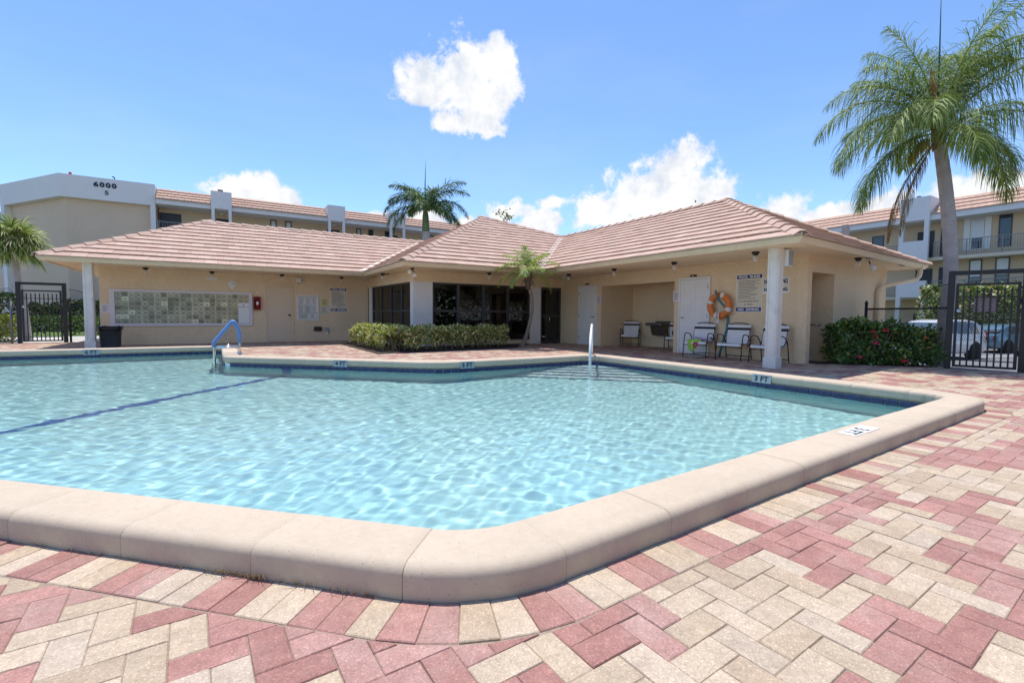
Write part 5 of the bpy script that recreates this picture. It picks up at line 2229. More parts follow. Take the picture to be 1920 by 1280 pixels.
def make_gate(name, label, p, q, pickets, screen):
    Mx, L_ = yaw_frame(p, q)
    g = thing(name, (*p, 0), label, 'gate', 0, 'black picket gates')
    pw = 0.05
    top = 1.95
    for x in (0.0, L_):
        mbox(MB(), Mx, x - pw, x + pw, -pw, pw, -0.02, top).build('gate_post', M['black_iron'], g, bevel=0.003)
    mbox(MB(), Mx, pw + 0.001, L_ - pw - 0.001, -0.035, 0.035, top - 0.085, top - 0.001).build('top_beam', M['black_iron'], g, bevel=0.003)
    a, b = pw + 0.02, L_ - pw - 0.02
    for x in (a, b - 0.045):
        mbox(MB(), Mx, x, x + 0.045, -0.022, 0.022, 0.04, 1.70).build('leaf_stile', M['black_iron'], g)
    for z, h in ((1.655, 0.045), (1.42, 0.02), (0.17, 0.02), (0.04, 0.045)):
        mbox(MB(), Mx, a + 0.0455, b - 0.0455, -0.018, 0.018, z, z + h - 0.001).build('leaf_rail', M['black_iron'], g)
    for k in range(pickets):
        x = a + 0.045 + (b - a - 0.09) * (k + 0.75) / (pickets + 0.5)
        m_ = MB()
        mbox(m_, Mx, x - 0.0125, x + 0.0125, -0.0125, 0.0125, 0.085, 1.55)
        base = len(m_.v)
        vs = [Mx @ Vector(v) for v in ((x - 0.018, -0.018, 1.55), (x + 0.018, -0.018, 1.55), (x + 0.018, 0.018, 1.55), (x - 0.018, 0.018, 1.55), (x, 0, 1.61))]
        m_.add(vs, [(0, 1, 4), (1, 2, 4), (2, 3, 4), (3, 0, 4), (3, 2, 1, 0)])
        m_.build('picket', M['black_iron'], g)
    lk = MB().lathe([(0.0, -0.05), (0.035, -0.05), (0.04, -0.03), (0.04, 0.03), (0.035, 0.05), (0.0, 0.05)], n=14, M=Mx @ Matrix.Translation((a + 0.05, 0, 1.16)) @ Matrix.Rotation(R(90), 4, 'X'))
    lk.build('lock', M['steel'], g, smooth=True)
    for z in (0.35, 1.35):
        MB().tube([Mx @ Vector((b + 0.01, -0.03, z - 0.05)), Mx @ Vector((b + 0.01, -0.03, z + 0.05))], 0.014, 8).build('hinge', M['black_iron'], g)
    if screen:
        m_ = MB()
        for k in range(int((b - a) / 0.03)):
            x = a + k * 0.03
            for s in (-1, 1):
                z = 0.55
                pts_ = []
                x1, z1 = x + s * 0.0, 0.55
                # expanded metal: flat zigzag strands
                n_ = 20
                for j in range(n_):
                    za, zb_ = 0.55 + j * 0.045, 0.55 + (j + 1) * 0.045
                    xa = x + (0.015 if j % 2 else 0.0) * s
                    xb = x + (0.0 if j % 2 else 0.015) * s
                    if a + 0.05 < min(xa, xb) and max(xa, xb) < b - 0.05:
                        m_.add([Mx @ Vector(v) for v in ((xa - 0.0016, 0.016, za), (xa + 0.0016, 0.016, za), (xb + 0.0016, 0.016, zb_), (xb - 0.0016, 0.016, zb_))], [(0, 1, 2, 3)])
        m_.build('expanded_mesh', M['black_iron'], g, kind='stuff')
    return g, Mx, L_


g1, GM1, GL1 = make_gate('picket_gate', 'black picket gate on the left under the fan palm', (-5.56, 21.1), (-4.47, 21.12), 8, False)
g2, GM2, GL2 = make_gate('picket_gate', 'black picket gate on the right beside the tall palm', (12.50, 3.54), (12.84, 2.56), 8, True)
# sign wired to the outer side of the right gate
sg = wall_panel('gate_sign', 'pale pink sign wired to the back of the right gate', 'sign', GM2 @ Matrix.Translation((0.50, 0.045, 1.28)) @ Matrix.Rotation(R(90), 4, 'X'), 0.32, 0.28, 0.004, mat('gate_sign_back', (0.50, 0.42, 0.45), 0.6))
# second black post right at the edge of the picture carries the fence on
pst = thing('fence_post', (12.93, 2.36, 0), 'square black post at the right edge beyond the picket gate', 'post')
mbox(MB(), GM2, GL2 + 0.16, GL2 + 0.30, -0.06, 0.06, -0.02, 1.55).build('post', M['black_iron'], pst, bevel=0.003)
mbox(MB(), GM2, GL2 + 0.05, GL2 + 0.16, -0.02, 0.02, 0.25, 0.31).build('bracket', M['black_iron'], pst)


def chain_link(name, label, p, q, z1, arc=None, posts=(0, 1), step=0.062, group='chain link fences', pm='black_iron'):
    """wire netting from p to q; arc = (end, radius, height): a quarter-round rise towards that end"""
    Mx, L_ = yaw_frame(p, q)
    g = thing(name, (*p, 0), label, 'fence', 0, group)

    def top(x):
        if arc:
            end, r_, zt = arc
            d_ = x if end == 0 else L_ - x
            if d_ < r_:
                return z1 + (zt - z1) * math.sqrt(max(0.0, 1 - (d_ / r_) ** 2))
        return z1
    m_ = MB()
    w = 0.0028
    zt_ = arc[2] if arc else z1
    n = int((L_ + zt_) / step) + 1
    for k in range(n):
        for s in (1, -1):
            # straight diagonal wire, cut at the fence outline, drawn as short flat-sided pieces
            x = (k * step - zt_) if s == 1 else k * step
            z = 0.03
            pts_ = []
            nn_ = int(zt_ / step * 2)
            for j in range(nn_ + 1):
                xx, zz = x + s * j * step / 2, z + j * step / 2
                ok = -1e-6 <= xx <= L_ + 1e-6 and zz <= top(min(max(xx, 0), L_))
                if ok:
                    pts_.append((xx, zz))
                if (not ok or j == nn_) and len(pts_) > 1:
                    (xa, za), (xb, zb_) = pts_[0], pts_[-1]
                    yv = 0.003 * s
                    vs = [Mx @ Vector(v) for v in ((xa - w, yv, za), (xa + w, yv, za), (xb + w, yv, zb_), (xb - w, yv, zb_), (xa, yv + w * 1.7, za), (xb, yv + w * 1.7, zb_))]
                    m_.add(vs, [(0, 1, 2, 3), (1, 4, 5, 2), (4, 0, 3, 5)])
                    pts_ = []
                elif not ok:
                    pts_ = []
    m_.build('wire_netting', M['black_iron'], g, kind='stuff')
    MB().tube([Mx @ Vector((0, 0, z1)), Mx @ Vector((L_, 0, z1))], 0.021, 8).build('top_rail', M[pm], g, smooth=True)
    if arc:
        end, r_, zt = arc
        pts_ = []
        for k in range(13):
            a = math.pi / 2 * k / 12
            d_ = r_ * math.cos(a)
            x = d_ if end == 0 else L_ - d_
            pts_.append(Mx @ Vector((x, 0, z1 + (zt - z1) * math.sin(a))))
        MB().tube(pts_, 0.010, 8).build('curved_rail', M[pm], g, smooth=True)
    for f in posts:
        x = f * L_
        MB().tube([Mx @ Vector((x, 0.0, -0.02)), Mx @ Vector((x, 0, z1 + 0.14))], 0.032, 10).build('post', M[pm], g, smooth=True)
        MB().lathe([(0.038, 0), (0.038, 0.03), (0.02, 0.05), (0.012, 0.075), (0.0, 0.085)], Mx @ Vector((x, 0, z1 + 0.13)), 10).build('post_cap', M[pm], g, smooth=True)
        m2 = MB()
        for zb_ in (0.25, 0.6, 0.95):
            m2.lathe([(0.034, 0), (0.036, 0.005), (0.036, 0.02), (0.034, 0.025)], Mx @ Vector((x, 0, zb_)), 10)
        m2.build('clamp_bands', M[pm], g, kind='stuff')
    return g


chain_link('chain_link_fence', 'black chain link fence with a curved rise between wall and right gate', (13.45, 5.38), (12.58, 3.60), 1.22, (1, 0.62, 1.70), (0.0,))
chain_link('chain_link_fence', 'chain link fence with curved wing between left gate and the clubhouse', (-4.36, 21.15), (-3.1, 21.2), 1.23, (0, 0.62, 1.75), (0.0,))
chain_link('chain_link_fence', 'chain link fence with curved wing at the left edge beside the gate', (-9.5, 21.0), (-5.68, 21.1), 1.23, (1, 0.62, 1.75), (0.5, 0.985), pm='galv')

# ------------------------------------------------------------------ apartment blocks
M['apt_tan'] = mat('apartment_stucco', (0.64, 0.495, 0.375), 0.9, coords='World', var=[(0.35, 0.05), (7, 0.04)], bump=(22, 0.4, 0.02), spec=0.15)
M['apt_warm'] = mat('apartment_wall_warm', (0.66, 0.52, 0.365), 0.9, coords='World', var=[(0.35, 0.05), (7, 0.04)], bump=(22, 0.3, 0.02), spec=0.15)
M['apt_white'] = mat('apartment_white', (0.73, 0.705, 0.695), 0.8, coords='World', var=[(0.4, 0.04), (3, 0.03)], spec=0.2)
M['apt_slab'] = mat('slab_cream', (0.66, 0.58, 0.44), 0.8, coords='World', var=(1, 0.05))
M['apt_roof'] = mat('apartment_roof_tile', (0.52, 0.345, 0.26), 0.85, coords='World', var=[(2.5, 0.12), (0.5, 0.06)], spec=0.15)
M['apt_roof_line'] = mat('apartment_roof_under', (0.12, 0.06, 0.045), 0.9)
M['win_dark'] = mat('window_glass_dark', (0.03, 0.04, 0.055), 0.06, spec=0.8)
M['win_blind'] = mat('window_blind', (0.62, 0.63, 0.64), 0.25, spec=0.6, coat=0.5)
M['rail_grey'] = mat('railing_paint', (0.24, 0.24, 0.24), 0.55)
M['door_dark'] = mat('apartment_door', (0.035, 0.04, 0.055), 0.5)
M['shutter'] = mat('white_shutter', (0.78, 0.78, 0.76), 0.5)


class Frame:
    """a building's own axes: s along the facade, d outwards (towards the pool), z up"""

    def __init__(s, o, sd):
        s.o = Vector((*o, 0))
        s.s = Vector((*sd, 0)).normalized()
        s.d = Vector((s.s.y, -s.s.x, 0))

    def p(s, a, d, z):
        q = s.o + s.s * a + s.d * d
        return (q.x, q.y, z)

    def box(s, m_, a0, a1, d0, d1, z0, z1):
        c = [s.p(a0, d0, 0), s.p(a1, d0, 0), s.p(a1, d1, 0), s.p(a0, d1, 0)]
        q = [(x, y) for x, y, _ in c]
        if area(q) < 0:
            q = q[::-1]
        return m_.prism(q, z0, z1)


def apt_window(b, F_, a0, a1, z0, z1, d_wall, blind=False, white=False, m_frame=None):
    m_ = MB()
    t = 0.06
    fm = m_frame or (M['shutter'] if white else M['bronze'])
    for q in ((a0, a0 + t, z0, z1), (a1 - t, a1, z0, z1), (a0 + t, a1 - t, z0, z0 + t), (a0 + t, a1 - t, z1 - t, z1), (a0 + t, a1 - t, (z0 + z1) / 2 - 0.35, (z0 + z1) / 2 - 0.30)):
        F_.box(m_, q[0], q[1], d_wall - 0.02, d_wall + 0.05, q[2], q[3])
    w_ = m_.build('window', fm, b)
    m_ = MB()
    F_.box(m_, a0 + t, a1 - t, d_wall + 0.001, d_wall + 0.02, (z0 + z1) / 2 - 0.30 if blind else z0 + t, z1 - t)
    m_.build('pane', M['win_blind' if blind else 'win_dark'], w_)
    if blind:
        m_ = MB()
        F_.box(m_, a0 + t, a1 - t, d_wall + 0.001, d_wall + 0.02, z0 + t, (z0 + z1) / 2 - 0.35)
        m_.build('pane', M['win_dark'], w_)
    return w_


def railing(b, F_, a0, a1, z0, d, h=1.12, gap=0.13):
    m_ = MB()
    F_.box(m_, a0, a1, d - 0.03, d + 0.03, z0 + h - 0.04, z0 + h)
    F_.box(m_, a0, a1, d - 0.015, d + 0.015, z0 + 0.08, z0 + 0.11)
    n = int((a1 - a0) / 1.9) + 1
    for k in range(n + 1):
        x = a0 + 0.04 + (a1 - a0 - 0.08) * k / n
        F_.box(m_, x - 0.03, x + 0.03, d - 0.031, d + 0.029, z0, z0 + h - 0.041)
    r_ = m_.build('railing', M['rail_grey'], b)
    m_ = MB()
    k = 0
    x = a0 + gap
    while x < a1 - 0.05:
        F_.box(m_, x - 0.009, x + 0.009, d - 0.009, d + 0.009, z0 + 0.111, z0 + h - 0.041)
        x += gap
    m_.build('balusters', M['rail_grey'], r_, kind='stuff')
    return r_


def tile_courses(b, F_, a0, a1, d0, z0, n=4, run=0.50, rise=0.235):
    m_ = MB()
    for k in range(n):
        da, db_ = d0 - k * run, d0 - (k + 1) * run - 0.04
        za, zb_ = z0 + k * rise, z0 + (k + 1) * rise
        # each course is cut into tiles with open joints
        x = a0
        w = 0.36
        j = 0
        off = 0.18 if k % 2 else 0.0
        x = a0 - off
        while x < a1:
            xa, xb = max(x + 0.006, a0), min(x + w - 0.006, a1)
            if xb - xa > 0.03:
                vs = [F_.p(xa, da, za + 0.075), F_.p(xb, da, za + 0.075), F_.p(xb, db_, zb_ + 0.02), F_.p(xa, db_, zb_ + 0.02), F_.p(xa, da + 0.0, za - 0.01), F_.p(xb, da + 0.0, za - 0.01)]
                m_.add(vs, [(0, 1, 2, 3), (4, 5, 1, 0)])
            x += w
    return m_


def block(name, label, loc, cat='building'):
    return thing(name, loc, label, cat, 0, None)


# --- right-hand block: facade runs along y at x = 44
rb = block('apartment_block', 'three storey tan apartment block with railed walkways on the right', (44, 15, -0.75))
FRT = Frame((44.0, 0.0), (0, -1))                      # s = -y, d = -x (towards the pool)
ya = lambda y: -y
GZ0 = -0.75
wall_d = -1.25
m_ = MB()
FRT.box(m_, ya(40), ya(-6), wall_d - 6, wall_d, GZ0, 8.5)
m_.build('wall', M['apt_warm'], rb)
for z0, z1 in ((5.20, 5.42), (2.42, 2.62)):
    m_ = MB()
    FRT.box(m_, ya(40), ya(-6), wall_d, 0.05, z0, z1)
    m_.build('walkway_slab', M['apt_slab'], rb)
m_ = MB()
FRT.box(m_, ya(40), ya(-6), wall_d, 0.45, 8.06, 8.47)
m_.build('fascia', M['apt_white'], rb)
m_ = MB()
FRT.box(m_, ya(40), ya(-6), -8.0, -1.4, 8.5, 9.55)
m_.add([FRT.p(ya(40), 0.4, 8.47), FRT.p(ya(-6), 0.4, 8.47), FRT.p(ya(-6), -1.62, 9.77), FRT.p(ya(40), -1.62, 9.77)], [(0, 1, 2, 3)])
rf = m_.build('roof', M['apt_roof_line'], rb)
tile_courses(rb, FRT, ya(40), ya(-6), 0.52, 8.46, 4, 0.50, 0.325).build('roof_tiles', M['apt_roof'], rf, kind='stuff')
for (y1, y0) in ((40.0, 15.5), (13.62, -6.0)):
    railing(rb, FRT, ya(y1), ya(y0), 5.42, -0.02)
    railing(rb, FRT, ya(y1), ya(y0), 2.62, -0.02)
# stair tower
tw_ = MB()
T0, T1 = ya(15.45), ya(13.70)
FRT.box(tw_, T0, T1, 0.46, 0.70, 8.12, 9.78)
FRT.box(tw_, T0, T0 + 0.27, 0.46, 0.70, 6.64, 8.12)
FRT.box(tw_, T1 - 0.27, T1, 0.46, 0.70, 6.64, 8.12)
FRT.box(tw_, T0, T1, 0.46, 0.70, 5.05, 6.64)
FRT.box(MB(), T0, T1, 0.46, 0.70, 2.55, 3.74).build('tower_balcony', M['apt_white'], rb)
for (a0, a1) in ((T0, T0 + 0.27), (T1 - 0.27, T1)):
    FRT.box(MB(), a0, a1, 0.46, 0.70, GZ0, 2.549).build('tower_column', M['apt_white'], rb)
FRT.box(tw_, T0, T0 + 0.2, -1.2, 0.455, 8.48, 9.78)
FRT.box(tw_, T1 - 0.2, T1, -1.2, 0.455, 8.48, 9.78)
tw_.build('stair_tower', M['apt_white'], rb)
for z0 in (GZ0, 2.62, 5.42):
    m_ = MB()
    FRT.box(m_, ya(14.95), ya(13.95), wall_d - 0.02, wall_d + 0.04, z0, z0 + 2.1)
    m_.build('stair_door', M['door_dark'], rb)
m_ = MB()
FRT.box(m_, ya(14.72), ya(14.5), -0.2, 0.0, 9.78, 10.02)
m_.build('vent_cowl', M['rail_grey'], rb)
sc_ = lambda y: ya(y * 1.028)
sz_ = lambda z: 1 + (z - 1) * 1.028
w_ = apt_window(rb, FRT, sc_(11.62), sc_(10.95), sz_(5.72), sz_(7.95), wall_d, blind=True, white=True)
for a0, a1 in ((sc_(11.98), sc_(11.65)), (sc_(10.92), sc_(10.60))):
    m_ = MB()
    FRT.box(m_, a0, a1, wall_d, wall_d + 0.06, sz_(5.72), sz_(7.95))
    m_.build('shutter', M['shutter'], w_)
apt_window(rb, FRT, sc_(10.25), sc_(9.62), sz_(5.78), sz_(7.88), wall_d)
apt_window(rb, FRT, sc_(11.60), sc_(10.95), sz_(3.30), sz_(5.05), wall_d, blind=True)
apt_window(rb, FRT, sc_(10.30), sc_(9.62), sz_(3.40), sz_(5.08), wall_d, blind=True)
for y0 in (13.25,):
    for z0 in (2.62, 5.42, GZ0):
        m_ = MB()
        FRT.box(m_, ya(13.58), ya(12.75), wall_d - 0.02, wall_d + 0.04, z0, z0 + 2.15)
        m_.build('door', M['door_dark'], rb)
for yy in (17.5, 20.0, 24.0, 28.0, 33.0):
    for z0 in (5.9, 3.1, 0.1):
        apt_window(rb, FRT, ya(yy + 0.4), ya(yy - 0.4), z0, z0 + 1.7, wall_d, blind=(yy > 21))
for yy in (6.5, 3.0, -1.0):
    for z0 in (5.9, 3.1, 0.1):
        apt_window(rb, FRT, ya(yy + 0.4), ya(yy - 0.4), z0, z0 + 1.9, wall_d, blind=(yy < 4))

# --- left-hand block: facade along x at y = 36, with the tall end at its left
lbk = block('apartment_block', 'three storey tan apartment block behind the left wing with white stair towers', (5, 36, 0))
FL2 = Frame((0.0, 36.0), (1, 0))                       # s = x, d = -y
wd = -1.3
m_ = MB()
FL2.box(m_, -3.3, 40, wd - 7, wd, -0.05, 7.85)
m_.build('wall', M['apt_warm'], lbk)
for z0, z1 in ((5.23, 5.45), (2.55, 2.77)):
    m_ = MB()
    FL2.box(m_, -3.3, 40, wd, 0.05, z0, z1)
    m_.build('walkway_slab', M['apt_slab'], lbk)
    railing(lbk, FL2, -3.3, 40, z1, -0.02)
m_ = MB()
FL2.box(m_, -3.3, 40, wd, 0.30, 7.55, 7.83)
m_.build('fascia', M['apt_white'], lbk)
m_ = MB()
FL2.box(m_, -3.3, 40, -8.0, -1.3, 7.85, 8.6)
m_.add([FL2.p(-3.3, 0.3, 7.83), FL2.p(40, 0.3, 7.83), FL2.p(40, -1.35, 8.77), FL2.p(-3.3, -1.35, 8.77)], [(0, 1, 2, 3)])
rf = m_.build('roof', M['apt_roof_line'], lbk)
tile_courses(lbk, FL2, -3.3, 40, 0.40, 7.83, 4, 0.42, 0.235).build('roof_tiles', M['apt_roof'], rf, kind='stuff')
for k, (a0, a1) in enumerate(((-0.50, 0.63), (6.45, 7.62), (10.85, 12.06), (18.5, 19.7))):
    m_ = MB()
    FL2.box(m_, a0, a1, 0.305, 0.52, 7.58, 8.66)
    FL2.box(m_, a0, a0 + 0.16, -1.1, 0.30, 7.84, 8.66)
    FL2.box(m_, a1 - 0.16, a1, -1.1, 0.30, 7.84, 8.66)
    m_.build('stair_tower', M['apt_white'], lbk)
    for c0, c1 in ((a0 + 0.02, a0 + 0.19), (a1 - 0.19, a1 - 0.02)):
        FL2.box(MB(), c0, c1, 0.305, 0.52, -0.05, 7.579).build('tower_column', M['apt_white'], lbk)
    m_ = MB()
    FL2.box(m_, a0 + 0.25, a1 - 0.05, wd - 0.02, wd + 0.05, 5.45, 7.25)
    dd_ = m_.build('stair_door', M['door_dark'], lbk)
    m_ = MB()
    m_.lathe([(0.10, 0), (0.13, -0.08), (0.08, -0.16), (0.0, -0.18)], FL2.p((a0 + a1) / 2, -0.4, 7.54), 12)
    m_.build('corridor_light', M['bulb'], lbk, smooth=True)
for a0, a1, bl in ((2.95, 3.34, True), (3.90, 4.30, True), (8.80, 9.16, True), (9.72, 10.08, False), (11.0, 11.4, False), (14.6, 15.0, True), (16.0, 16.4, True), (22.0, 22.5, True)):
    apt_window(lbk, FL2, a0, a1, 5.9, 7.52, wd, blind=bl)
# stair lobby by the tall end: a near-black panel stands for its shade
m_ = MB()
FL2.box(m_, -3.28, -2.15, wd - 0.02, wd + 0.03, 5.45, 7.3)
m_.build('lobby_shade_panel', M['door_dark'], lbk)
m_ = MB()
FL2.box(m_, -1.62, -1.40, wd + 0.0, wd + 0.12, 6.45, 6.90)
m_.build('extinguisher_box', M['door_dark'], lbk)
m_ = MB()
FL2.box(m_, -0.05, 0.13, -0.3, -0.1, 8.66, 8.82)
FL2.box(m_, -0.12, 0.17, -0.38, -0.02, 8.822, 8.90)
m_.build('vent_cowl', M['rail_grey'], lbk)

# tall end with the number on its parapet
eb = block('numbered_end_building', 'tan end building with a deep white parapet carrying the numbers 6000 and 5', (-7, 37, 0))
Ldir = Vector((-0.58, 0.81, 0)).normalized()
c0 = Vector((-3.35, 36.0, 0))
c1 = Vector((-7.65, 36.0, 0))
c2 = c1 + Ldir * 6.6
c3 = c2 + Vector((0.81, 0.58, 0)).normalized() * 7
c4 = Vector((-3.35, 43, 0))


def inset_poly(dd):
    n_a = Vector((0, 1, 0)) * dd
    n_b = Vector((-Ldir.y, Ldir.x, 0))
    if n_b.y < 0 and n_b.x < 0:
        n_b = -n_b
    n_b = Vector((abs(n_b.x), abs(n_b.y) if n_b.y > 0 else n_b.y, 0))
    nb_ = Vector((0.81, 0.58, 0)).normalized() * dd
    # corner: intersection of both inset lines
    t = math.tan(math.acos(max(-1, min(1, (Vector((1, 0, 0))).dot(-Ldir)))) / 2)
    return n_a, nb_


na, nb_ = inset_poly(0.35)
q0, q2 = c0 + na, c2 + nb_
# intersection of y = 36.35 with the line through c1 + nb_ along Ldir
p_ = c1 + nb_
tt = (36.35 - p_.y) / Ldir.y
q1 = p_ + Ldir * tt
m_ = MB()
m_.prism([(q0.x, q0.y), (c4.x, c4.y), (c3.x, c3.y), (q2.x, q2.y), (q1.x, q1.y)], -0.05, 7.6)
m_.build('wall', M['apt_tan'], eb)
m_ = MB()
m_.prism([(c0.x, c0.y), (c4.x + 0.001, c4.y + 0.01), (c3.x, c3.y + 0.01), (c2.x, c2.y), (c1.x, c1.y)], 7.46, 8.72)
m_.build('parapet', M['apt_white'], eb)
m_ = MB()
m_.box(-3.60, -3.352, 35.99, 36.36, -0.05, 7.459)
m_.build('pilaster', M['apt_white'], eb)
m_ = MB()
e0, e1 = c2 - Ldir * 0.02, c2 - Ldir * 0.45
m_.prism([(e0.x, e0.y), (e1.x, e1.y), (e1.x + nb_.x * 1.02, e1.y + nb_.y * 1.02), (e0.x + nb_.x * 1.02, e0.y + nb_.y * 1.02)][::-1], -0.05, 7.459)
m_.build('pilaster', M['apt_white'], eb)
r0 = c2 + nb_ * 1.6
r1 = r0 + Ldir * 11
r2, r3 = r1 + nb_ * 18, r0 + nb_ * 18
MB().prism([(r0.x, r0.y), (r1.x, r1.y), (r2.x, r2.y), (r3.x, r3.y)][::-1], -0.05, 7.3).build('rear_wing', M['apt_tan'], eb)
for z0 in (0.6, 3.3, 5.6):
    for t0 in (0.5, 3.0, 5.5):
        a_ = r0 + Ldir * t0 - nb_ * 0.02
        e_ = r0 + Ldir * (t0 + 1.3) - nb_ * 0.02
        MB().prism([(a_.x, a_.y), (e_.x, e_.y), (e_.x + nb_.x * 0.1, e_.y + nb_.y * 0.1), (a_.x + nb_.x * 0.1, a_.y + nb_.y * 0.1)][::-1], z0, z0 + 1.5).build('window', M['win_dark'], eb)
M['number'] = mat('number_blue_black', (0.012, 0.016, 0.05), 0.5)
Mn = frame_matrix((-5.66, 35.985, 8.33), (1, 0, 0), (0, -1, 0))
for k, ch_ in enumerate('6000'):
    lettering(ch_, 0.4, M['number'], eb, Mn @ Matrix.Translation((-0.40 + 0.27 * k, 0.0, 0)), bold=0.016, width=0.22, height=0.29, name='numeral', depth=0.02)
lettering('5', 0.4, M['number'], eb, frame_matrix((-5.60, 35.985, 7.90), (1, 0, 0), (0, -1, 0)), bold=0.006, width=0.17, height=0.23, name='numeral', depth=0.02)
for (x, y, mt, lab) in ((-7.35, 37.0, 'red_bright', 'small red lamp on a rod above the corner of the parapet'), (-5.3, 36.6, 'dark_metal', 'small black pipe bent over the parapet edge')):
    o = thing('roof_fitting', (x, y, 8.72), lab, 'roof fitting', 0, 'small fittings on the parapet')
    MB().tube([(x, y, 8.70), (x, y, 8.90)], 0.02, 6).build('rod', M['dark_metal'], o)
    if mt == 'red_bright':
        MB().lathe([(0.02, 8.88), (0.07, 8.90), (0.075, 9.02), (0.04, 9.06)], (x, y, 0), 10).build('lamp', M[mt], o)
    else:
        MB().tube([(x, y, 8.89), (x - 0.03, y - 0.05, 8.97), (x - 0.08, y - 0.12, 8.97)], 0.035, 8).build('elbow', M[mt], o)

# ------------------------------------------------------------------ ground covers beyond the fences
mb = MB()
mb.box(-40, 12.0, 21.25, 27.0, -0.4, -0.030)
mb.build('driveway', M['concrete'], None).__setitem__('kind', 'structure')
mb = MB()
mb.box(-40, -3.3, 27.0, 36.0, -0.4, -0.02)
o = mb.build('lawn', M['grass'], None)
o['kind'] = 'structure'
# pale apron beyond the right gate and the white bay lines of the car park
mb = MB()
vs = []
for x in (12.9, 14.6, 17.0, 19.0):
    for y in (-8.0, 4.6):
        vs.append((x - (0.35 if y > 0 else -2.0) * (1 if x < 13 else 0), y, gz(x) + 0.006))
mb.add(vs, [(0, 2, 3, 1), (2, 4, 5, 3), (4, 6, 7, 5)])
o = mb.build('apron', M['concrete'], None)
o['kind'] = 'structure'
M['road_paint'] = mat('road_paint', (0.72, 0.72, 0.70), 0.8, coords='World', var=(6, 0.12))
mb = MB()
for k in range(7):
    yb_ = -9 + 2.8 * k
    for j in range(5):
        xa, xb = 27.0 + j * 1.0, 28.0 + j * 1.0
        sh = lambda x: (x - 27) * -0.28
        mb.add([(xa, yb_ + sh(xa) - 0.06, -0.701), (xb, yb_ + sh(xb) - 0.06, -0.701), (xb, yb_ + sh(xb) + 0.06, -0.701), (xa, yb_ + sh(xa) + 0.06, -0.701)], [(0, 1, 2, 3)])
o = mb.build('parking_lines', M['road_paint'], None)
o['kind'] = 'structure'
mb = MB()
mb.box(40.2, 42.7, -8, 30, -0.9, -0.62)
o = mb.build('planting_strip', M['grass'], None)
o['kind'] = 'structure'

# ------------------------------------------------------------------ cars
M['car_white'] = mat('car_white', (0.74, 0.74, 0.75), 0.3, coat=0.6)
M['car_blue'] = mat('car_blue_grey', (0.13, 0.25, 0.34), 0.28, metal=0.35, coat=0.7)
M['car_silver'] = mat('car_silver_blue', (0.42, 0.50, 0.55), 0.3, metal=0.4, coat=0.6)
M['car_glass'] = mat('car_glass', (0.06, 0.085, 0.10), 0.05, spec=0.9)
M['tyre'] = mat('tyre', (0.02, 0.02, 0.02), 0.85)
M['rim'] = mat('wheel_rim', (0.45, 0.46, 0.47), 0.3, metal=0.8)
M['lamp_clear'] = mat('head_lamp', (0.75, 0.77, 0.78), 0.1, spec=0.8)
M['lamp_red'] = mat('tail_lamp', (0.40, 0.01, 0.012), 0.2, spec=0.8)
M['trim_black'] = mat('car_trim', (0.018, 0.018, 0.018), 0.6)


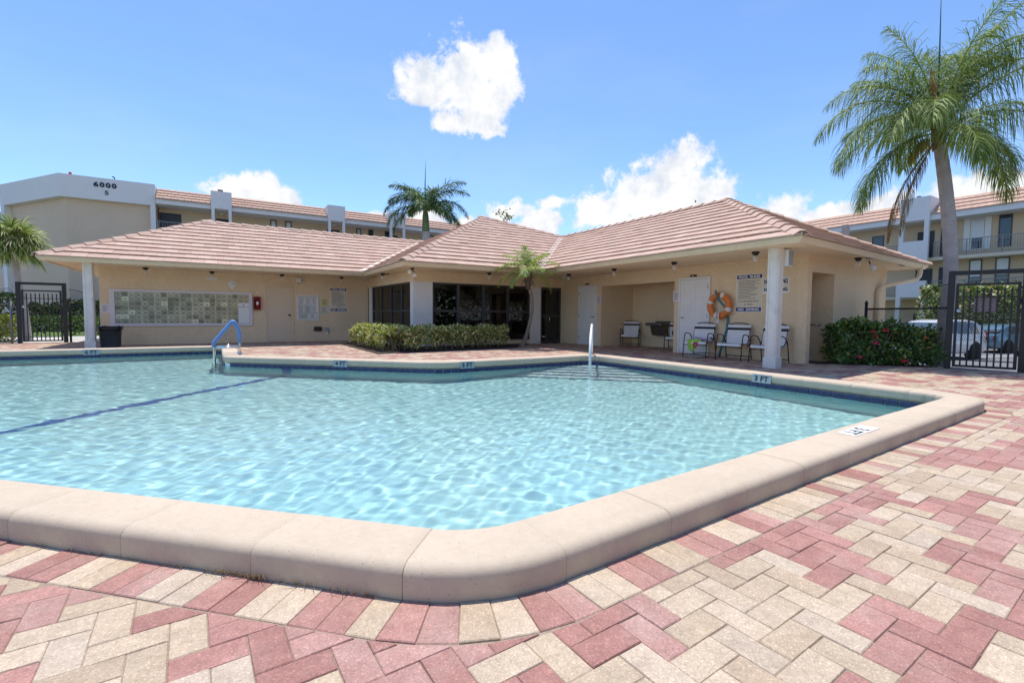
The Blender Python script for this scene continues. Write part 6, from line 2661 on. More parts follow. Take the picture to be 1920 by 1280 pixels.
def make_car(label, paint, suv=True):
    c = thing('parked_car', (0, 0, 0), label, 'car', 0, 'cars in the car park')
    L_, W, H_ = (4.5, 0.90, 1.68) if suv else (4.7, 0.89, 1.46)
    # body: x from the nose backwards; (x, half width, sill, shoulder)
    if suv:
        st = [(0.0, 0.62, 0.38, 0.66), (0.06, 0.74, 0.30, 0.78), (0.22, 0.83, 0.26, 0.88), (0.6, 0.88, 0.24, 0.97), (1.15, 0.90, 0.24, 1.03), (2.2, 0.90, 0.24, 1.04), (3.4, 0.90, 0.24, 1.06), (4.1, 0.88, 0.27, 1.06), (4.42, 0.80, 0.32, 1.02), (4.5, 0.70, 0.40, 0.94)]
        roof = [(1.08, 0.80, 1.03), (1.45, 0.74, 1.34), (1.95, 0.68, 1.60), (2.6, 0.67, 1.67), (3.5, 0.67, 1.66), (3.98, 0.66, 1.60), (4.25, 0.72, 1.30), (4.40, 0.78, 1.05)]
        wb = (0.85, 3.55)
        wr_ = 0.35
    else:
        st = [(0.0, 0.60, 0.36, 0.60), (0.06, 0.72, 0.28, 0.70), (0.25, 0.82, 0.24, 0.78), (0.7, 0.87, 0.22, 0.86), (1.3, 0.89, 0.22, 0.93), (2.3, 0.89, 0.22, 0.95), (3.6, 0.89, 0.22, 0.97), (4.3, 0.86, 0.26, 0.98), (4.62, 0.78, 0.32, 0.93), (4.7, 0.68, 0.40, 0.84)]
        roof = [(1.25, 0.79, 0.93), (1.75, 0.70, 1.22), (2.2, 0.64, 1.42), (2.7, 0.63, 1.46), (3.2, 0.63, 1.43), (3.7, 0.66, 1.28), (4.15, 0.74, 1.0)]
        wb = (0.90, 3.65)
        wr_ = 0.33
    vs, fs = [], []
    for x, w, zs, zt in st:
        vs += [(x, -w * 0.9, zs), (x, -w, zs + 0.16), (x, -w * 1.0, (zs + zt) / 2 + 0.05), (x, -w * 0.95, zt - 0.05), (x, -w * 0.82, zt), (x, 0, zt + 0.035), (x, w * 0.82, zt), (x, w * 0.95, zt - 0.05), (x, w, (zs + zt) / 2 + 0.05), (x, w, zs + 0.16), (x, w * 0.9, zs)]
    n = 11
    for i in range(len(st) - 1):
        for k in range(n):
            k2 = (k + 1) % n
            fs.append((i * n + k, i * n + k2, (i + 1) * n + k2, (i + 1) * n + k))
    fs += [tuple(range(n)), tuple((len(st) - 1) * n + k for k in range(n - 1, -1, -1))]
    body = MB().add(vs, fs).build('body', paint, c, local=True, smooth=True)
    body.data.set_sharp_from_angle(angle=R(38))
    vs, fs = [], []
    n = 6
    for x, w, z in roof:
        zb = 0.96 if suv else 0.86
        ww = 0.84
        vs += [(x, -ww, zb), (x, -w, z - 0.05), (x, -w * 0.8, z), (x, w * 0.8, z), (x, w, z - 0.05), (x, ww, zb)]
    for i in range(len(roof) - 1):
        for k in range(n - 1):
            fs.append((i * n + k, i * n + k + 1, (i + 1) * n + k + 1, (i + 1) * n + k))
    cab = MB().add(vs, fs).build('cabin', paint, c, local=True, smooth=True)
    cab.data.set_sharp_from_angle(angle=R(30))
    rz = {x: (w, z) for x, w, z in roof}

    def side_pt(x, f, s):
        # f: 0 belt, 1 roof edge
        for i in range(len(roof) - 1):
            if roof[i][0] <= x <= roof[i + 1][0]:
                t = (x - roof[i][0]) / (roof[i + 1][0] - roof[i][0])
                w = roof[i][1] * (1 - t) + roof[i + 1][1] * t
                z = roof[i][2] * (1 - t) + roof[i + 1][2] * t
        zb = 1.08 if suv else 0.98
        zt = z - 0.09
        wb_ = 0.84 - (0.84 - w) * (zb - (0.96 if suv else 0.86)) / max(z - 0.05 - (0.96 if suv else 0.86), 0.05)
        wt_ = w + 0.01
        return (x, s * (wb_ * (1 - f) + wt_ * f + 0.012), zb * (1 - f) + zt * f)
    xs_ = (1.75, 2.55, 2.62, 3.35, 3.42, 3.95) if suv else (1.95, 2.75, 2.82, 3.55)
    for s in (-1, 1):
        for k in range(0, len(xs_), 2):
            a, b = xs_[k], xs_[k + 1]
            lean = 0.14 if k == 0 else 0.0
            q = [side_pt(a - lean, 0, s), side_pt(b, 0, s), side_pt(b - (0.12 if k == len(xs_) - 2 else 0), 1, s), side_pt(a + 0.12 if k == 0 else a, 1, s)]
            MB().add(q, [(0, 1, 2, 3) if s < 0 else (3, 2, 1, 0)]).build('side_window', M['car_glass'], c, local=True)
    r0, r1, r2 = roof[0], roof[1], roof[2]
    off = Vector((-0.012, 0, 0.012))
    q = [Vector((r0[0] + 0.03, -0.72, r0[2] + 0.03)) + off, Vector((r2[0] - 0.05, -r2[1] * 0.86, r2[2] - 0.05)) + off, Vector((r2[0] - 0.05, r2[1] * 0.86, r2[2] - 0.05)) + off, Vector((r0[0] + 0.03, 0.72, r0[2] + 0.03)) + off]
    mid = [Vector((r1[0] - 0.02, -0.72 * 0.97, r1[2] + 0.015)) + off, Vector((r1[0] - 0.02, 0.72 * 0.97, r1[2] + 0.015)) + off]
    MB().add([q[0], mid[0], q[1], q[2], mid[1], q[3]], [(0, 1, 4, 5)[::-1], (1, 2, 3, 4)[::-1]]).build('windscreen', M['car_glass'], c, local=True)
    e0_, e1_ = roof[-1], roof[-3]
    q = [(e0_[0] + 0.0, -0.70, e0_[2] + 0.05), (e1_[0] + 0.06, -0.58, e1_[2] - 0.05), (e1_[0] + 0.06, 0.58, e1_[2] - 0.05), (e0_[0] + 0.0, 0.70, e0_[2] + 0.05)]
    MB().add([Vector(p) + Vector((0.03, 0, 0.01)) for p in q], [(0, 1, 2, 3)]).build('rear_window', M['car_glass'], c, local=True)
    for wx in wb:
        for s in (-1, 1):
            Mw = Matrix.Translation((wx, s * (W - 0.10), wr_)) @ Matrix.Rotation(R(90 if s < 0 else -90), 4, 'X')
            ar = MB().lathe([(wr_ + 0.07, -0.05), (wr_ + 0.07, 0.09), (wr_ + 0.02, 0.095)], n=24, M=Mw).build('wheel_arch', M['trim_black'], c, local=True)
            wh = MB().lathe([(wr_ * 0.62, -0.09), (wr_ * 0.94, -0.10), (wr_, -0.06), (wr_, 0.10), (wr_ * 0.94, 0.135), (wr_ * 0.66, 0.13)], n=28, M=Mw).build('wheel', M['tyre'], c, local=True, smooth=True)
            m2 = MB().lathe([(wr_ * 0.66, 0.12), (wr_ * 0.62, 0.128), (wr_ * 0.58, 0.08), (0.0, 0.08)], n=24, M=Mw)
            for k in range(5):
                m2.box(-0.03, 0.03, 0.04, wr_ * 0.62, 0.085, 0.118, Mw @ Matrix.Rotation(R(72 * k), 4, 'Z'))
            m2.lathe([(0.06, 0.08), (0.06, 0.125), (0.0, 0.128)], n=12, M=Mw)
            m2.build('rim', M['rim'], wh, local=True)
    zl = 0.72 if suv else 0.62
    for s in (-1, 1):
        m2 = MB().add([(0.045, s * 0.44, zl - 0.06), (0.05, s * 0.46, zl + 0.06), (0.20, s * 0.77, zl + 0.10), (0.165, s * 0.78, zl - 0.05)], [(0, 1, 2, 3) if s > 0 else (3, 2, 1, 0)])
        m2.v = [(p[0] - 0.02, p[1] * 1.02, p[2]) for p in m2.v]
        m2.build('headlight', M['lamp_clear'], c, local=True)
        m2 = MB().box(L_ - 0.14, L_ - 0.03, s * 0.80 - 0.045, s * 0.80 + 0.045, zl + 0.06, zl + (0.42 if suv else 0.24))
        m2.build('tail_light', M['lamp_red'], c, local=True, bevel=0.02)
        m2 = MB().box(1.55, 1.72, s * 0.98 - 0.09, s * 0.98 + 0.09, 1.05 if suv else 0.95, 1.18 if suv else 1.07)
        m2.build('wing_mirror', paint, c, local=True, bevel=0.03)
        for hx in (2.45, 3.25):
            MB().box(hx - 0.09, hx + 0.09, s * W - 0.01, s * W + 0.025, 0.86, 0.89).build('door_handle', paint, c, local=True, bevel=0.006)
    MB().box(-0.012, 0.05, -0.40, 0.40, zl - 0.12, zl + 0.02).build('grille', M['trim_black'], c, local=True, bevel=0.01)
    MB().box(-0.02, 0.2, -0.62, 0.62, 0.32, 0.44).build('bumper_intake', M['trim_black'], c, local=True, bevel=0.01)
    return c


def place_car(c, front, heading):
    """front-centre point on the ground; heading = direction the nose points to"""
    c.location = (front[0], front[1], gz(front[0]))
    h = Vector(heading).normalized()
    c.rotation_euler = (0, 0, math.atan2(-h.y, -h.x))


c1_ = make_car('white SUV parked nose towards the pool behind the right gate post', M['car_white'])
place_car(c1_, (23.95, 8.66), (-0.96, 0.28))
c2_ = make_car('blue grey saloon parked beyond the white SUV, seen through the right gate', M['car_blue'], False)
place_car(c2_, (37.2, 7.05), (0.965, -0.26))
c3_ = make_car('silver blue car mostly hidden behind the flowering bush', M['car_silver'], True)
place_car(c3_, (25.4, 12.3), (-0.96, 0.28))

# ------------------------------------------------------------------ planting
M['leaf'] = mat('leaf', (1, 1, 1), 0.42, src='attr', trans=0.28, spec=0.35)
M['leaf_gloss'] = mat('leaf_glossy', (1, 1, 1), 0.30, src='attr', trans=0.20, spec=0.5)
M['frond'] = mat('frond_leaf', (1, 1, 1), 0.55, src='attr', trans=0.30, spec=0.28)
M['twig'] = mat('twig', (0.20, 0.15, 0.10), 0.9)
M['palm_bark'] = mat('palm_bark', (0.43, 0.395, 0.38), 0.9, coords='World', var=[(6, 0.18), (40, 0.12)], bump=(45, 0.6, 0.015), spec=0.1)
M['pygmy_bark'] = mat('pygmy_bark', (0.30, 0.25, 0.21), 0.9, coords='World', var=[(12, 0.2), (60, 0.15)], bump=(50, 0.7, 0.01), spec=0.1)
M['dead'] = mat('dead_frond', (1, 1, 1), 0.8, src='attr', trans=0.15, spec=0.15)
M['mulch'] = mat('mulch', (0.05, 0.032, 0.022), 0.95, coords='World', var=[(25, 0.4)], bump=(60, 0.8, 0.02))
pr = np.random.default_rng(99)


def unit(a):
    return a / np.maximum(np.linalg.norm(a, axis=-1, keepdims=True), 1e-9)


def leaf_mesh(C, D, S_, ln, wd_, cols, fold=0.12):
    """rhombic folded leaves: centres C, axis D, side S_, lengths, widths, colours"""
    n = len(C)
    Nn = unit(np.cross(D, S_))
    ln = ln[:, None]
    wd_ = wd_[:, None]
    base = C - D * ln * 0.5
    tip = C + D * ln * 0.5 - Nn * ln * 0.08
    l_ = C + S_ * wd_ * 0.5 + Nn * wd_ * fold - D * ln * 0.04
    r_ = C - S_ * wd_ * 0.5 + Nn * wd_ * fold - D * ln * 0.04
    V = np.stack([base, l_, tip, r_], 1).reshape(-1, 3)
    i = np.arange(n) * 4
    F = np.concatenate([np.stack([i, i + 1, i + 2], 1), np.stack([i, i + 2, i + 3], 1)])
    CC = np.repeat(cols, 4, axis=0)
    return V, F, CC


def rand_dirs(n, up=0.3, r=None):
    r = r or pr
    d = r.normal(size=(n, 3))
    d[:, 2] += up
    return unit(d)


def leaf_cloud(name, P, Nrm, size, pal, m, parent, weights=None, spread=0.9, aspect=0.55, kind=None, up=0.35, flat=0.5):
    n = len(P)
    D = unit(Nrm * 0.5 + rand_dirs(n, up) * spread)
    rv = rand_dirs(n, 0)
    S_ = unit(np.cross(D, rv))
    ln = size * pr.uniform(0.65, 1.35, n)
    idx_ = pr.choice(len(pal), n, p=weights)
    cols = np.array(pal)[idx_] * pr.uniform(0.75, 1.2, n)[:, None]
    V, F, CC = leaf_mesh(P, D, S_, ln, ln * aspect, cols)
    return np_mesh(name, V, F, m, CC, parent, kind=kind)


def shell_points(pts, half, z0, z1, n, round_=0.16, inner=0.35, bumps=0.05):
    """points in the outer skin of a clipped hedge that follows the polyline pts"""
    pts = np.array(pts, float)
    seg = np.diff(pts, axis=0)
    sl = np.hypot(seg[:, 0], seg[:, 1])
    cum = np.concatenate([[0], np.cumsum(sl)])
    Lh = cum[-1]
    t = pr.uniform(-half * 0.8, Lh + half * 0.8, n)
    tc_ = np.clip(t, 0, Lh)
    i = np.clip(np.searchsorted(cum, tc_, 'right') - 1, 0, len(sl) - 1)
    f = (tc_ - cum[i]) / sl[i]
    c = pts[i] + seg[i] * f[:, None]
    tg = seg[i] / sl[i][:, None]
    nn = np.stack([-tg[:, 1], tg[:, 0]], 1)
    h = z1 - z0
    per = 2 * h + 2 * half
    u = pr.uniform(0, per, n)
    off = np.where(u < h, -half, np.where(u < h + 2 * half, u - h - half, half))
    z = np.where(u < h, z0 + u, np.where(u < h + 2 * half, z1, z1 - (u - h - 2 * half)))
    # end caps
    over = np.where(t < 0, t, np.where(t > Lh, t - Lh, 0))
    endcap = np.abs(over) > half * 0.75
    off = np.where(endcap, pr.uniform(-half, half, n), off)
    z = np.where(endcap, pr.uniform(z0, z1, n), z)
    # rounded shoulders
    k = np.clip((z - (z1 - round_)) / round_, 0, 1)
    off = off * (1 - 0.28 * k ** 2)
    P = np.concatenate([c + nn * off[:, None] + tg * over[:, None], z[:, None]], 1)
    Nr = np.concatenate([nn * np.sign(off)[:, None] * (np.abs(off) > half * 0.6)[:, None] + tg * np.sign(over)[:, None] * endcap[:, None], (z > z1 - 0.05).astype(float)[:, None] * 1.0], 1)
    Nr = unit(Nr + 1e-3)
    bump_ = np.sin(P[:, 0] * 7.1 + 1) * np.sin(P[:, 1] * 6.3) * np.sin(P[:, 2] * 9 + 2)
    P -= Nr * (pr.uniform(0, 1, n) ** 1.8 * inner * half)[:, None]
    P += Nr * (bump_ * bumps)[:, None] + pr.normal(0, 0.018, (n, 3))
    return P, Nr


def stems(parent, pts, half, z1, n, m, name='stem', r=0.009):
    pts = np.array(pts, float)
    m_ = MB()
    for k in range(n):
        j = pr.integers(len(pts) - 1)
        f = pr.random()
        c = pts[j] + (pts[j + 1] - pts[j]) * f + pr.normal(0, half * 0.45, 2)
        a = pr.uniform(0, 6.28)
        sp = pr.uniform(0.1, 0.4)
        q = [(c[0], c[1], -0.03), (c[0] + math.cos(a) * sp * 0.5, c[1] + math.sin(a) * sp * 0.5, z1 * 0.35), (c[0] + math.cos(a + 0.4) * sp * 0.9, c[1] + math.sin(a + 0.4) * sp * 0.9, z1 * 0.8)]
        m_.tube(q, [r * 1.3, r, r * 0.5], 5)
    return m_.build(name, m, parent, kind='stuff')


# soil beds
for poly in ([(3.3, 16.2), (3.3, 11.85), (7.7, 12.35), (9.2, 13.9), (9.2, 14.09), (5.03, 14.09), (4.83, 18.2), (4.3, 18.2)], [(11.2, 5.3), (11.9, 4.6), (12.5, 3.75), (13.6, 5.5), (12.6, 5.5)]):
    o = MB().prism(poly if area(poly) > 0 else poly[::-1], -0.03, 0.012).build('planting_bed', M['mulch'])
    o['kind'] = 'structure'

VAR = [(0.42, 0.44, 0.12), (0.55, 0.53, 0.21), (0.70, 0.66, 0.38), (0.20, 0.29, 0.07), (0.10, 0.15, 0.04), (0.52, 0.41, 0.21), (0.72, 0.68, 0.45)]
VW = [0.2, 0.18, 0.16, 0.22, 0.12, 0.05, 0.07]
hp = [(3.95, 15.6), (4.0, 12.45), (7.25, 13.0)]
hg = thing('hedge', (4.5, 12.8, 0), 'clipped yellow and green hedge in front of the glass room', 'hedge')
P, Nr = shell_points(hp, 0.43, 0.10, 0.66, 15000, inner=0.5, bumps=0.07)
keep = (P[:, 2] > 0.2) | (pr.random(len(P)) < 0.4)
gap = np.exp(-((P[:, 0] - 5.3) ** 2 + (P[:, 2] - 0.12) ** 2 * 6) / 0.16)
keep &= pr.random(len(P)) > gap * 0.9
leaf_cloud('foliage', P[keep], Nr[keep], 0.082, VAR, M['leaf'], None, VW).parent = hg
hg.children[0].location = -hg.location
stems(hg, hp, 0.35, 0.62, 110, M['twig'])

# flowering bush by the recess
bu = thing('flowering_bush', (12.2, 4.5, 0), 'dark glossy bush with red flower clusters by the right gate', 'bush')
DK = [(0.045, 0.11, 0.03), (0.075, 0.165, 0.04), (0.115, 0.22, 0.055), (0.20, 0.30, 0.08), (0.38, 0.40, 0.12), (0.06, 0.11, 0.04)]
DW = [0.2, 0.26, 0.22, 0.16, 0.06, 0.10]
bp_ = [(11.68, 5.02), (12.15, 4.62), (12.62, 4.12)]
P, Nr = shell_points(bp_, 0.40, 0.04, 0.90, 8000, round_=0.55, inner=0.9, bumps=0.22)
tp = np.clip((P[:, 0] - 12.0) / 0.8, 0, 1)
P[:, 2] *= 1 - 0.34 * tp * tp
kp = pr.random(len(P)) > 0.55 * tp
P, Nr = P[kp], Nr[kp]
f_ = leaf_cloud('foliage', P, Nr, 0.095, DK, M['leaf_gloss'], None, DW, aspect=0.5)
f_.parent = bu
f_.location = -bu.location
# sparser right-hand end, sunlight put into its paler leaf palette
P, Nr = shell_points([(12.45, 4.3), (12.75, 4.0)], 0.30, 0.05, 0.74, 1000, round_=0.4, inner=0.9, bumps=0.1)
f_ = leaf_cloud('outer_foliage', P, Nr, 0.085, [(0.16, 0.2, 0.05), (0.3, 0.3, 0.1), (0.42, 0.36, 0.16), (0.06, 0.11, 0.03), (0.4, 0.2, 0.1)], M['leaf_gloss'], None, [0.3, 0.2, 0.12, 0.3, 0.08], aspect=0.5)
f_.parent = bu
f_.location = -bu.location
stems(bu, bp_, 0.3, 0.9, 40, M['twig'])
M['flower'] = mat('flower_red', (0.62, 0.06, 0.055), 0.6, trans=0.2)
M['flower_pink'] = mat('flower_pink', (0.70, 0.09, 0.16), 0.6, trans=0.2)
M['flower_orange'] = mat('flower_orange', (0.62, 0.24, 0.10), 0.6, trans=0.2)


def flower(x, y, z, r_, m):
    x, y, r_ = x - 0.06, y - 0.09, r_ * 1.35
    m_ = MB()
    for k in range(26):
        d_ = Vector((random.gauss(0, 1), random.gauss(0, 1), abs(random.gauss(0, 0.8)))).normalized()
        p = Vector((x, y, z)) + d_ * r_ * 0.7
        t_ = d_.orthogonal().normalized()
        b_ = d_.cross(t_)
        s = r_ * 0.26
        for w in (0, 1):
            a = t_ if w else b_
            e = b_ if w else t_
            m_.add([p - a * s, p - e * s * 0.5 + d_ * s * 0.3, p + a * s, p + e * s * 0.5 + d_ * s * 0.3], [(0, 1, 2, 3)])
    m_.build('flower_cluster', m, bu)



for x, y, z, r_, m in ((11.75, 4.62, 0.70, 0.055, 'flower'), (11.78, 4.58, 0.60, 0.05, 'flower'), (11.95, 4.48, 0.73, 0.065, 'flower'), (11.72, 4.55, 0.46, 0.07, 'flower_pink'), (11.42, 4.72, 0.17, 0.055, 'flower_pink'),
                   (12.05, 4.15, 0.10, 0.07, 'flower'), (12.35, 4.1, 0.66, 0.055, 'flower_orange'), (12.52, 3.98, 0.58, 0.05, 'flower_orange'), (12.48, 3.92, 0.38, 0.045, 'flower_orange')):
    flower(x, y, z, r_, M[m])


def simple_hedge(name, label, pts, half, z0, z1, n, size, pal, w, cat='hedge', m='leaf', round_=0.2, bumps=0.06, group=None, zoff=0.0):
    g = thing(name, (pts[0][0], pts[0][1], z0), label, cat, 0, group)
    P_, N_ = shell_points(pts, half, z0, z1, n, round_=round_, inner=0.6, bumps=bumps)
    f = leaf_cloud('foliage', P_, N_, size, pal, M[m], None, w)
    f.parent = g
    f.location = -g.location
    return g


GREEN = [(0.05, 0.10, 0.02), (0.09, 0.16, 0.03), (0.14, 0.22, 0.05), (0.03, 0.06, 0.015), (0.24, 0.28, 0.08)]
GWT = [0.3, 0.28, 0.18, 0.16, 0.08]
YG = [(0.34, 0.36, 0.06), (0.22, 0.28, 0.05), (0.44, 0.44, 0.12), (0.10, 0.16, 0.03)]
simple_hedge('hedge', 'bright yellow green hedge behind the fence at the left edge', [(-8.5, 22.0), (-6.2, 22.0)], 0.45, 0.0, 0.88, 5000, 0.09, YG, [0.3, 0.3, 0.2, 0.2])
simple_hedge('hedge', 'low dark green hedge along the lawn behind the left gate', [(-9.5, 28.3), (-3.6, 28.3), (0.5, 28.3)], 0.5, 0.0, 0.82, 6000, 0.11, GREEN, GWT)
for k, (x, y, r_, h, lab) in enumerate(((-9.6, 33.2, 1.0, 1.9, 'dark shrub at the left end under the numbered building'), (-7.9, 33.6, 0.7, 1.35, 'dark shrub left of centre under the numbered building'), (-6.3, 33.9, 0.8, 1.6, 'dark shrub right of centre under the numbered building'), (-4.9, 34.0, 0.6, 1.2, 'small dark shrub at the right under the numbered building'))):
    simple_hedge('shrub', lab, [(x - 0.2, y), (x + 0.2, y)], r_, 0.0, h, 1800, 0.16, [(0.03, 0.055, 0.02), (0.05, 0.09, 0.03), (0.09, 0.14, 0.05), (0.14, 0.13, 0.06)], [0.4, 0.3, 0.2, 0.1], cat='shrub', round_=0.7, bumps=0.2, group='shrubs under the numbered building')
simple_hedge('hedge', 'low pale green hedge along the apartment block beyond the right gate', [(41.4, 2.0), (41.4, 12.5)], 0.7, -0.7, 0.35, 5200, 0.16, GREEN + [(0.34, 0.36, 0.12)], [0.2, 0.25, 0.2, 0.1, 0.1, 0.15])
PAL = [(0.15, 0.22, 0.07), (0.28, 0.36, 0.13), (0.46, 0.50, 0.26), (0.64, 0.64, 0.42), (0.07, 0.11, 0.04), (0.6, 0.4, 0.36)]
simple_hedge('tall_shrub', 'big pale green and white flowering shrub behind the right gate', [(39.4, 8.1), (39.0, 11.4)], 1.35, -0.5, 3.0, 8500, 0.22, PAL, [0.24, 0.24, 0.2, 0.12, 0.16, 0.04], cat='shrub', round_=1.2, bumps=0.3)
o = P_, N_ = shell_points([(-6, -13), (10, -15), (24, -13), (34, -6)], 1.6, 0.0, 5.5, 16000, round_=1.5, inner=0.8, bumps=0.5)
tl = leaf_cloud('tree_line', P_, N_, 0.55, GREEN, M['leaf'], None, GWT)
tl['kind'] = 'stuff'
simple_hedge('garden_shrub', 'leafy green shrub seen through the glass of the corner room', [(11.0, 23.0), (14.5, 23.0)], 0.9, 0.0, 2.0, 5200, 0.13, GREEN, GWT, cat='shrub', round_=0.6, bumps=0.2)


# ------------------------------------------------------------------ palms
def frond_geo(base, az, e0, e1, length, nleaf, leaf_len, leaf_w, droop, cols, r_, plume=0.35, taper=0.75, start=0.14, twist=0.0, tipcol=None):
    """one feather frond: arching rachis with two rows of drooping leaflets. Returns (V, F, C), rachis points"""
    ns = 16
    pts = [np.array(base, float)]
    e = e0
    for k in range(ns):
        t = (k + 0.5) / ns
        e = e0 + (e1 - e0) * t ** 1.25
        a = az + twist * t
        pts.append(pts[-1] + np.array((math.cos(a) * math.cos(e), math.sin(a) * math.cos(e), math.sin(e))) * length / ns)
    pts = np.array(pts)
    ts = np.linspace(start, 0.995, nleaf)
    idx_ = ts * ns
    i0 = np.clip(idx_.astype(int), 0, ns - 1)
    f = (idx_ - i0)[:, None]
    P = pts[i0] * (1 - f) + pts[i0 + 1] * f
    T = unit(pts[i0 + 1] - pts[i0])
    up = np.array((0, 0, 1.0))
    Sd = unit(np.cross(T, up))
    Up = unit(np.cross(Sd, T))
    Vs, Fs, Cs = [], [], []
    b = 0
    for side in (-1, 1):
        n = nleaf
        ln = leaf_len * (np.sin(np.pi * np.clip(ts * 0.88 + 0.10, 0, 1)) ** 0.6) * r_.uniform(0.82, 1.12, n)
        ang = R(62) - R(34) * ts + r_.normal(0, 0.09, n)
        lift = r_.normal(plume * 0.3, plume, n)
        D = unit(Sd * side * np.sin(ang)[:, None] + T * np.cos(ang)[:, None] + Up * lift[:, None])
        seg = 3
        cur = P.copy()
        W = unit(np.cross(D, Up) + r_.normal(0, 0.25, (n, 3)))
        ring = []
        dd_ = D.copy()
        for j in range(seg + 1):
            w = leaf_w * (1.0 if j < seg else 0.12) * (0.75 if j == 0 else 1.0)
            ring.append((cur - W * w / 2, cur + W * w / 2))
            if j < seg:
                dd_ = unit(dd_ + np.array((0, 0, -1.0)) * (droop * (0.35 + 0.75 * j) * r_.uniform(0.7, 1.3, n))[:, None])
                cur = cur + dd_ * (ln / seg)[:, None]
        ci = r_.integers(0, len(cols), n)
        cc = np.array(cols)[ci] * r_.uniform(0.8, 1.2, n)[:, None]
        for j in range(seg):
            a0, a1 = ring[j]
            c0_, c1_2 = ring[j + 1]
            V = np.stack([a0, a1, c1_2, c0_], 1).reshape(-1, 3)
            i = np.arange(n) * 4 + b
            Fs.append(np.stack([i, i + 1, i + 2, i + 3], 1))
            Vs.append(V)
            k_ = cc
            if tipcol is not None and j == seg - 1:
                k_ = cc * 0.45 + np.array(tipcol) * 0.55
            Cs.append(np.repeat(k_, 4, axis=0))
            b += n * 4
    # rachis as a tapering 4-sided tube
    rad = length * 0.0085
    nrm = []
    for k in range(ns + 1):
        w = rad * (1 - taper * k / ns)
        i = min(k, ns - 1)
        t = unit((pts[i + 1] - pts[i])[None])[0]
        s = np.cross(t, up)
        s /= max(np.linalg.norm(s), 1e-6)
        u = np.cross(s, t)
        nrm.append([pts[k] + s * w, pts[k] + u * w, pts[k] - s * w, pts[k] - u * w])
    V = np.array(nrm).reshape(-1, 3)
    F = []
    for k in range(ns):
        for q in range(4):
            F.append((b + k * 4 + q, b + k * 4 + (q + 1) % 4, b + (k + 1) * 4 + (q + 1) % 4, b + (k + 1) * 4 + q))
    Vs.append(V)
    Fs.append(np.array(F))
    rc = np.array(cols).mean(0) * 1.25 + np.array((0.05, 0.05, 0.0))
    Cs.append(np.repeat(rc[None], len(V), axis=0))
    return np.concatenate(Vs), np.concatenate(Fs), np.concatenate(Cs), pts


def trunk(parent, pts, radii, m, rings=0.0, name='trunk'):
    pts = [Vector(p) for p in pts]
    # dense, slightly ringed
    out, rs_ = [], []
    n = 90
    cum = [0.0]
    for a, b in zip(pts, pts[1:]):
        cum.append(cum[-1] + (b - a).length)
    for k in range(n + 1):
        d_ = cum[-1] * k / n
        i = 0
        while i < len(pts) - 2 and cum[i + 1] < d_:
            i += 1
        f = (d_ - cum[i]) / (cum[i + 1] - cum[i])
        # catmull-rom
        p0, p1, p2, p3 = pts[max(i - 1, 0)], pts[i], pts[i + 1], pts[min(i + 2, len(pts) - 1)]
        q = 0.5 * ((2 * p1) + (p2 - p0) * f + (2 * p0 - 5 * p1 + 4 * p2 - p3) * f * f + (3 * p1 - p0 - 3 * p2 + p3) * f ** 3)
        out.append(q)
        rs_.append((radii[i] * (1 - f) + radii[i + 1] * f) * (1 + rings * (1 if k % 3 == 0 else -0.4)))
    return MB().tube(out, rs_, 18).build(name, m, parent, smooth=True)


QG = [(0.12, 0.19, 0.04), (0.17, 0.25, 0.05), (0.25, 0.33, 0.08), (0.085, 0.14, 0.035), (0.36, 0.43, 0.16)]
# tall feather palm by the right gate
qp = thing('feather_palm', (13.35, 3.95, 0), 'tall feather palm with drooping fronds beside the right gate', 'palm tree')
QB = Vector((13.3, 4.10, 4.72))
trunk(qp, [(13.38, 3.90, -0.1), (13.36, 3.86, 0.9), (13.32, 3.80, 1.9), (13.28, 3.86, 3.0), (13.28, 3.98, 4.0), (13.3, 4.10, 4.75)], [0.155, 0.128, 0.124, 0.122, 0.118, 0.108], M['palm_bark'], 0.014)
MB().tube([QB + Vector((0, 0, -0.08)), QB + Vector((0.0, 0.03, 0.25)), QB + Vector((0.0, 0.05, 0.7)), QB + Vector((0, 0.06, 1.0))], [0.115, 0.13, 0.09, 0.03], 14).build('crownshaft', mat('boot_fibre', (0.17, 0.145, 0.075), 0.9, coords='World', var=[(14, 0.3)], bump=(30, 0.8, 0.02)), qp, smooth=True)
TOP = QB + Vector((0, 0.05, 0.45))
# azimuths in world degrees: camera right is about -31, camera left about 149, away 58, towards -122
qf = [(150, 38, -66, 3.0, 0), (160, 14, -72, 3.0, 0), (140, 62, -48, 2.6, 0), (178, 24, -74, 2.4, 0), (125, 74, 0, 2.1, 0), (-28, 66, -30, 3.9, 0), (-38, 30, -50, 2.8, 0), (-20, 8, -76, 2.4, 0), (-46, 78, -5, 3.3, 0),
      (-14, 80, -8, 3.2, 0), (80, 45, -30, 2.1, 0), (20, 60, -20, 2.3, 0), (-105, 30, -60, 1.9, 0), (-140, 5, -80, 2.0, 0), (110, 20, -70, 2.0, 0), (-70, -12, -82, 1.7, 0), (-165, 22, -66, 2.1, 0), (35, 25, -60, 2.2, 0),
      (-30, 74, -12, 3.5, 0), (-55, 60, -25, 2.9, 0), (160, 72, -20, 2.5, 0), (152, -12, -86, 2.5, 0), (140, -22, -87, 2.2, 0), (-25, -5, -84, 2.5, 0), (30, 82, 25, 2.9, 0), (-60, 83, 30, 3.1, 0), (75, 80, 28, 3.0, 0), (-18, 82, 24, 2.9, 0), (-100, 84, 40, 2.5, 0), (140, 84, 40, 2.4, 0), (10, 78, 10, 3.0, 0)]
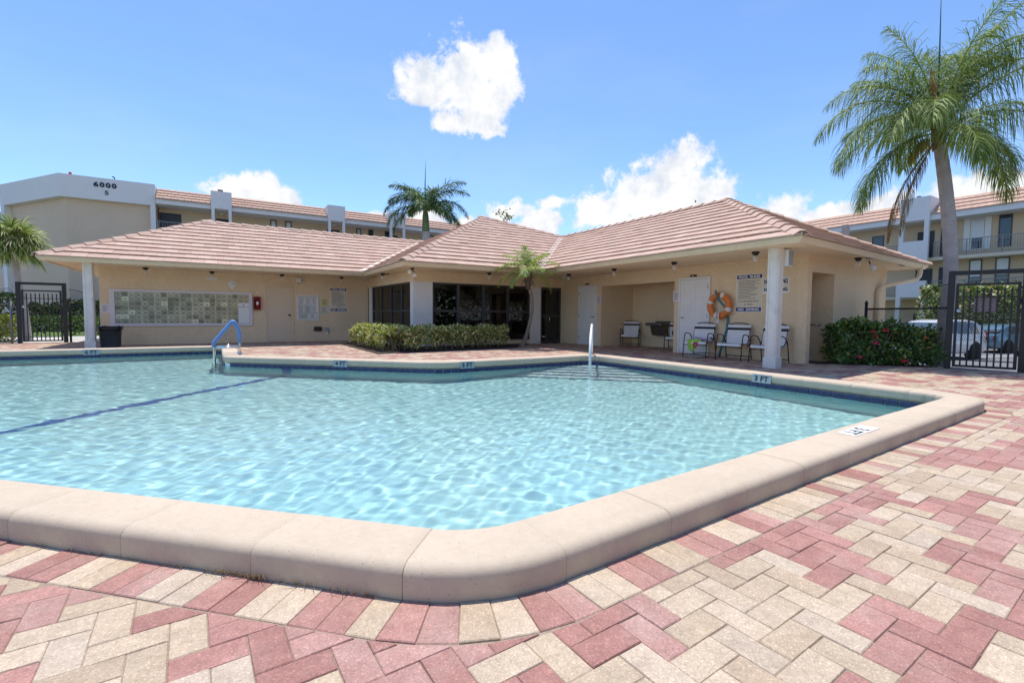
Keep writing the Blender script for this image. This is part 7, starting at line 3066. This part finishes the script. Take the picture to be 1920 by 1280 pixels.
for k, (az, e0, e1, ln, _) in enumerate(qf):
    V, F, CC, pts = frond_geo(TOP + Vector((0.07 * math.cos(R(az)), 0.07 * math.sin(R(az)), random.uniform(-0.2, 0.1))), R(az + 0), R(e0), R(e1), ln, 112, 0.84, 0.0135, 0.72, QG, np.random.default_rng(200 + k), plume=0.34)
    o = np_mesh('frond', V, F, M['frond'], CC, None)
    o.parent = qp
    o.location = -qp.location
DEADC = [(0.20, 0.115, 0.055), (0.27, 0.17, 0.085), (0.14, 0.08, 0.045)]
for k, (az, ln, e0) in enumerate(((152, 2.35, -48), (146, 2.05, -60))):
    V, F, CC, pts = frond_geo(QB + Vector((-0.08, 0.08, 0.05)), R(az), R(e0 + 30 * 0), R(-89), ln, 70, 0.42, 0.012, 1.6, DEADC if k == 0 else [(0.30, 0.23, 0.12), (0.22, 0.2, 0.09)], np.random.default_rng(300 + k), plume=0.1)
    o = np_mesh('dead_frond', V, F, M['dead'], CC, None)
    o.parent = qp
    o.location = -qp.location
# spear, spathe and flower stalk
MB().tube([TOP + Vector((0, 0.02, 0.2)), TOP + Vector((0.0, 0.03, 1.2)), TOP + Vector((-0.005, 0.05, 2.2)), TOP + Vector((0.01, 0.08, 3.2))], [0.026, 0.019, 0.010, 0.003], 8).build('spear_leaf', mat('spear_green', (0.08, 0.105, 0.045), 0.5), qp, smooth=True)
sp0 = TOP + Vector((-0.42, -0.06, 0.30))
m_ = MB()
rings_ = []
for i in range(11):
    t = i / 10
    r_ = 0.15 * math.sin(math.pi * (0.08 + 0.92 * t)) ** 0.8 + 0.004
    for k in range(10):
        a = math.pi * (0.15 + 1.7 * k / 9)
        rings_.append(sp0 + Vector((-0.10 * t + r_ * math.cos(a) * 0.9, 0.06 * t + r_ * math.cos(a) * 0.5, 0.78 * t)) + Vector((-0.5, -0.85, 0)) * (-r_ * 0.45 * math.sin(a)))
fs = []
for i in range(10):
    for k in range(9):
        fs.append((i * 10 + k, i * 10 + k + 1, (i + 1) * 10 + k + 1, (i + 1) * 10 + k))
o = m_.add(rings_, fs).build('flower_sheath', mat('spathe_orange', (0.50, 0.20, 0.065), 0.6, coords='World', var=[(20, 0.15)], trans=0.2), qp, smooth=True)
so = o.modifiers.new('thickness', 'SOLIDIFY')
so.thickness = 0.012
V, F, CC, pts = frond_geo(QB + Vector((-0.12, 0.05, 0.2)), R(165), R(-10), R(-80), 1.0, 60, 0.34, 0.02, 1.5, [(0.34, 0.30, 0.09), (0.42, 0.34, 0.13), (0.27, 0.26, 0.07)], np.random.default_rng(77), plume=0.3, start=0.25)
o = np_mesh('fruit_stalk', V, F, M['dead'], CC, None)
o.parent = qp
o.location = -qp.location

# royal palm behind the left wing's roof
rp = thing('royal_palm', (11.2, 29.0, 0), 'royal palm with smooth green crownshaft rising behind the roofs', 'palm tree')
trunk(rp, [(11.3, 29, -0.1), (11.25, 29, 3.0), (11.2, 29, 6.3)], [0.30, 0.27, 0.24], M['palm_bark'], 0.01)
MB().tube([(11.2, 29, 6.25), (11.2, 29, 6.5), (11.18, 29, 7.3), (11.17, 29, 7.85)], [0.22, 0.24, 0.19, 0.10], 16).build('crownshaft', mat('crownshaft_green', (0.11, 0.16, 0.05), 0.4, coords='World', var=(3, 0.15)), rp, smooth=True)
RG = [(0.06, 0.125, 0.045), (0.09, 0.17, 0.055), (0.13, 0.22, 0.075), (0.045, 0.09, 0.036), (0.28, 0.35, 0.18)]
rf_ = [(145, 68, -15, 3.0), (-33, 66, -12, 3.3), (150, 42, -74, 3.2), (140, 56, -48, 2.9), (120, 70, 0, 2.5), (165, 15, -82, 3.0), (-30, 58, -36, 3.3), (-36, 34, -74, 3.3), (-28, 12, -84, 2.9), (152, 0, -86, 2.8), (-20, 5, -70, 2.7), (-60, 10, -78, 2.5), (60, 50, -40, 2.6), (20, 45, -40, 2.6), (-120, 30, -70, 2.4), (95, 35, -50, 2.5), (-90, 65, -30, 2.2), (-150, 55, -50, 2.3)]
for k, (az, e0, e1, ln) in enumerate(rf_):
    V, F, CC, pts = frond_geo((11.17, 29, 7.78), R(az), R(e0), R(e1), ln, 100, 0.74, 0.036, 0.42, RG, np.random.default_rng(400 + k), plume=0.42)
    o = np_mesh('frond', V, F, M['frond'], CC, None)
    o.parent = rp
    o.location = -rp.location
MB().tube([(11.17, 29, 7.8), (11.16, 29.02, 9.2), (11.22, 29.05, 10.9)], [0.05, 0.035, 0.006], 8).build('spear_leaf', M['crownshaft_green'] if 'crownshaft_green' in M else mat('spear_dark', (0.04, 0.055, 0.035), 0.5), rp, smooth=True)

# small palm leaning in front of the bay
pp_ = thing('pygmy_palm', (8.32, 13.02, 0), 'small leaning palm with yellowing fronds in front of the glass room', 'palm tree')
trunk(pp_, [(8.32, 13.02, -0.03), (8.40, 12.92, 0.25), (8.44, 12.75, 0.7), (8.38, 12.5, 1.2), (8.18, 12.25, 1.6), (7.96, 12.08, 1.9)], [0.10, 0.064, 0.054, 0.05, 0.05, 0.05], M['pygmy_bark'], 0.03)
hd = MB()
PT = Vector((7.92, 12.05, 1.93))
hd.lathe([(0.05, -0.15), (0.085, -0.02), (0.125, 0.2), (0.12, 0.4), (0.08, 0.55), (0.02, 0.6)], PT, 14)
b_ = hd.build('crown_base', mat('pygmy_boots', (0.13, 0.085, 0.06), 0.95, coords='World', var=[(25, 0.35)], bump=(40, 1.0, 0.03)), pp_, smooth=True)
m_ = MB()
for k in range(16):
    a = 2 * math.pi * k / 16 + random.uniform(-0.2, 0.2)
    z = random.uniform(-0.05, 0.4)
    p0 = PT + Vector((0.1 * math.cos(a), 0.1 * math.sin(a), z))
    m_.tube([p0, p0 + Vector((0.08 * math.cos(a), 0.08 * math.sin(a), 0.05)), p0 + Vector((0.12 * math.cos(a), 0.12 * math.sin(a), -0.10))], [0.022, 0.016, 0.006], 5)
m_.build('leaf_stubs', M['twig'], pp_, kind='stuff')
PG = [(0.28, 0.38, 0.06), (0.35, 0.45, 0.08), (0.21, 0.30, 0.06), (0.44, 0.50, 0.13), (0.34, 0.38, 0.21)]
pf = [(150, 35, -50, 1.12), (160, 5, -68, 1.12), (135, 60, -5, 1.0), (-32, 45, -38, 1.1), (-28, 12, -45, 1.1), (-38, -12, -80, 1.0), (100, 70, 20, 0.95), (40, 70, 20, 0.9), (-60, 62, 0, 0.9), (170, 45, -40, 0.9), (-90, 30, -50, 0.85), (60, 30, -40, 0.95), (-130, 20, -60, 0.95), (-5, 62, 10, 0.95), (185, -10, -75, 0.85), (80, 80, 50, 0.9)]
for k, (az, e0, e1, ln) in enumerate(pf):
    V, F, CC, pts = frond_geo(PT + Vector((0, 0, 0.42)), R(az), R(e0), R(e1), ln, 50, 0.30, 0.0145, 0.30, PG, np.random.default_rng(500 + k), plume=0.25, start=0.18, tipcol=(0.42, 0.38, 0.08) if k in (1, 4, 5, 14) else None)
    o = np_mesh('frond', V, F, M['frond'], CC, None)
    o.parent = pp_
    o.location = -pp_.location

# fan palm by the left gate
fp = thing('fan_palm', (-6.3, 24.0, 0), 'fan palm with a round crown behind the left gate', 'palm tree')
trunk(fp, [(-6.15, 24, -0.1), (-6.2, 24, 1.2), (-6.33, 24, 2.2), (-6.37, 24, 3.2)], [0.15, 0.115, 0.108, 0.105], M['palm_bark'], 0.012)
MB().lathe([(0.13, 2.9), (0.2, 3.05), (0.24, 3.3), (0.22, 3.55), (0.1, 3.7)], (-6.37, 24, 0), 14).build('crown_base', b_.data.materials[0], fp, smooth=True)
FG = [(0.15, 0.21, 0.05), (0.22, 0.29, 0.07), (0.32, 0.38, 0.13), (0.46, 0.49, 0.25), (0.09, 0.14, 0.035), (0.58, 0.58, 0.36)]


def fan(base, az, el, pet, rad, nseg, r_, droop=0.5):
    d = np.array((math.cos(az) * math.cos(el), math.sin(az) * math.cos(el), math.sin(el)))
    hub = np.array(base) + d * pet
    hub[2] -= 0.10 * pet
    side = np.cross(d, (0, 0, 1.0))
    side /= max(np.linalg.norm(side), 1e-6)
    Vs, Fs, Cs = [], [], []
    b = 0
    for k in range(nseg):
        a = R(-125 + 250 * k / (nseg - 1)) + r_.normal(0, 0.03)
        v = d * math.cos(a) + side * math.sin(a)
        v = v / np.linalg.norm(v)
        ln = rad * (0.72 + 0.28 * math.cos(a)) * r_.uniform(0.88, 1.08)
        w = rad * 0.055
        cur, dd_ = hub.copy(), v.copy()
        wv = np.cross(v, np.cross(d, side) + r_.normal(0, 0.3, 3))
        wv /= max(np.linalg.norm(wv), 1e-6)
        prev = None
        cc = np.array(FG[r_.integers(len(FG))]) * r_.uniform(0.8, 1.2)
        for j in range(4):
            ww = w * (0.35, 1.0, 0.75, 0.08)[j]
            ring = (cur - wv * ww / 2, cur + wv * ww / 2)
            if prev is not None:
                Vs += [prev[0], prev[1], ring[1], ring[0]]
                Fs.append((b, b + 1, b + 2, b + 3))
                Cs += [cc] * 4
                b += 4
            prev = ring
            dd_ = dd_ + np.array((0, 0, -1.0)) * droop * (0.12, 0.3, 0.75, 1.0)[j] * r_.uniform(0.6, 1.3)
            dd_ /= np.linalg.norm(dd_)
            cur = cur + dd_ * ln / 3
    # petiole
    w = 0.014
    p0 = np.array(base, float)
    u_ = np.cross(side, d)
    for e in (side, u_):
        Vs += [p0 - e * w, p0 + e * w, hub + e * w, hub - e * w]
        Fs.append((b, b + 1, b + 2, b + 3))
        Cs += [np.array((0.24, 0.27, 0.10))] * 4
        b += 4
    return np.array(Vs), np.array(Fs), np.array(Cs)


fr_ = np.random.default_rng(8)
for k in range(44):
    az = 2.399963 * k
    el = R(72 - 118 * (k / 43) ** 0.8)
    V, F, CC = fan((-6.37, 24, 3.52), az, el, fr_.uniform(0.40, 0.62), fr_.uniform(0.66, 0.86), 34, np.random.default_rng(600 + k), 1.1)
    o = np_mesh('frond', V, F, M['frond'], CC, None)
    o.parent = fp
    o.location = -fp.location


# sparse tree tips behind the roofs
def sparse_tree(label, x, y, h, lean, n, r_, size=0.16):
    g = thing('sparse_tree', (x, y, 0), label, 'tree', 0, 'tree tips behind the roofs')
    m_ = MB()
    tips = []
    top = Vector((x + lean, y, h))
    m_.tube([(x, y, -0.1), (x + lean * 0.4, y, h * 0.55), top], [0.10, 0.06, 0.012], 7)
    for k in range(n):
        t = r_.uniform(0.6, 0.97)
        p = Vector((x + lean * t * t, y, h * t))
        a = r_.uniform(0, 6.28)
        l_ = r_.uniform(0.5, 1.0) * (1.15 - t) * 3.0
        q = p + Vector((math.cos(a) * l_, math.sin(a) * l_, l_ * r_.uniform(0.5, 1.2)))
        m_.tube([p, (p + q) / 2 + Vector((0, 0, 0.05)), q], [0.022, 0.014, 0.006], 5)
        tips.append(q)
    m_.build('trunk', M['twig'], g)
    P_ = []
    for q in tips + [top]:
        nn_ = r_.integers(9, 17)
        P_.append(np.array(q)[None] + r_.normal(0, 0.13, (nn_, 3)))
    P_ = np.concatenate(P_)
    f = leaf_cloud('crown', P_, rand_dirs(len(P_), 0.5), size, GREEN, M['leaf'], None, GWT)
    f.parent = g
    f.location = -g.location


sparse_tree('thin sparse tree top showing over the corner room roof', 14.9, 25.5, 7.2, 0.2, 11, np.random.default_rng(31), 0.15)
sparse_tree('tiny tree top just showing over the right wing ridge', 19.5, 14.6, 6.15, 0.2, 9, np.random.default_rng(32), 0.15)
# dry weeds at the foot of the near coping
wd_ = thing('dry_weeds', (-0.5, 2.45, 0), None, None)
wd_['kind'] = 'stuff'
m_ = MB()
for k in range(90):
    d_ = d_start - abs(random.gauss(0, 0.9)) - 0.1
    if k % 3 == 0:
        d_ = d_start - 0.62 + random.gauss(0, 0.05)
    p = OUT.at(d_, 0.004)
    e = OUT.at(d_, 0.05)
    n_ = Vector((e[0] - p[0], e[1] - p[1], 0)).normalized()
    a = random.uniform(-1, 1)
    t_ = Vector((-n_.y, n_.x, 0)) * a + n_ * 0.5
    h = random.uniform(0.008, 0.036)
    p = Vector((p[0], p[1], -0.004))
    m_.tube([p, p + t_ * h + Vector((0, 0, h)), p + t_ * h * 2.2 + Vector((0, 0, h * 0.7))], [0.0012, 0.001, 0.0004], 4)
m_.build('weed_blades', mat('dry_grass', (0.26, 0.15, 0.06), 0.9), wd_, kind='stuff')
